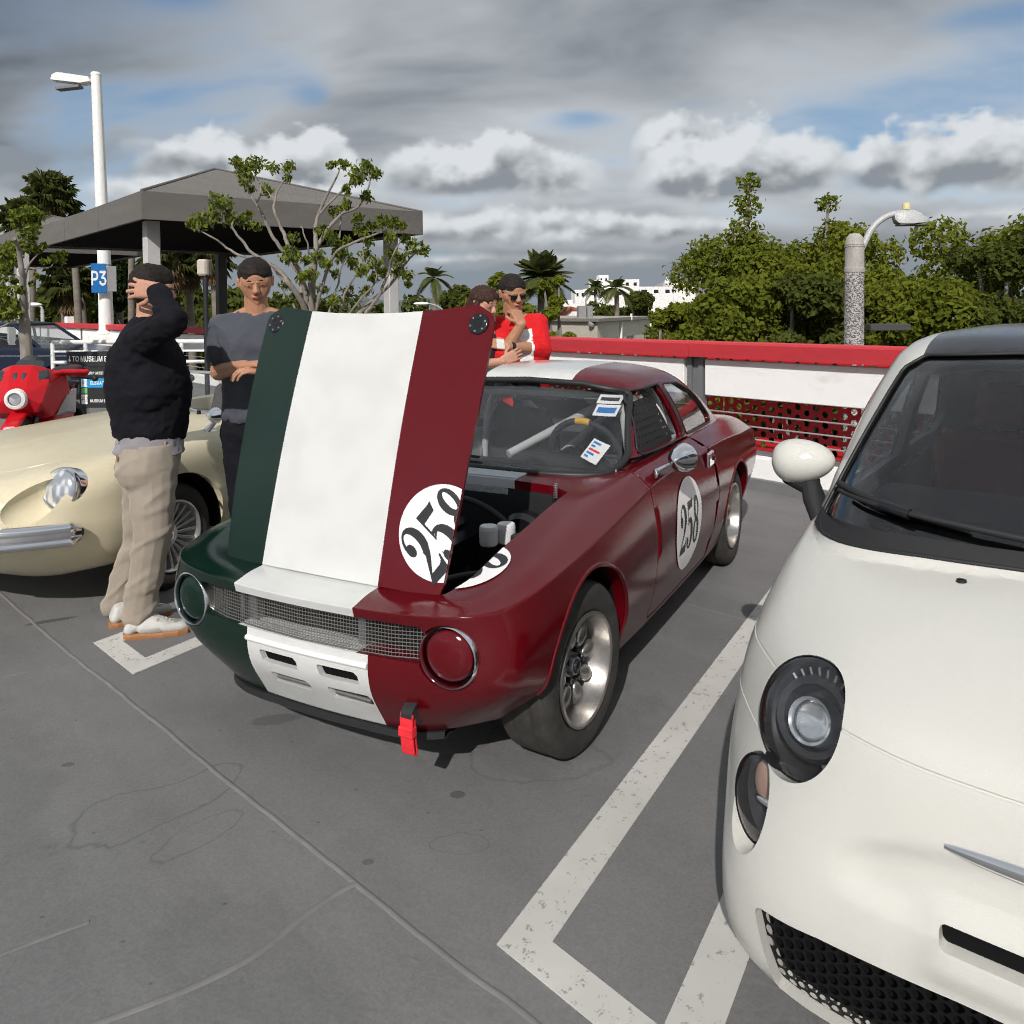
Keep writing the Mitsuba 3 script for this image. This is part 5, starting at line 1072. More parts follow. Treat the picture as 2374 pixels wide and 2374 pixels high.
# ---- bonnet, hinged at the front and standing open
HO = np.array([0, -.497, .668]); HT = math.atan2(.902, .284)
hs, hn = np.array([0, math.cos(HT), math.sin(HT)]), np.array([0, -math.sin(HT), math.cos(HT)])
HL = .966
def hood_w(s): return np.interp(s, [0, .1, .3, .75, .90, HL], [.462, .474, .492, .512, .515, .46])
def hood_pt(q):
    x, s = q[:, 0], q[:, 1]
    n = .030 * (1 - (x / .52) ** 2) + .016 * np.sin(np.clip(s / HL, 0, 1) * math.pi) - .006
    return HO + np.array([1.0, 0, 0]) * x[:, None] + hs * s[:, None] + hn * n[:, None]
def hood_dr(q):
    p, n = sub_normals(hood_pt, q); return p, n * np.sign((n @ hn))[:, None]
ho = Polygon([(-.455, 0), (.455, 0), (.470, .04), (.490, .28), (.505, .55), (.512, .75), (.512, .905), (.505, .925), (.452, .955), (.43, .960), (.30, .938), (.15, .926), (0, .922), (-.15, .926), (-.30, .938), (-.43, .960), (-.452, .955), (-.505, .925), (-.512, .905), (-.512, .75), (-.505, .55), (-.490, .28), (-.470, .04)])
top = drape(ho, hood_dr, .03, 0.0)
def thick(sheet, d):
    m = sheet.copy(); m.merge_vertices(); n = m.vertex_normals
    if (n @ hn).mean() < 0: m.invert(); n = m.vertex_normals
    e = m.edges_sorted; u, cnt = np.unique(e, axis=0, return_counts=True); be = u[cnt == 1]
    de = {tuple(sorted(x)): x for x in m.edges.tolist()}
    v = np.vstack([m.vertices, m.vertices - n * d]); k = len(m.vertices); side = []
    for a in be.tolist():
        p, q = de[tuple(a)]; side += [[q, p, p + k], [q, p + k, q + k]]
    return trimesh.Trimesh(v, np.vstack([m.faces, m.faces[:, ::-1] + k, side]), process=False)
bon = uniq(coupe + '__bonnet')
add(bon, thick(top, .012), 'coupe_paint', 35, AF, label='tilted bonnet in green, white and dark red bands')
rc = Point(.437, .195).buffer(.152, quad_segs=32)
def num_on(center, ang, h=.20):
    return affinity.translate(affinity.rotate(affinity.scale(digits('258'), h * .66, h, origin=(0, 0)), ang, origin=(0, 0)), *center)
nm_ = num_on((.437, .195), 52)
add(bon + '__roundel', drape(rc.intersection(ho.buffer(-.002)), hood_dr, .03, .003), 'white_print', True, AF, label='white race number roundel on the bonnet')
add(bon + '__number', drape(nm_.intersection(ho.buffer(-.002)), hood_dr, .03, .0045), 'black_print', True, AF)
for sx in (-.455, .455):
    p_, n_ = hood_dr(np.array([[sx, .89]])); Bm = basis(p_[0], [1, 0, 0], np.cross(n_[0], [1, 0, 0]), n_[0])
    k = uniq(bon + '__bonnet_pin')
    add(k, place(lathe(np.array([(0, .007), (.012, .007), (.034, .006), (.0385, .002), (.039, -.002)]), 32), AF.m @ Bm), 'black_gloss', 40)
    add(k + '__socket', place(lathe(np.array([(.013, .0075), (.011, .0005), (0, .0)]), 20), AF.m @ basis(p_[0] + n_[0] * .0006, [1, 0, 0], np.cross(n_[0], [1, 0, 0]), n_[0])), 'dark_cavity', 40)
    for i in range(6):
        a = i * math.pi / 3 + .3
        add(k + '__screw', place(lathe(np.array([(0, .0085), (.0035, .008), (.004, .006)]), 8).apply_translation([.028 * math.cos(a), .028 * math.sin(a), 0]), AF.m @ Bm), 'alloy_grey', 40)
# the rest of that roundel, on the wing beside the bay
wing = Point(.437, -.302).buffer(.152, quad_segs=32).difference(coupe_bay.buffer(.004)).intersection(sbox(.3, -1, .64, 1))
add(coupe + '__wing_roundel', drape(wing, coupe_top_dr, .02, .004), 'white_print', True, AF, label='cut remainder of the bonnet roundel on the wing')
nw = affinity.translate(nm_, 0, -.497).intersection(wing)
add(coupe + '__wing_roundel__number', drape(nw, coupe_top_dr, .02, .0055), 'black_print', True, AF)
add(coupe + '__bonnet_stay', tube([AF.w([-.44, .15, .74]), AF.w([-.44, -.30, 1.28])], .006, 8), 'steel_wire', 60)
# ================================================================== small white hatchback, close on the right
FF = Frame(.90494, 1.15263, .6478)
def pearl(p, n, uv):
    x, y, z = FF.loc(p)
    fl = noise(p.x * 1300, p.y * 1300, p.z * 1300)
    w = mix((.54, .54, .49), (.62, .62, .565), fl)
    ax = dr.abs(x)
    roof = (z > 1.36) & (ax < .49) & (y > 1.0)
    return dr.select(roof, mi.Color3f(.006, .007, .011), w)
scene['hatch_paint'] = {'type': 'twosided', 'nested': {'type': 'roughplastic', 'diffuse_reflectance': P(pearl), 'alpha': .06, 'int_ior': 1.5, 'nonlinear': False}}
M('frit_black', (.008, .008, .009), .25)
M('lamp_black', (.010, .010, .012), .18, coat=.6)
M('reflector', (.78, .79, .80), .12, 1.0)
M('honeycomb', (.005, .005, .0055), .6, spec=.2)
M('seat_red', (.33, .014, .022), .6)
M('amber_tint', (.30, .20, .16), .2)
scene['clear_glass'] = {'type': 'thindielectric', 'int_ior': 1.5}
def solid_glass(name): scene[name] = {'type': 'dielectric', 'int_ior': 1.5}
solid_glass('lens_glass')
GH_F = [(.78, .80, .45, 3.36), (.90, .775, .60, 3.30), (.955, .760, .655, 3.26), (1.05, .735, .745, 3.20), (1.18, .700, .875, 3.12), (1.30, .660, 1.00, 3.04), (1.40, .617, 1.125, 2.94), (1.445, .580, 1.22, 2.86), (1.472, .530, 1.33, 2.76), (1.490, .44, 1.50, 2.62), (1.500, .28, 1.70, 2.42), (1.504, .06, 1.90, 2.15)]
def hatch_rows():
    z = lambda rows, zz: [(x, y, zz) for x, y in rows]
    R = []
    R.append(z([(0,.30),(.02,.30),(.03,.32),(.04,.36),(.05,.42),(.05,.5),(.05,.72),(.05,1.05),(.05,1.6),(.05,2.3),(.05,2.9),(.04,3.1),(.02,3.2),(0,3.2)], .185))
    R.append(z([(0,.10),(.25,.105),(.43,.125),(.54,.19),(.60,.30),(.63,.42),(.66,.72),(.68,1.05),(.69,1.6),(.69,2.3),(.68,3.03),(.62,3.35),(.45,3.45),(0,3.48)], .187))
    R.append(z([(0,.045),(.25,.048),(.46,.060),(.61,.115),(.68,.23),(.71,.40),(.72,.72),(.735,1.05),(.745,1.6),(.745,2.3),(.74,3.03),(.69,3.40),(.52,3.52),(0,3.55)], .212))
    R.append(z([(0,.012),(.25,.014),(.47,.026),(.640,.090),(.712,.22),(.745,.40),(.77,.72),(.785,1.05),(.79,1.6),(.79,2.3),(.785,3.03),(.72,3.42),(.54,3.54),(0,3.57)], .315))
    R.append(z([(0,.0),(.25,.002),(.47,.020),(.640,.100),(.718,.235),(.765,.40),(.79,.72),(.80,1.05),(.805,1.6),(.81,2.3),(.80,3.03),(.735,3.42),(.55,3.55),(0,3.58)], .43))
    R.append(z([(0,.012),(.25,.016),(.46,.042),(.622,.135),(.712,.27),(.77,.42),(.80,.72),(.81,1.05),(.81,1.6),(.815,2.3),(.81,3.03),(.74,3.41),(.56,3.54),(0,3.57)], .545))
    R.append(z([(0,.032),(.25,.038),(.45,.072),(.598,.180),(.698,.32),(.768,.46),(.802,.73),(.812,1.05),(.815,1.6),(.82,2.3),(.815,3.03),(.745,3.40),(.56,3.53),(0,3.56)], .645))
    R.append([(0,.058,.748),(.25,.066,.750),(.43,.112,.757),(.565,.228,.757),(.668,.365,.755),(.748,.505,.750),(.793,.745,.750),(.806,1.05,.755),(.81,1.6,.76),(.812,2.3,.765),(.80,3.03,.765),(.73,3.38,.76),(.55,3.50,.76),(0,3.53,.76)])
    R.append([(0,.120,.805),(.24,.130,.806),(.405,.178,.811),(.532,.292,.816),(.630,.428,.824),(.708,.565,.832),(.766,.79,.845),(.786,1.06,.855),(.792,1.6,.86),(.792,2.3,.865),(.775,3.03,.865),(.70,3.35,.86),(.52,3.46,.86),(0,3.49,.86)])
    R.append([(0,.285,.868),(.22,.295,.869),(.372,.335,.873),(.492,.430,.880),(.580,.560,.894),(.648,.690,.910),(.712,.875,.930),(.742,1.09,.940),(.750,1.6,.945),(.750,2.3,.948),(.725,3.0,.945),(.645,3.25,.94),(.46,3.35,.94),(0,3.38,.94)])
    R.append([(0,.485,.922),(.15,.495,.922),(.26,.525,.925),(.355,.60,.932),(.425,.71,.945),(.475,.83,.957),(.53,.97,.968),(.56,1.15,.97),(.565,1.6,.97),(.56,2.3,.97),(.53,2.8,.965),(.46,3.0,.96),(.3,3.08,.955),(0,3.1,.955)])
    R.append([(0,.75,.965),(.02,.75,.965),(.03,.76,.965),(.04,.80,.966),(.05,.86,.968),(.05,.93,.97),(.05,1.05,.972),(.05,1.2,.972),(.05,1.6,.972),(.05,2.2,.972),(.05,2.5,.97),(.04,2.6,.97),(.02,2.65,.97),(0,2.65,.97)])
    return R
def build_hatch():
    c = thing('small_hatchback', 'small pearl white hatchback with a black roof parked close at the right', 'car')
    SU, SV = 6, 9
    G = interp_grid(hatch_rows(), SU, SV, smooth=3)
    # pressed relief of the nose: a shallow panel round the whiskers, and a frame round the slot
    x, y, z = G[..., 0], G[..., 1], G[..., 2]
    ss = lambda a, b, v: np.clip((v - a) / (b - a), 0, 1) ** 2 * (3 - 2 * np.clip((v - a) / (b - a), 0, 1))
    arch = .52 + .135 * np.sqrt(np.clip(1 - (x / .46) ** 2, 0, 1))
    m1 = ss(.50, .535, z) * (1 - ss(arch - .035, arch + .012, z)) * (1 - ss(.36, .45, np.abs(x))) * (y < .4)
    G[..., 1] += .016 * m1
    m2 = ss(.425, .455, z) * (1 - ss(.545, .56, z)) * (1 - ss(.255, .285, np.abs(x))) * (y < .4)
    G[..., 1] -= .014 * m2
    body = man(ring_solid(G))
    def row(r): return G[r * SU]
    gh = Greenhouse(GH_F, 2.0, 5.5); ghi = Greenhouse(GH_F, 2.0, 5.5, inset=.03)
    # the nose is a shell too: keep it solid, hollow only the cabin
    wind = round_poly([(-.700, .946), (-.60, .950), (-.40, .962), (0, .972), (.40, .962), (.60, .950), (.700, .946), (.612, 1.18), (.536, 1.380), (.48, 1.418), (.25, 1.430), (0, 1.433), (-.25, 1.430), (-.48, 1.418), (-.536, 1.380), (-.612, 1.18)], .03)
    body = (body + man(gh.solid())) - man(ghi.solid(zlo=.25))
    body = body - prism(wind, .2, 1.75, 'y')
    swin = round_poly([(1.12, .965), (1.33, 1.25), (1.52, 1.385), (2.05, 1.40), (2.10, .965)], .04); bwin = round_poly([(2.22, .975), (2.17, 1.39), (2.6, 1.34), (2.86, 1.05), (2.80, .975)], .05)
    for lo, hi in ((.4, 1.0), (-1.0, -.4)): body = body - prism(swin, lo, hi, 'x') - prism(bwin, lo, hi, 'x')
    for yy in (.735, 3.035):
        for sg in (1, -1): body = body - man(cyl([sg * .52, yy, .29], [sg * 1.1, yy, .29], .335, n=64))
    lower = round_poly([(-.585, .382), (-.54, .212), (-.40, .205), (.40, .205), (.54, .212), (.585, .382), (.45, .400), (.22, .412), (-.22, .412), (-.45, .400)], .018)
    body = body - prism(lower, -.3, .22, 'y')
    slot = round_poly([(-.250, .528), (-.246, .492), (.246, .492), (.250, .528)], .010)
    body = body - prism(slot, -.3, .075, 'y')
    # lamp bowls
    lamps = {}
    for sg in (-1, 1):
        n1 = np.array([sg * .22, -.88, .42]); n1 /= np.linalg.norm(n1); o1 = np.array([sg * .528, .205, .712])
        u1 = np.cross([0, 0, 1.0], n1); u1 /= np.linalg.norm(u1); v1 = np.cross(n1, u1)
        n2 = np.array([sg * .36, -.93, .08]); n2 /= np.linalg.norm(n2); o2 = np.array([sg * .617, .150, .532])
        u2 = np.cross([0, 0, 1.0], n2); u2 /= np.linalg.norm(u2); v2 = np.cross(n2, u2)
        lamps[sg] = (basis(o1, u1, v1, n1), basis(o2, u2, v2, n2))
        e1 = cyl([0, 0, -.10], [0, 0, .12], 1.0, n=64); e1.apply_scale([.111, .125, 1]); e1.apply_transform(lamps[sg][0])
        e2 = cyl([0, 0, -.07], [0, 0, .10], 1.0, n=56); e2.apply_scale([.060, .094, 1]); e2.apply_transform(lamps[sg][1])
        body = body - man(e1) - man(e2)
    r7 = row(7); 
    seam = np.concatenate([(r7[:SV * 7] * [-1, 1, 1])[::-1], r7[1:SV * 7]])
    body = body - man(tube(seam, .0034, 6))
    r6 = row(6)[int(SV * 3.2):SV * 5 + 2]
    for sg in (-1, 1): body = body - man(tube(r6 * [sg, 1, 1], .003, 6))
    for sg in (-1, 1):
        for pts in ([(1.20, .20), (1.19, .45), (1.17, .75), (1.12, .93)], [(2.20, .22), (2.25, .5), (2.27, .75), (2.22, .95)]):
            q = spline(pts, 24); F = G.reshape(-1, 3); sd_ = F[F[:, 0] > .69]; fx = LinearNDInterpolator(sd_[:, 1:], sd_[:, 0])(q); ok = ~np.isnan(fx)
            body = body - man(tube(np.c_[sg * fx[ok], q[ok]], .003, 6))
    add(c + '__body', body, 'hatch_paint', 35, FF)
    F = G.reshape(-1, 3); F = np.vstack([F, F * [-1, 1, 1]]); fs = F[(F[:, 1] < .5) & (F[:, 2] > .19) & (F[:, 2] < .74)]; front = LinearNDInterpolator(fs[:, [0, 2]], fs[:, 1])
    def fr_dr(off):
        def f(q):
            y = front(q); y = np.where(np.isnan(y), np.nanmean(y), y); return np.c_[q[:, 0], y + off, q[:, 1]], np.tile([0, -1.0, 0], (len(q), 1))
        return f
    # ---- windscreen with its black border, wipers
    scene['dark_glass'] = {'type': 'thindielectric', 'int_ior': 1.5, 'specular_transmittance': rgb(.40, .42, .43)}
    k = uniq(c + '__windscreen'); add(k, drape(wind, front_fn(gh), .05, -.008), 'dark_glass', True, FF)
    inner = round_poly([(-.640, 1.03), (-.40, 1.045), (0, 1.05), (.40, 1.045), (.640, 1.03), (.575, 1.22), (.505, 1.372), (.30, 1.395), (0, 1.40), (-.30, 1.395), (-.505, 1.372), (-.575, 1.22)], .05)
    add(k + '__black_border', drape(wind.buffer(.006).difference(inner), front_fn(gh), .04, -.0105), 'frit_black', True, FF)
    add(k + '__seal', tube(outline(wind.buffer(.002), front_fn(gh), 200), .0055, 6, closed=True), 'rubber_seal', 60, FF)
    def onscreen(pts, off): p_, n_ = front_fn(gh)(spline(np.array(pts, float), 40)); return p_ + n_ * off
    w = uniq(c + '__wiper')
    add(w, tube(onscreen([(-.62, 1.045), (-.45, 1.032), (-.20, 1.015), (.02, .985)], .022), np.linspace(.006, .011, 40), 8), 'black_matt', 60, FF)
    add(w + '__blade', tube(onscreen([(-.635, 1.062), (-.48, 1.043), (-.30, 1.022)], .012), .010, 8), 'black_matt', 60, FF)
    add(w + '__joint', tube(onscreen([(-.50, 1.040), (-.43, 1.030)], .020), .015, 8), 'black_gloss', 60, FF)
    add(c + '__wiper', tube(onscreen([(-.12, 1.015), (.18, 1.030), (.45, 1.032)], .018), .009, 8), 'black_matt', 60, FF)
    add(c + '__washer_jet', lathe(np.array([(0, .014), (.010, .012), (.014, .0)]), 14).apply_translation([-.30, .60, .928]), 'black_gloss', 40, FF)
    add(c + '__cowl_trim', drape(Polygon([(-.715, .940), (-.60, .944), (-.40, .956), (0, .966), (.40, .956), (.60, .944), (.715, .940), (.70, .985), (.40, .995), (0, 1.0), (-.40, .995), (-.70, .985)]), front_fn(gh), .05, .004), 'black_matt', True, FF)
    for sg in (1, -1):
        for pl, nm in ((swin, 'door_window'), (bwin, 'rear_side_window')):
            kk = uniq(c + '__' + nm); add(kk, drape(pl, side_fn(gh, sg), .06, -.010), 'dark_glass', True, FF)
            add(kk + '__seal', tube(outline(pl, side_fn(gh, sg), 80), .007, 6, closed=True), 'rubber_seal', 60, FF)
    # ---- cabin
    add(c + '__cabin_lining', cat(bx([-.66, 1.0, .255], [.66, 3.05, .27]), bx([-.69, 1.1, .27], [-.68, 3.0, .94]), bx([.68, 1.1, .27], [.69, 3.0, .94]), bx([-.60, 2.95, .27], [.60, 2.98, .95])), 'black_matt', False, FF)
    add(c + '__headlining', bx([-.40, 1.55, 1.452], [.40, 2.5, 1.456]), 'black_matt', False, FF)
    add(c + '__dashboard', tm(m3.Manifold.batch_hull([m3.Manifold.sphere(.05, 16).translate(p_) for p_ in ([-.60, .98, .90], [.60, .98, .90], [-.60, 1.36, .94], [.60, 1.36, .94], [-.60, 1.42, .70], [.60, 1.42, .70])])), 'seat_black', 40, FF)
    for sx in (-.36, .36):
        st = uniq(c + '__seat')
        add(st, tm(m3.Manifold.batch_hull([m3.Manifold.sphere(.06, 16).translate([sx + a_, yy, zz]) for a_, yy, zz in ((-.17, 2.02, .55), (.17, 2.02, .55), (-.19, 2.14, 1.02), (.19, 2.14, 1.02))]) + m3.Manifold.batch_hull([m3.Manifold.sphere(.06, 16).translate([sx + a_, yy, zz]) for a_, yy, zz in ((-.2, 1.6, .50), (.2, 1.6, .50), (-.18, 2.05, .46), (.18, 2.05, .46))])), 'seat_red', 40, FF)
        add(st + '__headrest', tm(m3.Manifold.batch_hull([m3.Manifold.sphere(.045, 16).translate([sx + a_, 2.17, zz]) for a_, zz in ((-.07, 1.13), (.07, 1.13), (-.05, 1.22), (.05, 1.22))])), 'seat_red', 40, FF)
        for a_ in (-.03, .03): add(st + '__headrest_post', cyl([sx + a_, 2.16, 1.0], [sx + a_, 2.17, 1.14], .006, n=8), 'chrome', 40, FF)
    a = np.linspace(0, 2 * math.pi, 49)[:-1]; add(c + '__steering_wheel', tube(np.stack([.36 + .18 * np.cos(a), 1.50 + .07 * np.sin(a), .98 + .165 * np.sin(a)], -1), .017, 10, closed=True), 'seat_black', 60, FF)
    add(c + '__rear_view_mirror', bx([-.12, 1.30, 1.30], [.12, 1.33, 1.36], .012), 'black_gloss', 30, FF)
    # ---- lamps
    for sg in (-1, 1):
        B1, B2 = lamps[sg]
        def pl(mesh, B, s_=(1, 1, 1)):
            m = mesh.copy(); m.apply_scale(s_); m.apply_transform(B); return m
        k = uniq(c + '__headlight')
        dome = [(1.0 * math.cos(t_), .040 * math.sin(t_) - .010) for t_ in np.linspace(0, math.pi / 2, 14)]
        add(k, pl(lathe(np.array(dome), 56), B1, (.109, .123, 1)), 'clear_glass', True, FF)
        add(k + '__housing', pl(lathe(np.array([(1.012, -.010), (1.012, -.055), (.80, -.075), (.55, -.085), (0, -.09)]), 56), B1, (.109, .123, 1)), 'lamp_black', 30, FF)
        add(k + '__rim', pl(lathe(np.array([(.995, -.014), (1.0, -.004), (1.018, -.004), (1.022, -.014)]), 56), B1, (.109, .123, 1)), 'lamp_black', 40, FF)
        add(k + '__bezel', pl(lathe(np.array([(.058, -.050), (.066, -.026), (.080, -.022), (.088, -.040)]), 40).apply_translation([0, .004, 0]), B1), 'lamp_black', 40, FF)
        add(k + '__projector_ring', pl(lathe(np.array([(.038, -.030), (.041, -.008), (.047, -.005), (.050, -.016), (.052, -.045)]), 40).apply_translation([sg * -.004, -.004, 0]), B1), 'reflector', 40, FF)
        add(k + '__projector_back', pl(lathe(np.array([(0, -.052), (.030, -.045), (.040, -.030)]), 32).apply_translation([sg * -.004, -.004, 0]), B1), 'reflector', 40, FF)
        ln = trimesh.creation.icosphere(3, 1.0); ln.apply_scale([.039, .039, .020]); ln.apply_translation([sg * -.004, -.004, -.022]); add(k + '__projector_lens', pl(ln, B1), 'lens_glass', True, FF)
        for i in range(9):
            an = math.radians(35 + 12.5 * i); q0, q1 = np.array([.070 * math.cos(an), .078 * math.sin(an), -.040]), np.array([.094 * math.cos(an), .104 * math.sin(an), -.030])
            add(k + '__rib', pl(tube([q0, q1], .0028, 5), B1), 'alloy_grey', 40, FF)
        add(k + '__indicator', pl(lathe(np.array([(0, -.048), (.020, -.050), (.026, -.060)]), 20).apply_translation([sg * -.045, -.070, 0]), B1), 'alloy_grey', 40, FF)
        k = uniq(c + '__running_light')
        add(k, pl(lathe(np.array([(1.0 * math.cos(t_), .020 * math.sin(t_) - .012) for t_ in np.linspace(0, math.pi / 2, 10)]), 48), B2, (.0585, .0925, 1)), 'clear_glass', True, FF)
        add(k + '__housing', pl(lathe(np.array([(1.01, -.012), (1.01, -.045), (.7, -.06), (0, -.062)]), 48), B2, (.0585, .0925, 1)), 'lamp_black', 30, FF)
        add(k + '__rim', pl(lathe(np.array([(.99, -.014), (1.0, -.006), (1.03, -.006), (1.036, -.016)]), 48), B2, (.0585, .0925, 1)), 'lamp_black', 40, FF)
        hb = trimesh.creation.icosphere(3, 1.0); hb.apply_scale([.034, .048, .014]); hb.apply_translation([0, .026, -.040]); add(k + '__bulb_reflector', pl(hb, B2), 'amber_tint', True, FF)
        hb = trimesh.creation.icosphere(3, 1.0); hb.apply_scale([.030, .010, .012]); hb.apply_translation([0, -.010, -.036]); add(k + '__divider', pl(hb, B2), 'reflector', True, FF)
    # ---- nose trim
    for sg in (-1, 1):
        xs = np.linspace(.045, .246, 30); zz = .640 + .010 * np.sin((xs - .045) / .2 * math.pi) * 0 + .006 * (xs / .25); p_, _ = fr_dr(0)(np.c_[sg * xs, zz]); rr = .0155 * np.sin(np.clip((.256 - xs) / .21, 0, 1) ** .55 * math.pi / 2)
        m = tube(p_, np.maximum(rr, .001), 14); m.vertices[:, 1] = (m.vertices[:, 1] - np.interp(np.abs(m.vertices[:, 0]), xs, p_[:, 1])) * .75 + np.interp(np.abs(m.vertices[:, 0]), xs, p_[:, 1]); add(c + '__chrome_whisker', m, 'chrome', 60, FF)
    add(c + '__badge', lathe(np.array([(0, .012), (.036, .010), (.044, .004), (.046, -.004)]) * [1, -1], 36, 'y').apply_translation([0, float(front([[0, .642]])[0]) - .002, .642]), 'chrome', 40, FF)
    add(c + '__slot_back', drape(slot.buffer(.003), fr_dr(.030), .05, 0), 'dark_cavity', True, FF)
    add(c + '__grille_back', drape(lower.buffer(.006), fr_dr(.055), .05, 0), 'dark_cavity', True, FF)
    hx = []
    for i, xx in enumerate(np.arange(-.60, .61, .021)):
        for j, z_ in enumerate(np.arange(.205, .42, .0245)):
            q = Point(xx, z_ + (.01225 if i % 2 else 0))
            if lower.buffer(-.004).contains(q): hx.append(q.buffer(.0098, quad_segs=2))
    mesh2 = lower.buffer(.004).difference(unary_union(hx)); add(c + '__lower_grille', drape(mesh2, fr_dr(.030), .08, 0), 'honeycomb', False, FF, kind='stuff')
    add(c + '__number_plate', drape(sbox(-.155, .265, .155, .355), fr_dr(.02), .05, .006), 'stucco_white', True, FF) if False else None
    # ---- mirrors
    for sg in (-1, 1):
        k = uniq(c + '__wing_mirror')
        e = trimesh.creation.icosphere(4, 1.0); v = e.vertices; v[:, 0] *= .098 * (1 - .22 * v[:, 0] * sg); v[:, 2] *= .072; v[:, 1] *= np.where(v[:, 1] < 0, .075, .028); e.vertices = v; e.apply_transform(rotm([0, 1, 0], sg * .12)); e.apply_transform(rotm([0, 0, 1], sg * -.10)); e.apply_translation([sg * .848, 1.150, 1.068]); add(k, e, 'hatch_paint', True, FF)
        add(k + '__glass', lathe(np.array([(0, .0), (1.0, .0)]), 36, 'y').apply_scale([.080, 1, .056]).apply_translation([sg * .848, 1.181, 1.068]), 'reflector', False, FF)
        add(k + '__stalk', tm(m3.Manifold.batch_hull([m3.Manifold.sphere(r_, 20).translate(q) for q, r_ in (([sg * .875, 1.150, 1.008], .020), ([sg * .795, 1.150, 1.008], .022), ([sg * .79, 1.12, .985], .022))]) + m3.Manifold.batch_hull([m3.Manifold.sphere(r_, 20).translate(q) for q, r_ in (([sg * .80, 1.140, .998], .030), ([sg * .785, 1.10, .96], .026), ([sg * .745, 1.05, .905], .024), ([sg * .752, 1.13, .905], .024))])), 'black_matt', 50, FF)
    for nm, x, y, sg in (('', .755, .735, 1), ('', -.755, .735, -1), ('', .755, 3.035, 1), ('', -.755, 3.035, -1)):
        kk = uniq(c + '__wheel'); wheel(FF, kk, x, y, .287, .287, .175, .200, sg, 10, 'spokes')
        wl = lathe(np.array([(.332, -.02), (.332, -.24), (.02, -.24)]), 40, 'x'); wl.apply_translation([.80, y, .29])
        if sg < 0: wl.apply_transform(np.diag([-1, 1, 1, 1.0]))
        v = wl.vertices; wl.update_faces(np.all(v[wl.faces][:, :, 2] > .19, axis=1)); add(c + '__wheel_well', wl, 'dark_cavity', 30, FF)
build_hatch()
# ================================================================== cream roadster at the left
RF = Frame(-2.6115, 4.7486, .3666)
def cream(p, n, uv):
    x, y, z = RF.loc(p)
    d = fbm(p.x * 4, p.y * 4, p.z * 4, 4)
    return mix((.66, .60, .42), (.61, .55, .375), smoothstep(.42, .75, d))
scene['roadster_paint'] = {'type': 'twosided', 'nested': {'type': 'roughplastic', 'diffuse_reflectance': P(cream), 'alpha': .09, 'int_ior': 1.5, 'nonlinear': False}}
M('lamp_lens', P(lambda p, n, uv: mix((.40, .43, .45), (.86, .88, .90), smoothstep(.35, .7, noise(p.x * 45, p.y * 45, p.z * 22)))), .14, .55, coat=1.0)
M('amber', (.50, .09, .008), .2, coat=.6)
M('tan_trim', (.05, .045, .042), .7)
def roadster_rows():
    z = lambda rows, zz: [(x, y, zz if np.isscalar(zz) else zz[i]) for i, (x, y) in enumerate(rows)]
    bk = [(.79,.8),(.785,1.4),(.795,1.9),(.80,2.25),(.72,2.8),(.45,3.2),(0,3.33)]
    sc = lambda k, dy: [(x * k, 1.2 + (y - 1.2) * dy) for x, y in bk]
    R = []
    R.append(z([(0,-.5),(.02,-.5),(.03,-.45),(.04,-.35),(.05,-.2),(.05,0),(.05,.4),(.05,.8),(.05,1.4),(.05,1.9),(.05,2.25),(.04,2.6),(.02,2.8),(0,2.85)], .21))
    R.append(z([(0,-.62),(.25,-.60),(.43,-.54),(.54,-.44),(.60,-.3),(.63,0),(.65,.4)] + sc(.86, .9), .215))
    R.append(z([(0,-.80),(.28,-.765),(.50,-.66),(.645,-.50),(.715,-.32),(.738,0),(.745,.4)] + sc(.94, .97), [.30,.30,.30,.295,.28,.26,.24,.23,.23,.24,.27,.32,.36,.37]))
    R.append(z([(0,-.885),(.28,-.845),(.53,-.72),(.688,-.55),(.758,-.34),(.788,0),(.795,.4)] + sc(.99, .995), .40))
    R.append(z([(0,-.925),(.28,-.885),(.545,-.750),(.703,-.572),(.772,-.345),(.806,0),(.812,.4)] + sc(1.02, 1.0), .505))
    R.append(z([(0,-.925),(.28,-.885),(.545,-.750),(.702,-.570),(.768,-.345),(.798,0),(.798,.4)] + sc(1.0, 1.0), .560))
    R.append([(0,-.895,.632),(.28,-.855,.640),(.535,-.725,.660),(.690,-.550,.680),(.758,-.335,.705),(.795,0,.730),(.800,.4,.74)] + z(sc(1.0, .995), [.75,.755,.765,.755,.70,.63,.61]))
    R.append([(0,-.815,.680),(.27,-.775,.692),(.495,-.650,.735),(.625,-.480,.775),(.692,-.285,.802),(.732,0,.818),(.745,.4,.826)] + z(sc(.945, .975), [.838,.845,.855,.845,.775,.69,.67]))
    R.append([(0,-.63,.735),(.23,-.605,.745),(.41,-.49,.785),(.50,-.335,.812),(.555,-.18,.826),(.59,.05,.842),(.61,.40,.856),(.615,.72,.866),(.62,1.4,.862),(.62,1.9,.868),(.6,2.2,.86),(.5,2.6,.80),(.3,2.85,.75),(0,2.92,.74)])
    R.append([(0,-.34,.812),(.13,-.33,.814),(.22,-.25,.828),(.28,-.14,.840),(.315,0,.852),(.33,.2,.872),(.345,.40,.888),(.35,.62,.898),(.36,1.4,.868),(.36,1.9,.87),(.34,2.1,.862),(.28,2.4,.83),(.15,2.55,.805),(0,2.6,.80)])
    R.append([(0,-.05,.86),(.02,-.05,.86),(.03,0,.865),(.04,.06,.87),(.045,.15,.88),(.05,.3,.895),(.05,.45,.905),(.05,.62,.905),(.05,1.4,.87),(.05,1.8,.87),(.05,1.95,.868),(.04,2.05,.866),(.02,2.1,.86),(0,2.12,.86)])
    return R
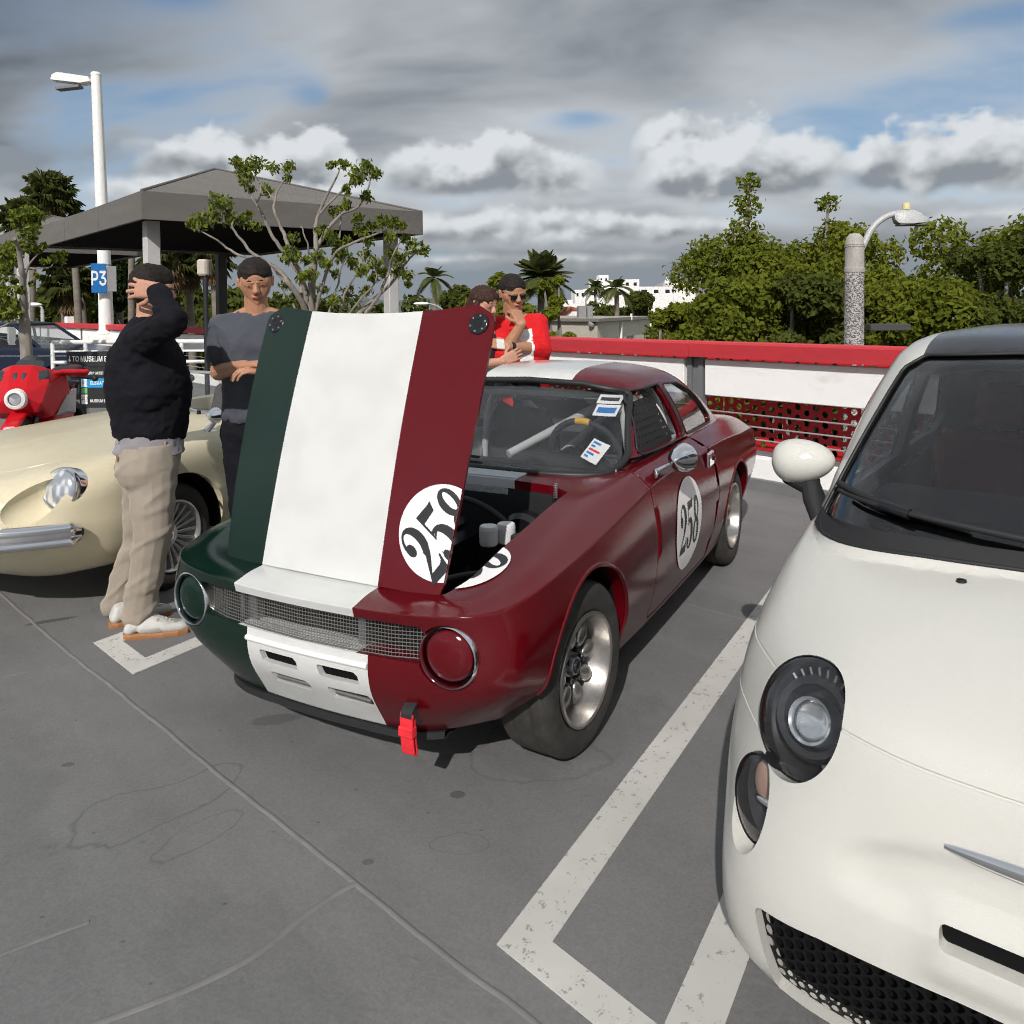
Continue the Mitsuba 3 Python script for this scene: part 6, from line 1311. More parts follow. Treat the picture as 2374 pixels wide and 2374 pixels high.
def build_roadster():
    c = thing('cream_roadster', 'cream open roadster with chrome bumpers and a turbine spoked wheel, behind the man in black', 'car')
    G = interp_grid(roadster_rows(), 6, 9, smooth=3)
    body = man(ring_solid(G))
    for yy in (0.0, 2.25):
        for sg in (1, -1): body = body - man(cyl([sg * .47, yy, .315], [sg * 1.1, yy, .315], .345, n=72))
    cockpit = round_poly([(-.57, .86), (.57, .86), (.56, 1.85), (-.56, 1.85)], .12)
    body = body - prism(cockpit, .30, 1.2, 'z')
    for sg in (1, -1):
        e = trimesh.creation.icosphere(4, 1.0); e.apply_scale([.082, .20, .088])
        d = np.array([sg * -.34, -.86, -.36]); d /= np.linalg.norm(d); u = np.cross(d, [0, 0, 1.0]); u /= np.linalg.norm(u); w = np.cross(u, d)
        e.apply_transform(basis([sg * .548, -.715, .632], u, d, w)); body = body - man(e)
    row = lambda r: G[r * 6]
    # bonnet shut line from the nose over the wings, and the door line
    r8 = row(8); s8 = np.concatenate([(r8[9 * 0:9 * 7] * [-1, 1, 1])[::-1], r8[1:9 * 7]]); body = body - man(tube(s8, .0032, 6))
    F = G.reshape(-1, 3); sd_ = F[F[:, 0] > .68]; sf = LinearNDInterpolator(sd_[:, 1:], sd_[:, 0])
    q = spline([(.78, .26), (.76, .5), (.78, .75), (.80, .84)], 24); fx = sf(q); ok = ~np.isnan(fx)
    for sg in (1, -1): body = body - man(tube(np.c_[sg * fx[ok], q[ok]], .003, 6))
    add(c + '__body', body, 'roadster_paint', 35, RF)
    F2 = np.vstack([F, F * [-1, 1, 1]]); fs = F2[(F2[:, 1] < -.2) & (F2[:, 2] > .25) & (F2[:, 2] < .7)]; front = LinearNDInterpolator(fs[:, [0, 2]], fs[:, 1])
    def LB(sg):
        n_ = np.array([sg * .10, -.965, .24]); n_ /= np.linalg.norm(n_); u_ = np.cross([0, 0, 1.0], n_); u_ /= np.linalg.norm(u_)
        m_ = basis([sg * .590, -.592, .682], u_, np.cross(n_, u_), n_); m_[:3, :3] = m_[:3, :3] * 1.09; return m_
    for sg in (1, -1):
        k = uniq(c + '__headlight'); B = LB(sg)
        def pl(m): m = m.copy(); m.apply_transform(B); return m
        add(k, pl(lathe(np.array([(.086 * math.cos(t_), .030 * math.sin(t_)) for t_ in np.linspace(0, math.pi / 2, 12)]), 44)), 'lamp_lens', True, RF)
        add(k + '__reflector', pl(lathe(np.array([(.085, -.004), (.070, -.030), (.03, -.048), (0, -.05)]), 44)), 'reflector', 30, RF)
        add(k + '__ring', pl(lathe(np.array([(.084, -.006), (.086, .006), (.092, .010), (.099, .004), (.102, -.012), (.102, -.06)]), 48)), 'chrome', 50, RF)
        for i in range(-3, 4): add(k + '__lens_rib', pl(tube([[.024 * i, -math.sqrt(max(.0058 - (.024 * i) ** 2, 1e-5)), .026 - 2.2 * (.024 * i) ** 2 - .014], [.024 * i, 0, .031 - 2.6 * (.024 * i) ** 2], [.024 * i, math.sqrt(max(.0058 - (.024 * i) ** 2, 1e-5)), .026 - 2.2 * (.024 * i) ** 2 - .014]], .0016, 5)), 'reflector', 60, RF)
        add(k + '__pod', pl(lathe(np.array([(.100, -.05), (.092, -.12), (.05, -.16), (0, -.17)]), 40)), 'roadster_paint', 40, RF)
        # quarter bumper
        b = uniq(c + '__bumper'); n = 44
        path = spline(np.array([(.16, -.945, .478), (.28, -.925, .478), (.45, -.855, .478), (.58, -.755, .478), (.675, -.655, .478), (.715, -.590, .476)]), n); t = np.gradient(path, axis=0); t /= np.linalg.norm(t, axis=1, keepdims=True); nn = np.stack([t[:, 1], -t[:, 0], 0 * t[:, 0]], -1)
        sec = np.array([(-.004, .056), (.022, .060), (.040, .050), (.046, .034), (.040, .020), (.020, .010), (.018, -.008), (.036, -.020), (.044, -.034), (.040, -.048), (.022, -.058), (-.004, -.054)]); tp = np.interp(np.linspace(0, 1, n), [0, .04, .93, 1], [.55, 1, 1, .55])
        ring = path[:, None] + nn[:, None] * sec[None, :, :1] * tp[:, None, None] + np.array([0, 0, 1.0]) * sec[None, :, 1:] * tp[:, None, None]
        m_ = len(sec); i, j = np.meshgrid(np.arange(n - 1), np.arange(m_), indexing='ij'); f = quads(np.stack([i * m_ + j, (i + 1) * m_ + j, (i + 1) * m_ + (j + 1) % m_, i * m_ + (j + 1) % m_], -1).reshape(-1, 4)); f = np.vstack([f, [[0, a + 1, a] for a in range(1, m_ - 1)], [[(n - 1) * m_, (n - 1) * m_ + a, (n - 1) * m_ + a + 1] for a in range(1, m_ - 1)]])
        add(b, trimesh.Trimesh(ring.reshape(-1, 3) * [sg, 1, 1], f if sg > 0 else f[:, ::-1], process=False), 'chrome', 40, RF)
        ring2 = path[-9:, None] + nn[-9:, None] * np.array([[.010], [.012]])[None] + np.array([0, 0, 1.0]) * np.array([[.05], [-.05]])[None]; 
        add(b + '__end_gap', tube(path[-10:] + nn[-10:] * .004 + [.0, .012, 0], .020, 8) if sg > 0 else tube((path[-10:] + nn[-10:] * .004 + [0, .012, 0]) * [-1, 1, 1], .020, 8), 'black_matt', 40, RF)
        add(c + '__side_marker', lathe(np.array([(0, .012), (.016, .010), (.022, 0), (.022, -.01)]), 22, 'x').apply_scale([sg, 1, 1]).apply_translation([sg * .800, .385, .605]), 'amber', 40, RF)
    for x, y, sg in ((.742, 0, 1), (-.742, 0, -1), (.745, 2.25, 1), (-.745, 2.25, -1)):
        kk = uniq(c + '__wheel'); wheel(RF, kk, x, y, .300, .301, .185, .200, sg, 20, 'spokes', alloy='alloy_light')
        wl = lathe(np.array([(.342, -.02), (.342, -.27), (.02, -.27)]), 44, 'x'); wl.apply_translation([.79, y, .315])
        if sg < 0: wl.apply_transform(np.diag([-1, 1, 1, 1.0]))
        wl.update_faces(np.all(wl.vertices[wl.faces][:, :, 2] > .22, axis=1)); add(c + '__wheel_well', wl, 'dark_cavity', 30, RF)
    # screen, interior
    wp = [(-.60, .80, .885), (-.56, .845, 1.00), (-.53, .93, 1.13), (-.40, .90, 1.145), (0, .86, 1.155), (.40, .90, 1.145), (.53, .93, 1.13), (.56, .845, 1.00), (.60, .80, .885)]
    k = uniq(c + '__windscreen'); fr = spline(np.array(wp), 70); add(k + '__frame', tube(fr, .011, 8), 'chrome', 60, RF)
    base = spline(np.array([(-.60, .80, .885), (-.35, .69, .895), (0, .645, .90), (.35, .69, .895), (.60, .80, .885)]), 40); add(k + '__base_strip', tube(base, .010, 8), 'chrome', 60, RF)
    topc = fr[20:50]; bb = base; a_ = np.linspace(0, 1, 12); tt = np.array([np.interp(np.linspace(0, 1, 40), np.linspace(0, 1, len(topc)), topc[:, i]) for i in range(3)]).T
    gl = bb[:, None] * (1 - a_)[None, :, None] + tt[:, None] * a_[None, :, None]; i, j = np.meshgrid(np.arange(39), np.arange(11), indexing='ij'); add(k, (gl.reshape(-1, 3), np.stack([i * 12 + j, (i + 1) * 12 + j, (i + 1) * 12 + j + 1, i * 12 + j + 1], -1).reshape(-1, 4)), 'window_glass', True, RF)
    add(c + '__rear_mirror', cat(trimesh.creation.icosphere(2, 1).apply_scale([.075, .02, .035]).apply_translation([0, .90, 1.105]), cyl([0, .88, 1.0], [0, .90, 1.10], .008)), 'black_gloss', 50, RF)
    add(c + '__dashboard', tm(m3.Manifold.batch_hull([m3.Manifold.sphere(.04, 14).translate(p_) for p_ in ([-.54, .86, .86], [.54, .86, .86], [-.54, 1.0, .84], [.54, 1.0, .84], [-.54, .95, .62], [.54, .95, .62])])), 'tan_trim', 40, RF)
    a = np.linspace(0, 2 * math.pi, 41)[:-1]; add(c + '__steering_wheel', tube(np.stack([.33 + .18 * np.cos(a), 1.18 + .06 * np.sin(a), .89 + .165 * np.sin(a)], -1), .013, 8, closed=True), 'seat_black', 60, RF)
    for sx in (-.3, .3): add(c + '__seat', tm(m3.Manifold.batch_hull([m3.Manifold.sphere(.06, 14).translate([sx + a_, yy, zz]) for a_, yy, zz in ((-.16, 1.62, .45), (.16, 1.62, .45), (-.15, 1.78, .92), (.15, 1.78, .92))])), 'tan_trim', 40, RF)
    add(c + '__cabin_floor', bx([-.56, .86, .31], [.56, 1.84, .32]), 'tan_trim', False, RF)
    # mirror, wipers, cowl grille
    mk = uniq(c + '__wing_mirror'); add(mk, lathe(np.array([(0, -.07), (.02, -.065), (.042, -.03), (.050, .0), (.046, .01), (0, .012)]), 32, 'y').apply_translation([.70, .395, .935]), 'chrome', 40, RF)
    add(mk + '__stem', tube(spline([(.672, .345, .842), (.685, .37, .87), (.70, .395, .90)], 10), np.linspace(.022, .012, 10), 10), 'chrome', 60, RF)
    add(mk + '__foot', tm(m3.Manifold.batch_hull([m3.Manifold.sphere(.012, 12).translate(q_) for q_ in ([.675, .26, .826], [.690, .40, .834], [.66, .40, .840])])), 'chrome', 50, RF)
    for pts in ([(.34, .66, .905), (.18, .67, .935), (-.05, .68, .945)], [(-.10, .64, .915), (-.30, .68, .935), (-.48, .75, .93)]): add(c + '__wiper', tube(spline(np.array(pts), 16) + [0, -.01, .006], .006, 6), 'chrome', 60, RF)
    for x in (.34, -.10): add(c + '__wiper_spindle', lathe(np.array([(0, .035), (.012, .03), (.016, 0)]), 14).apply_translation([x, .645, .89]), 'black_gloss', 40, RF)
    add(c + '__wiper_spindle_cover', bx([.60, .50, .845], [.66, .66, .862], .006), 'chrome', False, RF) if False else None
build_roadster()
# ================================================================== people
def skin(name, a, b): M(name, P(lambda p, n, uv: mix(a, b, fbm(p.x * 24, p.y * 24, p.z * 24, 3))), .5, spec=.35, sheen=.2)
skin('skin_light', (.42, .215, .14), (.50, .275, .185)); skin('skin_tan', (.36, .175, .10), (.44, .23, .14))
def cloth(name, a, b, s=30.0, sheen=.6, rough=.85):
    M(name, P(lambda p, n, uv: mix(a, b, .6 * fbm(p.x * s, p.y * s, p.z * s, 3) + .4 * noise(p.x * 380, p.y * 380, p.z * 380))), rough, spec=.2, sheen=sheen)
cloth('knit_black', (.0035, .0034, .0052), (.008, .0074, .011), 30, .12); cloth('cotton_khaki', (.27, .232, .185), (.345, .30, .24), 14, .2); cloth('cotton_grey', (.050, .056, .068), (.080, .088, .104), 22, .4); cloth('denim_black', (.005, .0055, .008), (.010, .011, .015), 30, .1); cloth('cotton_red', (.52, .010, .014), (.66, .020, .022), 12, .4); cloth('cotton_white', (.66, .65, .62), (.76, .75, .72)); cloth('linen_grey', (.20, .19, .20), (.28, .27, .28), 18); cloth('knit_dark', (.02, .018, .02), (.035, .03, .032))
M('hair_black', P(lambda p, n, uv: mix((.008, .0065, .006), (.030, .024, .020), noise(p.x * 260, p.y * 260, p.z * 90))), .75, spec=.2)
M('hair_brown', P(lambda p, n, uv: mix((.020, .010, .007), (.060, .030, .020), noise(p.x * 200, p.y * 200, p.z * 40))), .7, spec=.25)
M('shoe_leather', P(lambda p, n, uv: mix((.52, .515, .48), (.42, .415, .38), fbm(p.x * 30, p.y * 30, p.z * 30, 3))), .5); M('shoe_suede', (.27, .265, .21), .9); M('gum_sole', (.33, .15, .06), .6); M('belt_black', (.01, .01, .011), .4); M('patch_brown', (.17, .085, .03), .7)
M('eye_white', (.7, .69, .66), .2, coat=.5); M('eye_dark', (.02, .012, .008), .1, coat=.5); M('lip_tone', (.33, .10, .08), .45)
S_ = lambda p, r, n=16: m3.Manifold.sphere(float(r), n).translate([float(x) for x in p])
def bone(a, b, ra, rb): return m3.Manifold.batch_hull([S_(a, ra), S_(b, rb)])
def hullm(pts): return m3.Manifold.batch_hull([S_(p, r) for p, r in pts])
def soft(m, edge, it=8, wr=0.0, ws=9.0, seed=0, an=(1, 1, 1)):
    m = m.refine_to_length(edge); t = tm(m); t = trimesh.Trimesh(t.vertices, t.faces, process=True); t.merge_vertices()
    trimesh.smoothing.filter_taubin(t, lamb=.5, nu=.52, iterations=it)
    if wr:
        v = t.vertices; r = meshkit.fbm(v * np.array(an) * ws, 3, seed); r2 = meshkit.fbm(v * np.array(an) * ws * 2.3 + 5, 2, seed + 3); fold = 1 - np.abs(r2 - .5) * 5
        t.vertices = v + t.vertex_normals * (wr * ((r - .5) * 1.6 + .5 * np.clip(fold, -.4, 1) * .7))[:, None]
    return t
def hand(wrist, d, back, thumb, L=.19, curl=(.25, .3, .3), spread=.10, gap=1.0, sc=1.0):
    """Palm with five fingers: d = finger direction, back = normal of the back of the hand, thumb = side of the thumb."""
    u = lambda v: np.asarray(v, float) / np.linalg.norm(v)
    d = u(d); back = u(np.asarray(back, float) - d * (np.asarray(back, float) @ d)); s = u(np.asarray(thumb, float) - d * (np.asarray(thumb, float) @ d) - back * (np.asarray(thumb, float) @ back))
    w = np.asarray(wrist, float); pl = L * .50
    ks = [w + d * pl * a + s * b * sc for a, b in ((.98, .030), (1.04, .010), (1.0, -.011), (.92, -.030))]
    palm = hullm([(w + s * .018 * sc, .019 * sc), (w - s * .016 * sc, .018 * sc), (ks[0], .0125 * sc), (ks[1], .013 * sc), (ks[2], .0125 * sc), (ks[3], .0115 * sc)])
    out = palm
    for i, (k, ln) in enumerate(zip(ks, (.46, .52, .48, .38))):
        a = (1.5 - i) * spread; dd = u(d * math.cos(a) + s * math.sin(a)); p = k; r0 = (.0092, .0096, .0092, .0082)[i] * sc
        ang = 0.0
        for j, (q, c) in enumerate(zip((.46, .30, .24), curl)):
            ang += c; e = p + (dd * math.cos(ang) - back * math.sin(ang)) * ln * L * q * 1.0; out = out + bone(p, e, r0 * (1 - .08 * j), r0 * (1 - .08 * (j + 1))); p = e
    t0 = w + d * pl * .25 + s * .026 * sc; t1 = t0 + u(s * .75 + d * .75 - back * .25) * .042 * sc; t2 = t1 + u(d * .9 + s * .35 - back * .3) * .034 * sc
    out = out + bone(t0 - s * .008, t1, .0135 * sc, .0105 * sc) + bone(t1, t2, .0105 * sc, .009 * sc)
    return out
def head(c, f, up, sc=1.0, nose=True):
    """Head and the top of the neck: centre of the skull, facing direction, up; returns manifold and a local-to-world function."""
    u = lambda v: np.asarray(v, float) / np.linalg.norm(v)
    f = u(f); up = u(np.asarray(up, float) - f * (np.asarray(up, float) @ f)); l = np.cross(up, f); c = np.asarray(c, float)
    W_ = lambda a, b, z: c + (f * a + l * b + up * z) * sc
    m = hullm([(W_(-.020, 0, .030), .080 * sc), (W_(.022, 0, .030), .072 * sc), (W_(.0, .0, .045), .074 * sc), (W_(.040, .022, .015), .050 * sc), (W_(.040, -.022, .015), .050 * sc)])
    m = m + hullm([(W_(.030, .028, -.005), .050 * sc), (W_(.030, -.028, -.005), .050 * sc), (W_(.052, .012, -.070), .028 * sc), (W_(.052, -.012, -.070), .028 * sc), (W_(.070, 0, -.088), .016 * sc), (W_(-.010, .035, -.045), .034 * sc), (W_(-.010, -.035, -.045), .034 * sc)])
    m = m + hullm([(W_(.086, .0, .012), .009 * sc), (W_(.104, 0, -.022), .012 * sc), (W_(.094, .011, -.028), .009 * sc), (W_(.094, -.011, -.028), .009 * sc)])
    m = m + hullm([(W_(.080, .034, .022), .008 * sc), (W_(.088, .008, .020), .008 * sc)]) + hullm([(W_(.080, -.034, .022), .008 * sc), (W_(.088, -.008, .020), .008 * sc)])
    m = m + hullm([(W_(.084, .014, -.055), .009 * sc), (W_(.084, -.014, -.055), .009 * sc), (W_(.086, 0, -.054), .010 * sc)])
    for s in (1, -1): m = m + hullm([(W_(-.004, s * .076, .012), .009 * sc), (W_(-.016, s * .084, .016), .009 * sc), (W_(-.012, s * .080, -.022), .008 * sc), (W_(.002, s * .075, -.018), .007 * sc)])
    return m, W_
def face_parts(k, W_, sc=1.0, shades=False):
    if not shades:
        for s in (1, -1):
            e = uniq(k + '__eye'); add(e, trimesh.creation.icosphere(2, .0115 * sc).apply_translation(W_(.0735, s * .031, .002)), 'eye_white', True); add(e + '__iris', trimesh.creation.icosphere(2, .0065 * sc).apply_translation(W_(.0805, s * .031, .001)), 'eye_dark', True)
            add(k + '__eyebrow', tm(hullm([(W_(.088, s * .012, .026), .0035), (W_(.088, s * .030, .030), .0035), (W_(.076, s * .046, .024), .003)])), 'hair_black', True)
    add(k + '__lips', tm(hullm([(W_(.089, .020, -.056), .0035), (W_(.095, 0, -.052), .005), (W_(.089, -.020, -.056), .0035), (W_(.094, 0, -.060), .0045)])), 'lip_tone', True)
def cap_hair(W_, sc=1.0, pts=None, r=.086, seed=0):
    m = hullm([(W_(-.024, 0, .038), .0845 * sc), (W_(.020, 0, .046), .074 * sc), (W_(-.03, 0, .0), .076 * sc), (W_(-.040, .02, -.03), .048 * sc), (W_(-.040, -.02, -.03), .048 * sc), (W_(.045, 0, .062), .046 * sc)])
    cut = hullm([(W_(.085, 0, -.02), .070 * sc), (W_(.10, 0, .035), .034 * sc), (W_(.05, 0, -.10), .07 * sc)]) 
    m = m - cut
    t = soft(m, .008 * sc, 4); v = t.vertices; t.vertices = v + t.vertex_normals * ((meshkit.fbm(v * 70, 3, seed) - .4) * .010)[:, None]
    return t

def px3(x, y, Y): return at(x, y, Y)
def shoe(k, heel, toe, mat='shoe_leather'):
    heel, toe = np.asarray(heel, float), np.asarray(toe, float); d = toe - heel; L = np.linalg.norm(d); d /= L; s = np.array([-d[1], d[0], 0])
    q = lambda a, b, z: heel + d * a * L + s * b + np.array([0, 0, z])
    up_ = hullm([(q(.10, .018, .045), .026), (q(.10, -.018, .045), .026), (q(.16, 0, .080), .034), (q(.36, 0, .085), .032)]) + hullm([(q(.30, .02, .05), .030), (q(.30, -.02, .05), .030), (q(.38, 0, .082), .030), (q(.62, .012, .05), .028), (q(.62, -.016, .05), .028)]) + hullm([(q(.60, .014, .043), .030), (q(.60, -.018, .043), .030), (q(.86, .016, .036), .024), (q(.86, -.010, .036), .024), (q(.93, .002, .034), .020)])
    add(k, soft(up_, .008, 5), mat, True)
    out = Polygon([(.0, 0), (.02, .026), (.12, .034), (.35, .030), (.60, .043), (.80, .044), (.95, .028), (1.0, .004), (.96, -.020), (.82, -.038), (.6, -.042), (.35, -.034), (.12, -.036), (.02, -.026)]).buffer(.004)
    pts = np.array(out.exterior.coords[:-1]); P3 = lambda h, g: np.array([q(a, b * g, h) for a, b in pts]); n = len(pts); v = np.vstack([P3(.0, .97), P3(.012, 1.04), P3(.024, 1.02), P3(.026, .9)]); F_ = []
    for r in range(3):
        for i in range(n): F_ += [[r * n + i, r * n + (i + 1) % n, (r + 1) * n + (i + 1) % n], [r * n + i, (r + 1) * n + (i + 1) % n, (r + 1) * n + i]]
    F_ += [[0, i + 1, i] for i in range(1, n - 1)] + [[3 * n, 3 * n + i, 3 * n + i + 1] for i in range(1, n - 1)]
    add(k + '__sole', trimesh.Trimesh(v, np.array(F_), process=False), 'gum_sole' if mat == 'shoe_leather' else 'black_matt', 40)
    if mat == 'shoe_leather':
        for sg in (1, -1): add(k + '__side_panel', tm(hullm([(q(.42, sg * .034, .035), .014), (q(.58, sg * .034, .036), .014), (q(.52, sg * .020, .076), .014)])), 'shoe_suede', True)
        add(k + '__toe_cap', soft(hullm([(q(.76, .012, .046), .021), (q(.76, -.012, .046), .021), (q(.91, .004, .036), .020)]), .008, 3), 'shoe_suede', True)
        for a in (.44, .50, .56, .62, .68): add(k + '__lace', tube([q(a, .022, .094 - (a - .44) * .12), q(a + .02, 0, .102 - (a - .44) * .125), q(a, -.022, .094 - (a - .44) * .12)], .004, 6), 'cotton_white', 60)

# ---- the man in black, hand on the back of his head
def man_black():
    k = thing('person', 'man in black jumper and khaki trousers, hand on the back of his head', 'person')
    Y = 3.86; J = lambda x, y, dy=0.0: px3(x, y, Y + dy)
    f = np.array([.86, .45, 0]); f /= np.linalg.norm(f); l = np.array([-f[1], f[0], 0])
    hipc = J(284, 872); chest = J(276, 690); neck = J(282, 600); hc = J(288, 546, .02)
    hR, hL = hipc - l * .085, hipc + l * .085; shR, shL = J(266, 648, -.10), J(262, 640, .26)
    kneeR, kneeL = J(290, 1000, -.10), J(268, 1010, .12); ankR, ankL = J(262, 1165, -.02), J(226, 1150, .22)
    elR = J(325, 604, -.30); wrR = J(297, 548, -.17)
    elL = J(236, 760, .36); wrL = J(270, 840, .34)
    hm, HW = head(hc, [.70, .70, -.10], [.12, .1, 1], 1.0)
    hm = hm + bone(hc + [-.01, -.01, -.05], neck - [0, 0, .04], .058, .062)
    hd = hand(wrR, [-.96, .10, .10], [-.25, -1, .1], [0, 0, -1.0], .19, (.30, .45, .45), .17, sc=1.08)
    fl = hand(wrL, [.1, 0, -1], l, [.9, .2, 0], .18, (.5, .5, .4), .04)
    body = hm + bone(shR, elR, .050, .042) + bone(elR, wrR, .042, .027) + bone(shL, elL, .05, .042) + bone(elL, wrL, .042, .028) + hullm([(chest, .12), (neck, .06), (shR, .05), (shL, .05)]) + hullm([(chest, .12), (hipc, .13)]) + bone(hR, kneeR, .09, .06) + bone(kneeR, ankR, .06, .045) + bone(hL, kneeL, .09, .06) + bone(kneeL, ankL, .06, .045)
    bm = soft(body, .014, 6); hm2 = tm(hd.refine_to_length(.004) + fl.refine_to_length(.006)); hm2 = trimesh.Trimesh(hm2.vertices, hm2.faces, process=True); trimesh.smoothing.filter_taubin(hm2, iterations=8)
    add(k + '__body', man(bm) + man(hm2), 'skin_light', True)
    add(k + '__hair', cap_hair(HW, 1.02, seed=3), 'hair_black', True)
    gt = tm(hullm([(HW(.02, .080, .010), .004), (HW(.085, .070, .008), .004)]) + hullm([(HW(.02, -.080, .010), .004), (HW(.085, -.070, .008), .004)])); add(k + '__glasses', gt, 'black_gloss', True)
    up = J(279, 740); wst = J(282, 812)
    jm = hullm([(neck - [0, 0, .05], .085), (shR, .072), (shL, .075), (chest + f * .02, .155), (chest - f * .03, .15)]) + hullm([(chest + f * .02, .155), (chest - f * .04, .145), (up + f * .05, .150), (up - f * .045, .142), (up + l * .06, .14), (up - l * .06, .14)]) + hullm([(up + f * .05, .150), (up - f * .045, .142), (wst + f * .040, .132), (wst - f * .03, .130), (wst + l * .05, .13), (wst - l * .05, .13)])
    hem = wst - np.array([0, 0, .02]); jm = jm.trim_by_plane([0.05, 0, 1.0], float(hem[2] + .05 * hem[0] - .02))
    jm = jm + bone(shR, elR, .078, .064) + bone(elR, elR + (wrR - elR) * .90, .062, .043) + bone(shL, elL, .078, .062) + bone(elL, elL + (wrL - elL) * .95, .060, .042)
    add(k + '__jumper', soft(jm, .013, 7, .017, 8.0, 4, (1, 1, 1.5)), 'knit_black', True)
    tl = wst - np.array([0, 0, .10]); add(k + '__shirt_tail', soft(hullm([(wst - [0, 0, .05] + l * .05, .135), (wst - [0, 0, .05] - l * .05, .135), (tl + l * .05 + f * .02, .133), (tl - l * .05 + f * .02, .133), (tl - f * .03, .132)]).trim_by_plane([.02, 0, 1.0], float(tl[2] + .02 * tl[0] + .0)), .014, 4, .010, 16, 7), 'linen_grey', True)
    bt = J(284, 836); wa = np.linspace(0, 2 * math.pi, 49)[:-1]; el = lambda z, g: np.array([bt + f * math.cos(a) * (.142 + g) + l * math.sin(a) * (.175 + g) + [0, 0, z] for a in wa])
    ring = np.concatenate([el(-.019, .004), el(.019, .004), el(.019, -.012), el(-.019, -.012)]); n = 48; F_ = []
    for r in range(4):
        for i in range(n): a, b, c_, d_ = r * n + i, r * n + (i + 1) % n, ((r + 1) % 4) * n + (i + 1) % n, ((r + 1) % 4) * n + i; F_ += [[a, b, c_], [a, c_, d_]]
    add(k + '__belt', trimesh.Trimesh(ring, np.array(F_), process=False), 'belt_black', 40)
    tz = float(bt[2]) + .012
    pel = hullm([(bt + l * .075, .118), (bt - l * .075, .118), (bt + f * .035, .112), (bt - f * .035, .112), (hR - f * .03 - [0, 0, .02], .125), (hL - f * .03 - [0, 0, .02], .125), (hR + f * .02, .11), (hL + f * .02, .11)]).trim_by_plane([0, 0, -1.0], -tz)
    mR = (hR + kneeR) / 2; mL = (hL + kneeL) / 2
    tr = pel + bone(hR - [0, 0, .03], mR, .118, .102) + bone(mR, kneeR, .102, .085) + bone(kneeR, (kneeR + ankR) / 2, .085, .082) + bone((kneeR + ankR) / 2, ankR + [.0, 0, .03], .082, .080) + bone(hL - [0, 0, .03], mL, .118, .102) + bone(mL, kneeL, .102, .085) + bone(kneeL, ankL + [0, 0, .03], .085, .078)
    t = soft(tr, .012, 7); v = t.vertices; zz = v[:, 2]; amp = np.interp(zz, [0, .12, .35, .8, .95], [.022, .018, .012, .014, .003]); r = meshkit.fbm(v * [4, 4, 7] + 3, 2, 9); r2 = meshkit.fbm(np.c_[v[:, 0] * 2.5 + v[:, 2] * 3.0, v[:, 1] * 2.5, v[:, 2] * 9.5 - v[:, 0] * 7], 2, 14); fold = np.clip(1 - np.abs(r2 - .5) * 7, 0, 1)
    t.vertices = v + t.vertex_normals * (amp * ((r - .5) * 1.3 + fold * .65 - .15))[:, None]; add(k + '__trousers', t, 'cotton_khaki', True)
    for a in (0.15, -1.2, -2.0, 2.4): add(k + '__belt_loop', tube([bt + f * math.cos(a) * .149 + l * math.sin(a) * .182 + [0, 0, z] for z in (-.035, 0, .028)], .006, 6), 'cotton_khaki', 60)
    pc = bt - f * .145 - l * .055 - [0, 0, .045]; add(k + '__waist_patch', tm(hullm([(pc + l * .035, .006), (pc - l * .035, .006), (pc + l * .035 - [0, 0, .014], .006), (pc - l * .035 - [0, 0, .014], .006)])), 'patch_brown', True)
    hR_ = ankR * [1, 1, 0] - np.array([.055, 0, 0]); kk = uniq(k + '__shoe'); hs0 = ground_v(233, 1204); ts0 = ground_v(356, 1192); shoe(kk, hs0, hs0 + (ts0 - hs0) / np.linalg.norm(ts0 - hs0) * .305)
    kk = uniq(k + '__shoe'); h2 = ground_v(205, 1184); shoe(kk, h2, h2 + np.array([.245, .17, 0]))
def ground_v(vx, vy): v = ray_v(vx, vy); return np.array([0, 0, CAM_H]) - v * (CAM_H / v[2])
man_black()

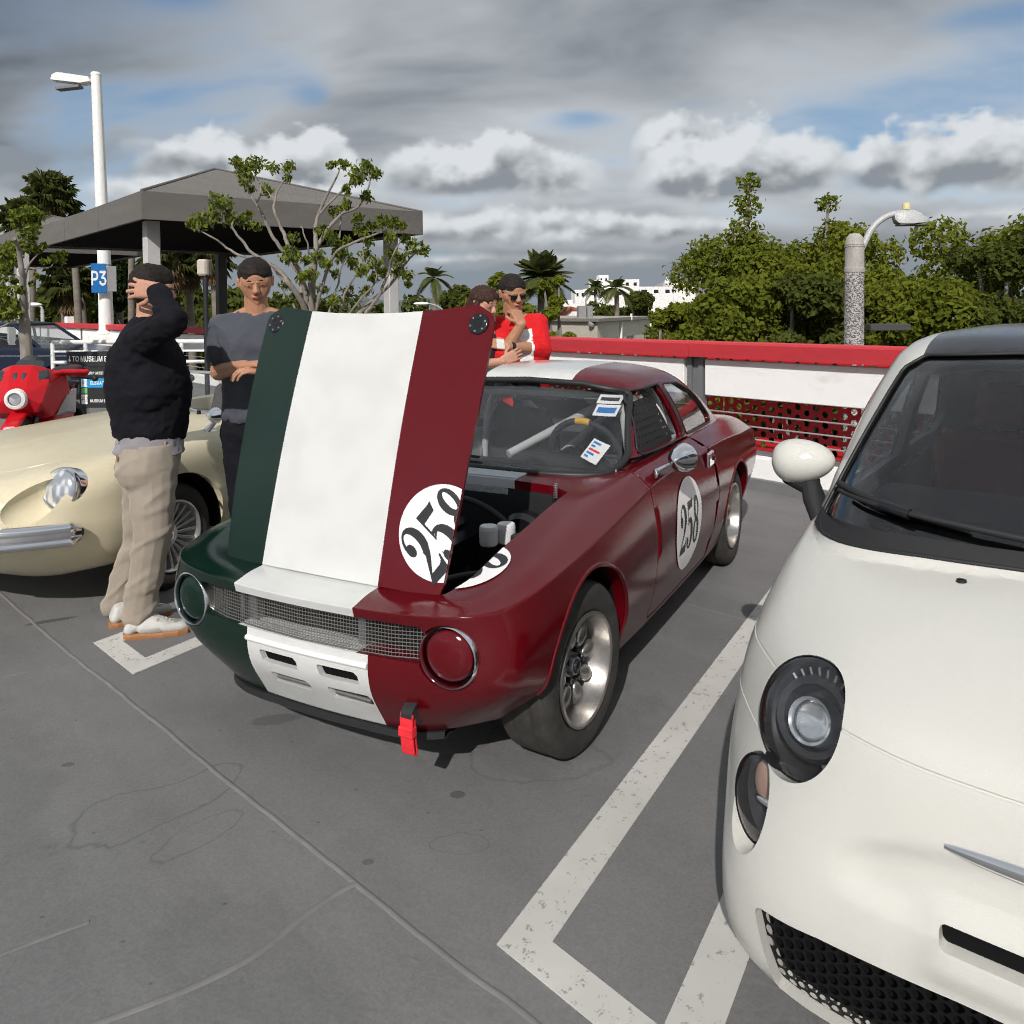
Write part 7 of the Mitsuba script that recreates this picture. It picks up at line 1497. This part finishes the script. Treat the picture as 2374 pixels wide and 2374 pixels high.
def man_grey():
    k = thing('person', 'man in a grey T-shirt standing behind the green band of the raised bonnet', 'person')
    Y = 4.22; J = lambda x, y, dy=0.0: px3(x, y, Y + dy)
    hc = J(482, 532, -.02); neck = J(484, 592); chest = J(487, 650); wst = J(485, 745); hip = J(487, 800)
    f = np.array([.28, -.96, 0]); f /= np.linalg.norm(f); l = np.array([-f[1], f[0], 0])
    shR, shL = J(420, 618), J(550, 612, .05); elR = J(413, 702, -.04); wrR = J(462, 690, -.26); elL = J(566, 700, -.02); wrL = J(505, 700, -.28)
    hm, HW = head(hc, [.30, -.93, -.30], [0, -.25, 1], 1.04)
    hm = hm + bone(hc - [0, 0, .06], neck - [0, 0, .03], .058, .064)
    hd = hand(wrR, [.88, -.35, .12], [.1, -.2, 1], [.2, .9, .3], .19, (.4, .5, .4), .05) + hand(wrL, [-.9, -.3, .1], [0, -.3, 1], [0, .9, .3], .19, (.4, .5, .4), .05)
    legs = []
    for s in (1, -1):
        h_ = hip + l * .085 * s; kn = h_ + np.array([0, .02, -.42]); an = np.array([kn[0], kn[1] + .03, .09]); legs.append((h_, kn, an))
    body = hm + bone(shR, elR, .052, .044) + bone(elR, wrR, .046, .029) + bone(shL, elL, .052, .044) + bone(elL, wrL, .046, .029) + hullm([(chest, .12), (neck, .06), (shR, .05), (shL, .05)]) + hullm([(chest, .12), (hip, .12)])
    for a, b, c in legs: body = body + bone(a, b, .085, .058) + bone(b, c, .058, .042)
    hm2 = tm(hd.refine_to_length(.005)); hm2 = trimesh.Trimesh(hm2.vertices, hm2.faces, process=True); trimesh.smoothing.filter_taubin(hm2, iterations=8)
    add(k + '__body', man(soft(body, .010, 6)) + man(hm2), 'skin_tan', True)
    face_parts(k, HW, 1.04); add(k + '__hair', cap_hair(HW, 1.05, seed=8), 'hair_black', True)
    sh = hullm([(neck - [0, 0, .05], .080), (shR, .070), (shL, .070), (chest + l * .06, .132), (chest - l * .06, .132)]) + hullm([(chest + l * .06, .132), (chest - l * .06, .132), (wst + l * .05, .120), (wst - l * .05, .120)]) + hullm([(wst + l * .05, .120), (wst - l * .05, .120), (hip + l * .06 + [0, 0, .05], .122), (hip - l * .06 + [0, 0, .05], .122)]).trim_by_plane([0, 0, 1.0], float(hip[2]) + .02)
    e1 = shR + (elR - shR) * .66; e2 = shL + (elL - shL) * .66
    sh = sh + bone(shR, e1, .073, .070) + bone(shL, e2, .073, .070)
    add(k + '__shirt', soft(sh, .013, 6, .013, 7.5, 21, (1.3, 1.3, 1)), 'cotton_grey', True)
    add(k + '__collar', tube(spline([neck + f * .075 * math.cos(a) + l * .078 * math.sin(a) + [0, 0, -.022 - .030 * math.cos(a)] for a in np.linspace(0, 2 * math.pi, 13)[:-1]], 40, closed=True), .009, 8, closed=True), 'denim_black', 60)
    tr = hullm([(hip + l * .07 + [0, 0, .05], .105), (hip - l * .07 + [0, 0, .05], .105), (legs[0][0] - [0, 0, .05], .105), (legs[1][0] - [0, 0, .05], .105)])
    for a, b, c in legs: tr = tr + bone(a - [0, 0, .03], b, .105, .074) + bone(b, c, .074, .062)
    add(k + '__trousers', soft(tr, .016, 6, .012, 9, 33), 'denim_black', True)
    for a, b, c in legs: shoe(uniq(k + '__shoe'), c * [1, 1, 0] - f * .07, c * [1, 1, 0] + f * .22, 'black_matt')
man_grey()

def man_red():
    k = thing('person', 'man in a red top and sunglasses holding his chin, behind the race coupe', 'person')
    Y = 5.75; J = lambda x, y, dy=0.0: px3(x, y, Y + dy); sc = 1.1
    hc = J(967, 553, -.05); neck = J(968, 603); chest = J(985, 650); wst = J(985, 720); hip = J(985, 770)
    f = np.array([.18, -.98, 0]); f /= np.linalg.norm(f); l = np.array([-f[1], f[0], 0])
    shR, shL = J(945, 616, .0), J(1012, 612, .02); elR = J(950, 668, -.20); wrR = J(984, 612, -.24); elL = J(1022, 658, -.06); wrL = J(958, 654, -.26)
    hm, HW = head(hc, [.42, -.86, -.28], [0, -.2, 1], sc)
    hm = hm + bone(hc - [0, 0, .07], neck - [0, 0, .03], .066, .072)
    hd = hand(wrR, J(972, 586, -.22) - wrR, [.5, -.8, .2], [-.7, -.3, .6], .19, (.9, .9, .6), .03, sc=1.1) + hand(wrL, [-.95, .12, .22], [0, -.7, .7], [0, .5, .9], .19, (.15, .2, .2), .05, sc=1.1)
    body = hm + bone(shR, elR, .06, .05) + bone(elR, wrR, .050, .034) + bone(shL, elL, .06, .05) + bone(elL, wrL, .050, .034) + hullm([(chest, .13), (neck, .07), (shR, .055), (shL, .055)]) + hullm([(chest, .13), (hip, .13)])
    legs = []
    for s in (1, -1):
        h_ = hip + l * .09 * s; kn = h_ + np.array([0, .02, -.40]); an = np.array([kn[0], kn[1] + .03, .09]); legs.append((h_, kn, an)); body = body + bone(h_, kn, .09, .06) + bone(kn, an, .06, .045)
    hm2 = tm(hd.refine_to_length(.005)); hm2 = trimesh.Trimesh(hm2.vertices, hm2.faces, process=True); trimesh.smoothing.filter_taubin(hm2, iterations=8)
    add(k + '__body', man(soft(body, .010, 6)) + man(hm2), 'skin_tan', True)
    face_parts(k, HW, sc, shades=True); add(k + '__hair', cap_hair(HW, sc * 1.01, seed=12), 'hair_black', True)
    g = uniq(k + '__sunglasses')
    add(g, tm(hullm([(HW(.092, .012, .006), .006), (HW(.090, .048, .008), .006), (HW(.090, .014, -.018), .006), (HW(.086, .046, -.016), .006)]) + hullm([(HW(.092, -.012, .006), .006), (HW(.090, -.048, .008), .006), (HW(.090, -.014, -.018), .006), (HW(.086, -.046, -.016), .006)]) + hullm([(HW(.094, .014, .008), .004), (HW(.094, -.014, .008), .004)]) + hullm([(HW(.088, .052, .010), .004), (HW(.0, .080, .016), .0035)]) + hullm([(HW(.088, -.052, .010), .004), (HW(.0, -.080, .016), .0035)])), 'black_gloss', True)
    sh = hullm([(neck - [0, 0, .06], .088), (shR, .080), (shL, .080), (chest + l * .05, .145), (chest - l * .05, .145)]) + hullm([(chest + l * .05, .145), (chest - l * .05, .145), (wst + l * .06, .140), (wst - l * .06, .140), (hip + l * .06, .14), (hip - l * .06, .14)]).trim_by_plane([0, 0, 1.0], float(hip[2]) - .05)
    e2 = elL + (wrL - elL) * .22; e1 = elR + (wrR - elR) * .12
    sh = sh + bone(shR, elR, .082, .074) + bone(elR, e1, .074, .066) + bone(shL, elL, .082, .074) + bone(elL, e2, .074, .064)
    st = soft(sh, .013, 6, .014, 8, 41); add(k + '__top', st, 'cotton_red', True)
    # white panel with a gold motif down the front
    vv = st.vertices; nn = st.vertex_normals; u_ = (vv - chest) @ l; fa = nn @ f; z_ = vv[:, 2]; near = np.abs((vv - chest) @ f) < .25
    fm = [i for i, t3 in enumerate(st.faces) if all(abs(u_[a] + .0) < .055 and fa[a] > .35 and z_[a] < neck[2] - .06 for a in t3)]
    sub = st.submesh([fm], append=True); sub.vertices = sub.vertices + f * .006; add(k + '__front_panel', sub, 'cotton_white', True)
    M('gold_print', (.34, .24, .08), .5)
    for i in range(6):
        p0 = wst + f * .158 + [0, 0, .075 - .03 * i]; add(k + '__front_print', tm(hullm([(p0 + l * .006, .0055), (p0 - l * .006, .0055), (p0 - [0, 0, .014] + l * .002, .004)])), 'gold_print', True)
    add(k + '__front_band', tm(hullm([(chest + f * .158 + l * .05 + [0, 0, -.005], .006), (chest + f * .160 - l * .04 + [0, 0, -.005], .006)])), 'knit_dark', True)
    tr = hullm([(hip + l * .07, .115), (hip - l * .07, .115), (legs[0][0] - [0, 0, .08], .11), (legs[1][0] - [0, 0, .08], .11)])
    for a, b, c in legs: tr = tr + bone(a, b, .11, .08) + bone(b, c, .08, .066)
    add(k + '__trousers', soft(tr, .02, 5), 'denim_black', True)
    wt = wrL + (elL - wrL) * .12; add(k + '__watch', tube([wt - l * .0 + (elL - wrL) * .02, wt - (elL - wrL) * .06], [.040, .039], 16), 'black_gloss', 40)
    for a, b, c in legs: shoe(uniq(k + '__shoe'), c * [1, 1, 0] - f * .07, c * [1, 1, 0] + f * .22, 'black_matt')
man_red()

def woman():
    k = thing('person', 'woman with long brown hair half hidden behind the raised bonnet, beside the man in red', 'person')
    Y = 5.55; J = lambda x, y, dy=0.0: px3(x, y, Y + dy)
    hc = J(912, 574, -.02); neck = J(910, 622); chest = J(905, 665); wst = J(903, 735); hip = J(903, 790)
    f = np.array([.72, -.69, 0]); f /= np.linalg.norm(f); l = np.array([-f[1], f[0], 0])
    shR, shL = J(885, 640, -.08), J(930, 638, .10); elR = J(895, 690, -.22); wrR = J(950, 682, -.30); elL = J(955, 692, -.05); wrL = J(905, 690, -.30)
    hm, HW = head(hc, [.80, -.55, -.30], [.1, -.1, 1], 1.02)
    hm = hm + bone(hc - [0, 0, .06], neck - [0, 0, .03], .050, .055)
    hd = hand(wrR, [.6, .1, .3], [.3, -.9, .2], [0, 0, 1.0], .175, (.5, .5, .4), .05)
    body = hm + bone(shR, elR, .045, .038) + bone(elR, wrR, .040, .026) + bone(shL, elL, .045, .038) + bone(elL, wrL, .040, .026) + hullm([(chest, .10), (neck, .05), (shR, .045), (shL, .045)]) + hullm([(chest, .10), (hip, .12)])
    legs = []
    for s in (1, -1):
        h_ = hip + l * .08 * s; kn = h_ + np.array([0, .02, -.38]); an = np.array([kn[0], kn[1] + .03, .08]); legs.append((h_, kn, an)); body = body + bone(h_, kn, .085, .055) + bone(kn, an, .055, .04)
    hm2 = tm(hd.refine_to_length(.006)); hm2 = trimesh.Trimesh(hm2.vertices, hm2.faces, process=True); trimesh.smoothing.filter_taubin(hm2, iterations=6)
    add(k + '__body', man(soft(body, .011, 6)) + man(hm2), 'skin_light', True); face_parts(k, HW, 1.02)
    hr = hullm([(HW(-.02, 0, .036), .092), (HW(.02, 0, .046), .080), (HW(-.05, 0, -.04), .075)]) + hullm([(HW(-.05, 0, -.02), .078), (HW(-.06, .03, -.12), .060), (HW(-.06, -.03, -.12), .060), (HW(-.05, 0, -.20), .05)]) + hullm([(HW(.0, .070, .0), .030), (HW(-.01, .074, -.12), .028), (HW(-.03, .06, -.19), .03)]) + hullm([(HW(.0, -.070, .0), .030), (HW(-.01, -.074, -.12), .028), (HW(-.03, -.06, -.19), .03)])
    hr = hr - hullm([(HW(.10, 0, -.03), .072), (HW(.09, 0, .02), .05)])
    t = soft(hr, .009, 5); v = t.vertices; t.vertices = v + t.vertex_normals * ((meshkit.fbm(v * [75, 75, 16], 3, 5) - .4) * .022)[:, None]; add(k + '__hair', t, 'hair_brown', True)
    sh = hullm([(neck - [0, 0, .06], .06), (shR, .056), (shL, .056), (chest + l * .04, .112), (chest - l * .04, .112)]) + hullm([(chest, .115), (wst, .112), (hip + [0, 0, .04], .13)]) + bone(shR, shR + (elR - shR) * .6, .060, .054) + bone(shL, shL + (elL - shL) * .6, .060, .054)
    add(k + '__top', soft(sh, .014, 6, .009, 9, 5), 'knit_dark', True)
    tg = J(943, 648, -.24); add(k + '__name_card', tm(hullm([(tg + [-.02, 0, .028], .003), (tg + [.026, .01, .022], .003), (tg + [-.016, 0, -.03], .003), (tg + [.03, .01, -.036], .003)])), 'cotton_white', False)
    tr = hullm([(hip + l * .06, .118), (hip - l * .06, .118), (legs[0][0] - [0, 0, .06], .10), (legs[1][0] - [0, 0, .06], .10)])
    for a, b, c in legs: tr = tr + bone(a, b, .10, .07) + bone(b, c, .07, .055)
    add(k + '__trousers', soft(tr, .02, 5), 'denim_black', True)
    for a, b, c in legs: shoe(uniq(k + '__shoe'), c * [1, 1, 0] - f * .06, c * [1, 1, 0] + f * .19, 'black_matt')
woman()
# ================================================================== motorcycle, sign, railing, saloon
scene['bike_red'] = {'type': 'twosided', 'nested': {'type': 'roughplastic', 'diffuse_reflectance': rgb(.50, .006, .012), 'alpha': .05, 'int_ior': 1.5, 'nonlinear': False}}
scene['saloon_navy'] = {'type': 'twosided', 'nested': {'type': 'roughplastic', 'diffuse_reflectance': rgb(.010, .016, .034), 'alpha': .06, 'int_ior': 1.5, 'nonlinear': False}}
M('fin_silver', (.40, .41, .42), .35, .6); M('smoked', (.03, .033, .036), .12, coat=.8)
BF = Frame(-4.60, 7.42, -.22)
def build_bike():
    k = thing('motorcycle', 'red faired sports motorcycle with one round headlight, parked behind the cream roadster', 'motorcycle')
    hp = lambda pts, r: m3.Manifold.batch_hull([S_(p, r, 14) for p in pts])
    mir = lambda pts: pts + [(-x, y, z) for x, y, z in pts if x]
    nose = hp(mir([(.06, -.06, .80), (.17, .0, .72), (.21, .08, .90), (.17, .16, 1.02), (.08, .10, 1.05), (.14, .02, .66)]), .03) + hp(mir([(.20, .08, .90), (.16, .16, 1.02), (.17, .02, .70), (.27, .34, .97), (.28, .42, .80), (.25, .40, .62), (.20, .14, .60)]), .028)
    side = hp(mir([(.21, .36, .82), (.21, .42, .58), (.22, .75, .62), (.20, .80, .42), (.17, .45, .34), (.19, .30, .52)]), .025)
    add(k + '__fairing', soft(nose + side, .016, 10), 'bike_red', True, BF)
    for s in (1, -1):
        pod = hp([(s * .20, .20, .98), (s * .30, .26, 1.00), (s * .24, .30, .98)], .022) + hp([(s * .30, .26, 1.0), (s * .50, .30, .995), (s * .46, .36, .96), (s * .34, .36, .96)], .022)
        m = uniq(k + '__mirror_pod'); add(m, soft(pod, .012, 6), 'bike_red', True, BF)
        fin = trimesh.convex.convex_hull(np.array([(s * .30, .36, .76), (s * .30, .66, .80), (s * .30, .62, .56), (s * .29, .40, .60), (s * .27, .38, .76), (s * .28, .66, .80), (s * .28, .62, .56), (s * .27, .40, .60), (s * .25, .20, .585)])); add(k + '__side_vane', fin, 'fin_silver', False, BF)
        add(k + '__grip', cyl([s * .30, .46, .95], [s * .48, .56, .91], .019, n=12), 'black_matt', 40, BF); add(k + '__bar_end', trimesh.creation.icosphere(2, .032).apply_translation([s * .50, .57, .905]), 'black_matt', True, BF)
        add(k + '__fork_leg', cyl([s * .10, .0, .30], [s * .10, .26, .92], .027, n=12), 'black_gloss', 40, BF)
        add(k + '__brake_disc', lathe(np.array([(.09, -.003), (.155, -.003), (.155, .003), (.09, .003)]), 32, 'x').apply_translation([s * .075, 0, .30]), 'alloy_grey', 40, BF)
        lens = soft(hp([(s * .03, .000, .885), (s * .12, .035, .900), (s * .20, .105, .965), (s * .19, .125, 1.0), (s * .09, .085, .975), (s * .035, .050, .985)], .030), .012, 3); add(k + '__air_intake', lens, 'smoked', True, BF)
    scr = hp(mir([(.09, .13, 1.04), (.06, .22, 1.11), (.04, .36, 1.145), (.10, .34, 1.09), (.12, .24, 1.04)]), .012); add(k + '__windscreen', soft(scr, .015, 6), 'smoked', True, BF)
    h = uniq(k + '__headlight'); hl = lathe(np.array([(0, .0), (.05, .004), (.062, .02)]), 32, 'y').apply_translation([0, -.105, .775]); add(h, hl, 'reflector', 40, BF)
    add(h + '__surround', lathe(np.array([(.056, .0), (.064, -.010), (.088, -.002), (.096, .020), (.098, .07)]), 36, 'y').apply_translation([0, -.108, .775]), 'cotton_white', 40, BF); add(h + '__lens', lathe(np.array([(.062 * math.cos(t), -.022 * math.sin(t)) for t in np.linspace(0, math.pi / 2, 8)]), 30, 'y').apply_translation([0, -.106, .775]), 'clear_glass', True, BF)
    add(k + '__front_mudguard', soft(hp([(s * .05, y, z) for s in (1, -1) for y, z in ((-.22, .54), (.0, .63), (.20, .58), (-.28, .42))], .028) - man(cyl([-.3, 0, .30], [.3, 0, .30], .308, n=40)), .014, 5), 'bike_red', True, BF)
    for y, w in ((0.0, .055), (1.40, .09)):
        kk = uniq(k + '__wheel'); add(kk, lathe(np.array([(.215, -w), (.26, -w * 1.05), (.292, -w * .7), (.305, 0), (.292, w * .7), (.26, w * 1.05), (.215, w)]), 48, 'x').apply_translation([0, y, .304]), 'tyre_rubber', 50, BF)
        add(kk + '__rim', cat(lathe(np.array([(.215, -w), (.195, -w * .7), (.19, 0), (.195, w * .7), (.215, w)]), 40, 'x').apply_translation([0, y, .304]), *[cyl([0, y, .304], [0, y + .2 * math.cos(a), .304 + .2 * math.sin(a)], .016, n=8) for a in np.arange(6) * math.pi / 3]), 'black_gloss', 40, BF)
    add(k + '__engine', hp([(s * .16, y, z) for s in (1, -1) for y, z in ((.50, .36), (.52, .62), (.95, .36), (.95, .60))], .03), 'black_matt', 40, BF)
    add(k + '__tank', soft(hp([(s * .12, .48, .86) for s in (1, -1)] + [(s * .14, .62, .92) for s in (1, -1)] + [(s * .08, .90, .82) for s in (1, -1)], .05), .02, 6), 'bike_red', True, BF)
    add(k + '__seat', soft(hp([(s * .12, .92, .82) for s in (1, -1)] + [(s * .13, 1.15, .84) for s in (1, -1)] + [(s * .10, 1.30, .93) for s in (1, -1)] + [(s * .09, 1.45, .95) for s in (1, -1)], .04), .02, 6), 'seat_black', True, BF)
    add(k + '__tail', soft(hp([(s * .10, 1.15, .78) for s in (1, -1)] + [(s * .05, 1.62, .95) for s in (1, -1)] + [(s * .08, 1.35, .86) for s in (1, -1)], .035), .02, 5), 'bike_red', True, BF)
    add(k + '__swing_arm', cat(cyl([.11, .95, .42], [.11, 1.40, .30], .03, n=10), cyl([-.11, .95, .42], [-.11, 1.40, .30], .03, n=10)), 'alloy_grey', 40, BF)
    for s in (1, -1): add(k + '__lever', tube(spline([(s * .22, .43, .93), (s * .30, .45, .90), (s * .37, .50, .885)], 10), .007, 6), 'alloy_grey', 60, BF)
    add(k + '__triple_clamp', bx([-.14, .24, .90], [.14, .34, .94], .01), 'black_matt', False, BF)
    add(k + '__stand', cyl([.12, .80, .30], [.22, .85, .012], .014, n=8), 'black_matt', 40, BF)
build_bike()
# ---- museum sign and white railing
M('board_black', (.014, .016, .016), .5); M('board_cyan', (.012, .26, .52), .5); M('board_green', (.16, .42, .15), .5); M('board_grey', (.28, .29, .29), .5)
SY = 10.5; sgn = thing('direction_sign', 'black museum direction sign with blue and green strips before the white railing', 'sign')
SG = Frame(-5.84, 10.44, .06)
add(sgn + '__upper_panel', bx([0, 0, .865], [1.30, .03, 1.065], .004), 'board_black', False, SG)
add(sgn + '__lower_panel', bx([.16, .005, .325], [1.30, .03, .855], .004), 'board_black', False, SG)
add(sgn + '__frame', cat(bx([.05, .004, .32], [.075, .034, .86]), bx([.05, .004, .835], [.16, .034, .86]), bx([.05, .004, .32], [.16, .034, .345])), 'board_grey', False, SG)
def letters(key, text, h, x, z, mat, sx=.72):
    t = meshkit.text_mesh(text, h, .003, bold=True); t.apply_scale([sx, 1, 1]); t.apply_translation([x - t.bounds[0, 0], 0, 0])
    t.apply_transform(np.array([[1, 0, 0, 0], [0, 0, -1, -.001], [0, 1, 0, z], [0, 0, 0, 1.0]])); add(key, t, mat, False, SG)
letters(sgn + '__lettering', 'TO MUSEUM ENTRANCE', .068, .080, .935, 'white_print')
ar = unary_union([sbox(-.006, -.01, .006, .05), Polygon([(-.020, .0), (.020, .0), (0, -.032)])]); add(sgn + '__arrow', tm(extr(ar, .003)).apply_transform(np.array([[1, 0, 0, .045], [0, 0, -1, -.001], [0, 1, 0, .958], [0, 0, 0, 1.0]])), 'white_print', False, SG)
letters(sgn + '__lettering', 'FOR P ACCESS AT', .034, .27, .765, 'white_print', .8)
add(sgn + '__blue_strip', bx([.19, -.002, .590], [1.30, .006, .715]), 'board_cyan', False, SG); add(sgn + '__icon', bx([.195, -.004, .600], [.275, -.002, .705]), 'white_print', False, SG); letters(sgn + '__lettering', 'P1', .06, .205, .625, 'board_cyan', .8)
letters(sgn + '__lettering', 'ELEVATORS', .046, .32, .628, 'white_print', .8)
add(sgn + '__green_strip', bx([.195, -.002, .515], [.275, .006, .585]), 'board_green', False, SG); add(sgn + '__icon', bx([.195, -.004, .375], [.275, -.002, .500]), 'white_print', False, SG); letters(sgn + '__lettering', 'P2', .06, .205, .410, 'board_black', .8)
letters(sgn + '__lettering', 'MUSEUM ENTRANCE', .038, .31, .400, 'white_print', .75)
add(sgn + '__leg', cat(bx([.20, .01, 0], [.24, .03, .33]), bx([1.1, .01, 0], [1.14, .03, .33])), 'board_black', False, SG)
rl = thing('railing', 'white tubular railing behind the museum sign', 'railing'); M('rail_white', P(lambda p, n, uv: mix((.72, .72, .69), (.42, .42, .40), smoothstep(.55, .75, fbm(p.x * 7, p.y * 7, p.z * 20, 3)))), .5)
RX = [-6.12, -5.68, -4.9, -4.4, -3.92]
for x in RX: add(rl + '__post', cyl([x, 10.62 + .0 * x, 0], [x, 10.62, 1.17], .026, n=12), 'rail_white', 40)
for z, r in ((1.18, .030), (1.055, .016), (.91, .024)): add(rl + '__rail', cyl([-6.12, 10.62, z], [-3.92, 10.62, z - .0], r, n=12), 'rail_white', 40)
# ---- navy saloon
SF2 = Frame(-7.30, 14.9, -math.pi / 2 + .10)
def build_saloon():
    k = thing('navy_saloon', 'dark navy boxy saloon car parked at the far left edge behind the motorcycle', 'car')
    body = m3.Manifold.batch_hull([S_(p, .06, 14) for p in ((-.70, .10, .55), (.70, .10, .55), (-.70, .08, .80), (.70, .08, .80), (-.72, 1.1, .90), (.72, 1.1, .90), (-.73, 3.2, .88), (.73, 3.2, .88), (-.70, 4.1, .82), (.70, 4.1, .82), (-.70, 4.15, .5), (.70, 4.15, .5), (-.74, 1.5, .34), (.74, 1.5, .34), (-.74, 3, .34), (.74, 3, .34), (-.70, .3, .36), (.70, .3, .36))])
    for yy in (.78, 3.3):
        for sg in (1, -1): body = body - man(cyl([sg * .5, yy, .31], [sg * 1.0, yy, .31], .34, n=48))
    body = body - prism(sbox(-.66, 1.25, .66, 3.4), .45, 1.2, 'z')
    add(k + '__body', body, 'saloon_navy', 35, SF2)
    roof = m3.Manifold.batch_hull([S_(p, .035, 12) for p in ((-.52, 1.72, 1.36), (.52, 1.72, 1.36), (-.54, 3.0, 1.37), (.54, 3.0, 1.37), (-.40, 2.3, 1.40), (.40, 2.3, 1.40))]); add(k + '__roof', roof, 'saloon_navy', 40, SF2)
    for s in (1, -1):
        for a, b, r in (((.66, 1.12, .93), (.54, 1.72, 1.36), .030), ((.70, 2.20, .93), (.57, 2.18, 1.36), .026), ((.68, 3.45, .93), (.56, 3.02, 1.36), .055)): add(k + '__pillar', cyl([a[0] * s, a[1], a[2]], [b[0] * s, b[1], b[2]], r, n=10), 'saloon_navy', 40, SF2)
        add(k + '__side_glass', (np.array([(.675 * s, 1.22, .94), (.675 * s, 3.4, .94), (.56 * s, 3.0, 1.35), (.555 * s, 1.76, 1.35)]), np.array([[0, 1, 2, 3]])), 'window_glass', False, SF2)
        add(k + '__waist_trim', bx([s * .765, .3, .80], [s * .795, 4.0, .815], .003), 'chrome', False, SF2); add(k + '__door_handle', bx([s * .78, 2.05, .84], [s * .80, 2.18, .865], .004), 'chrome', False, SF2)
    add(k + '__windscreen', (np.array([(-.64, 1.13, .93), (.64, 1.13, .93), (.53, 1.71, 1.36), (-.53, 1.71, 1.36)]), np.array([[0, 1, 2, 3]])), 'window_glass', False, SF2); add(k + '__rear_window', (np.array([(-.64, 3.46, .93), (.64, 3.46, .93), (.53, 3.04, 1.36), (-.53, 3.04, 1.36)]), np.array([[0, 1, 2, 3]])), 'window_glass', False, SF2)
    for sx in (-.34, .34): add(k + '__seat', tm(m3.Manifold.batch_hull([S_((sx + a, y, z), .05) for a, y, z in ((-.18, 2.05, .6), (.18, 2.05, .6), (-.17, 2.2, 1.02), (.17, 2.2, 1.02))])), 'seat_black', 40, SF2)
    for x, y, sg in ((.72, .78, 1), (-.72, .78, -1), (.72, 3.3, 1), (-.72, 3.3, -1)): wheel(SF2, uniq(k + '__wheel'), x, y, .298, .298, .18, .19, sg, 8, 'spokes')
build_saloon()
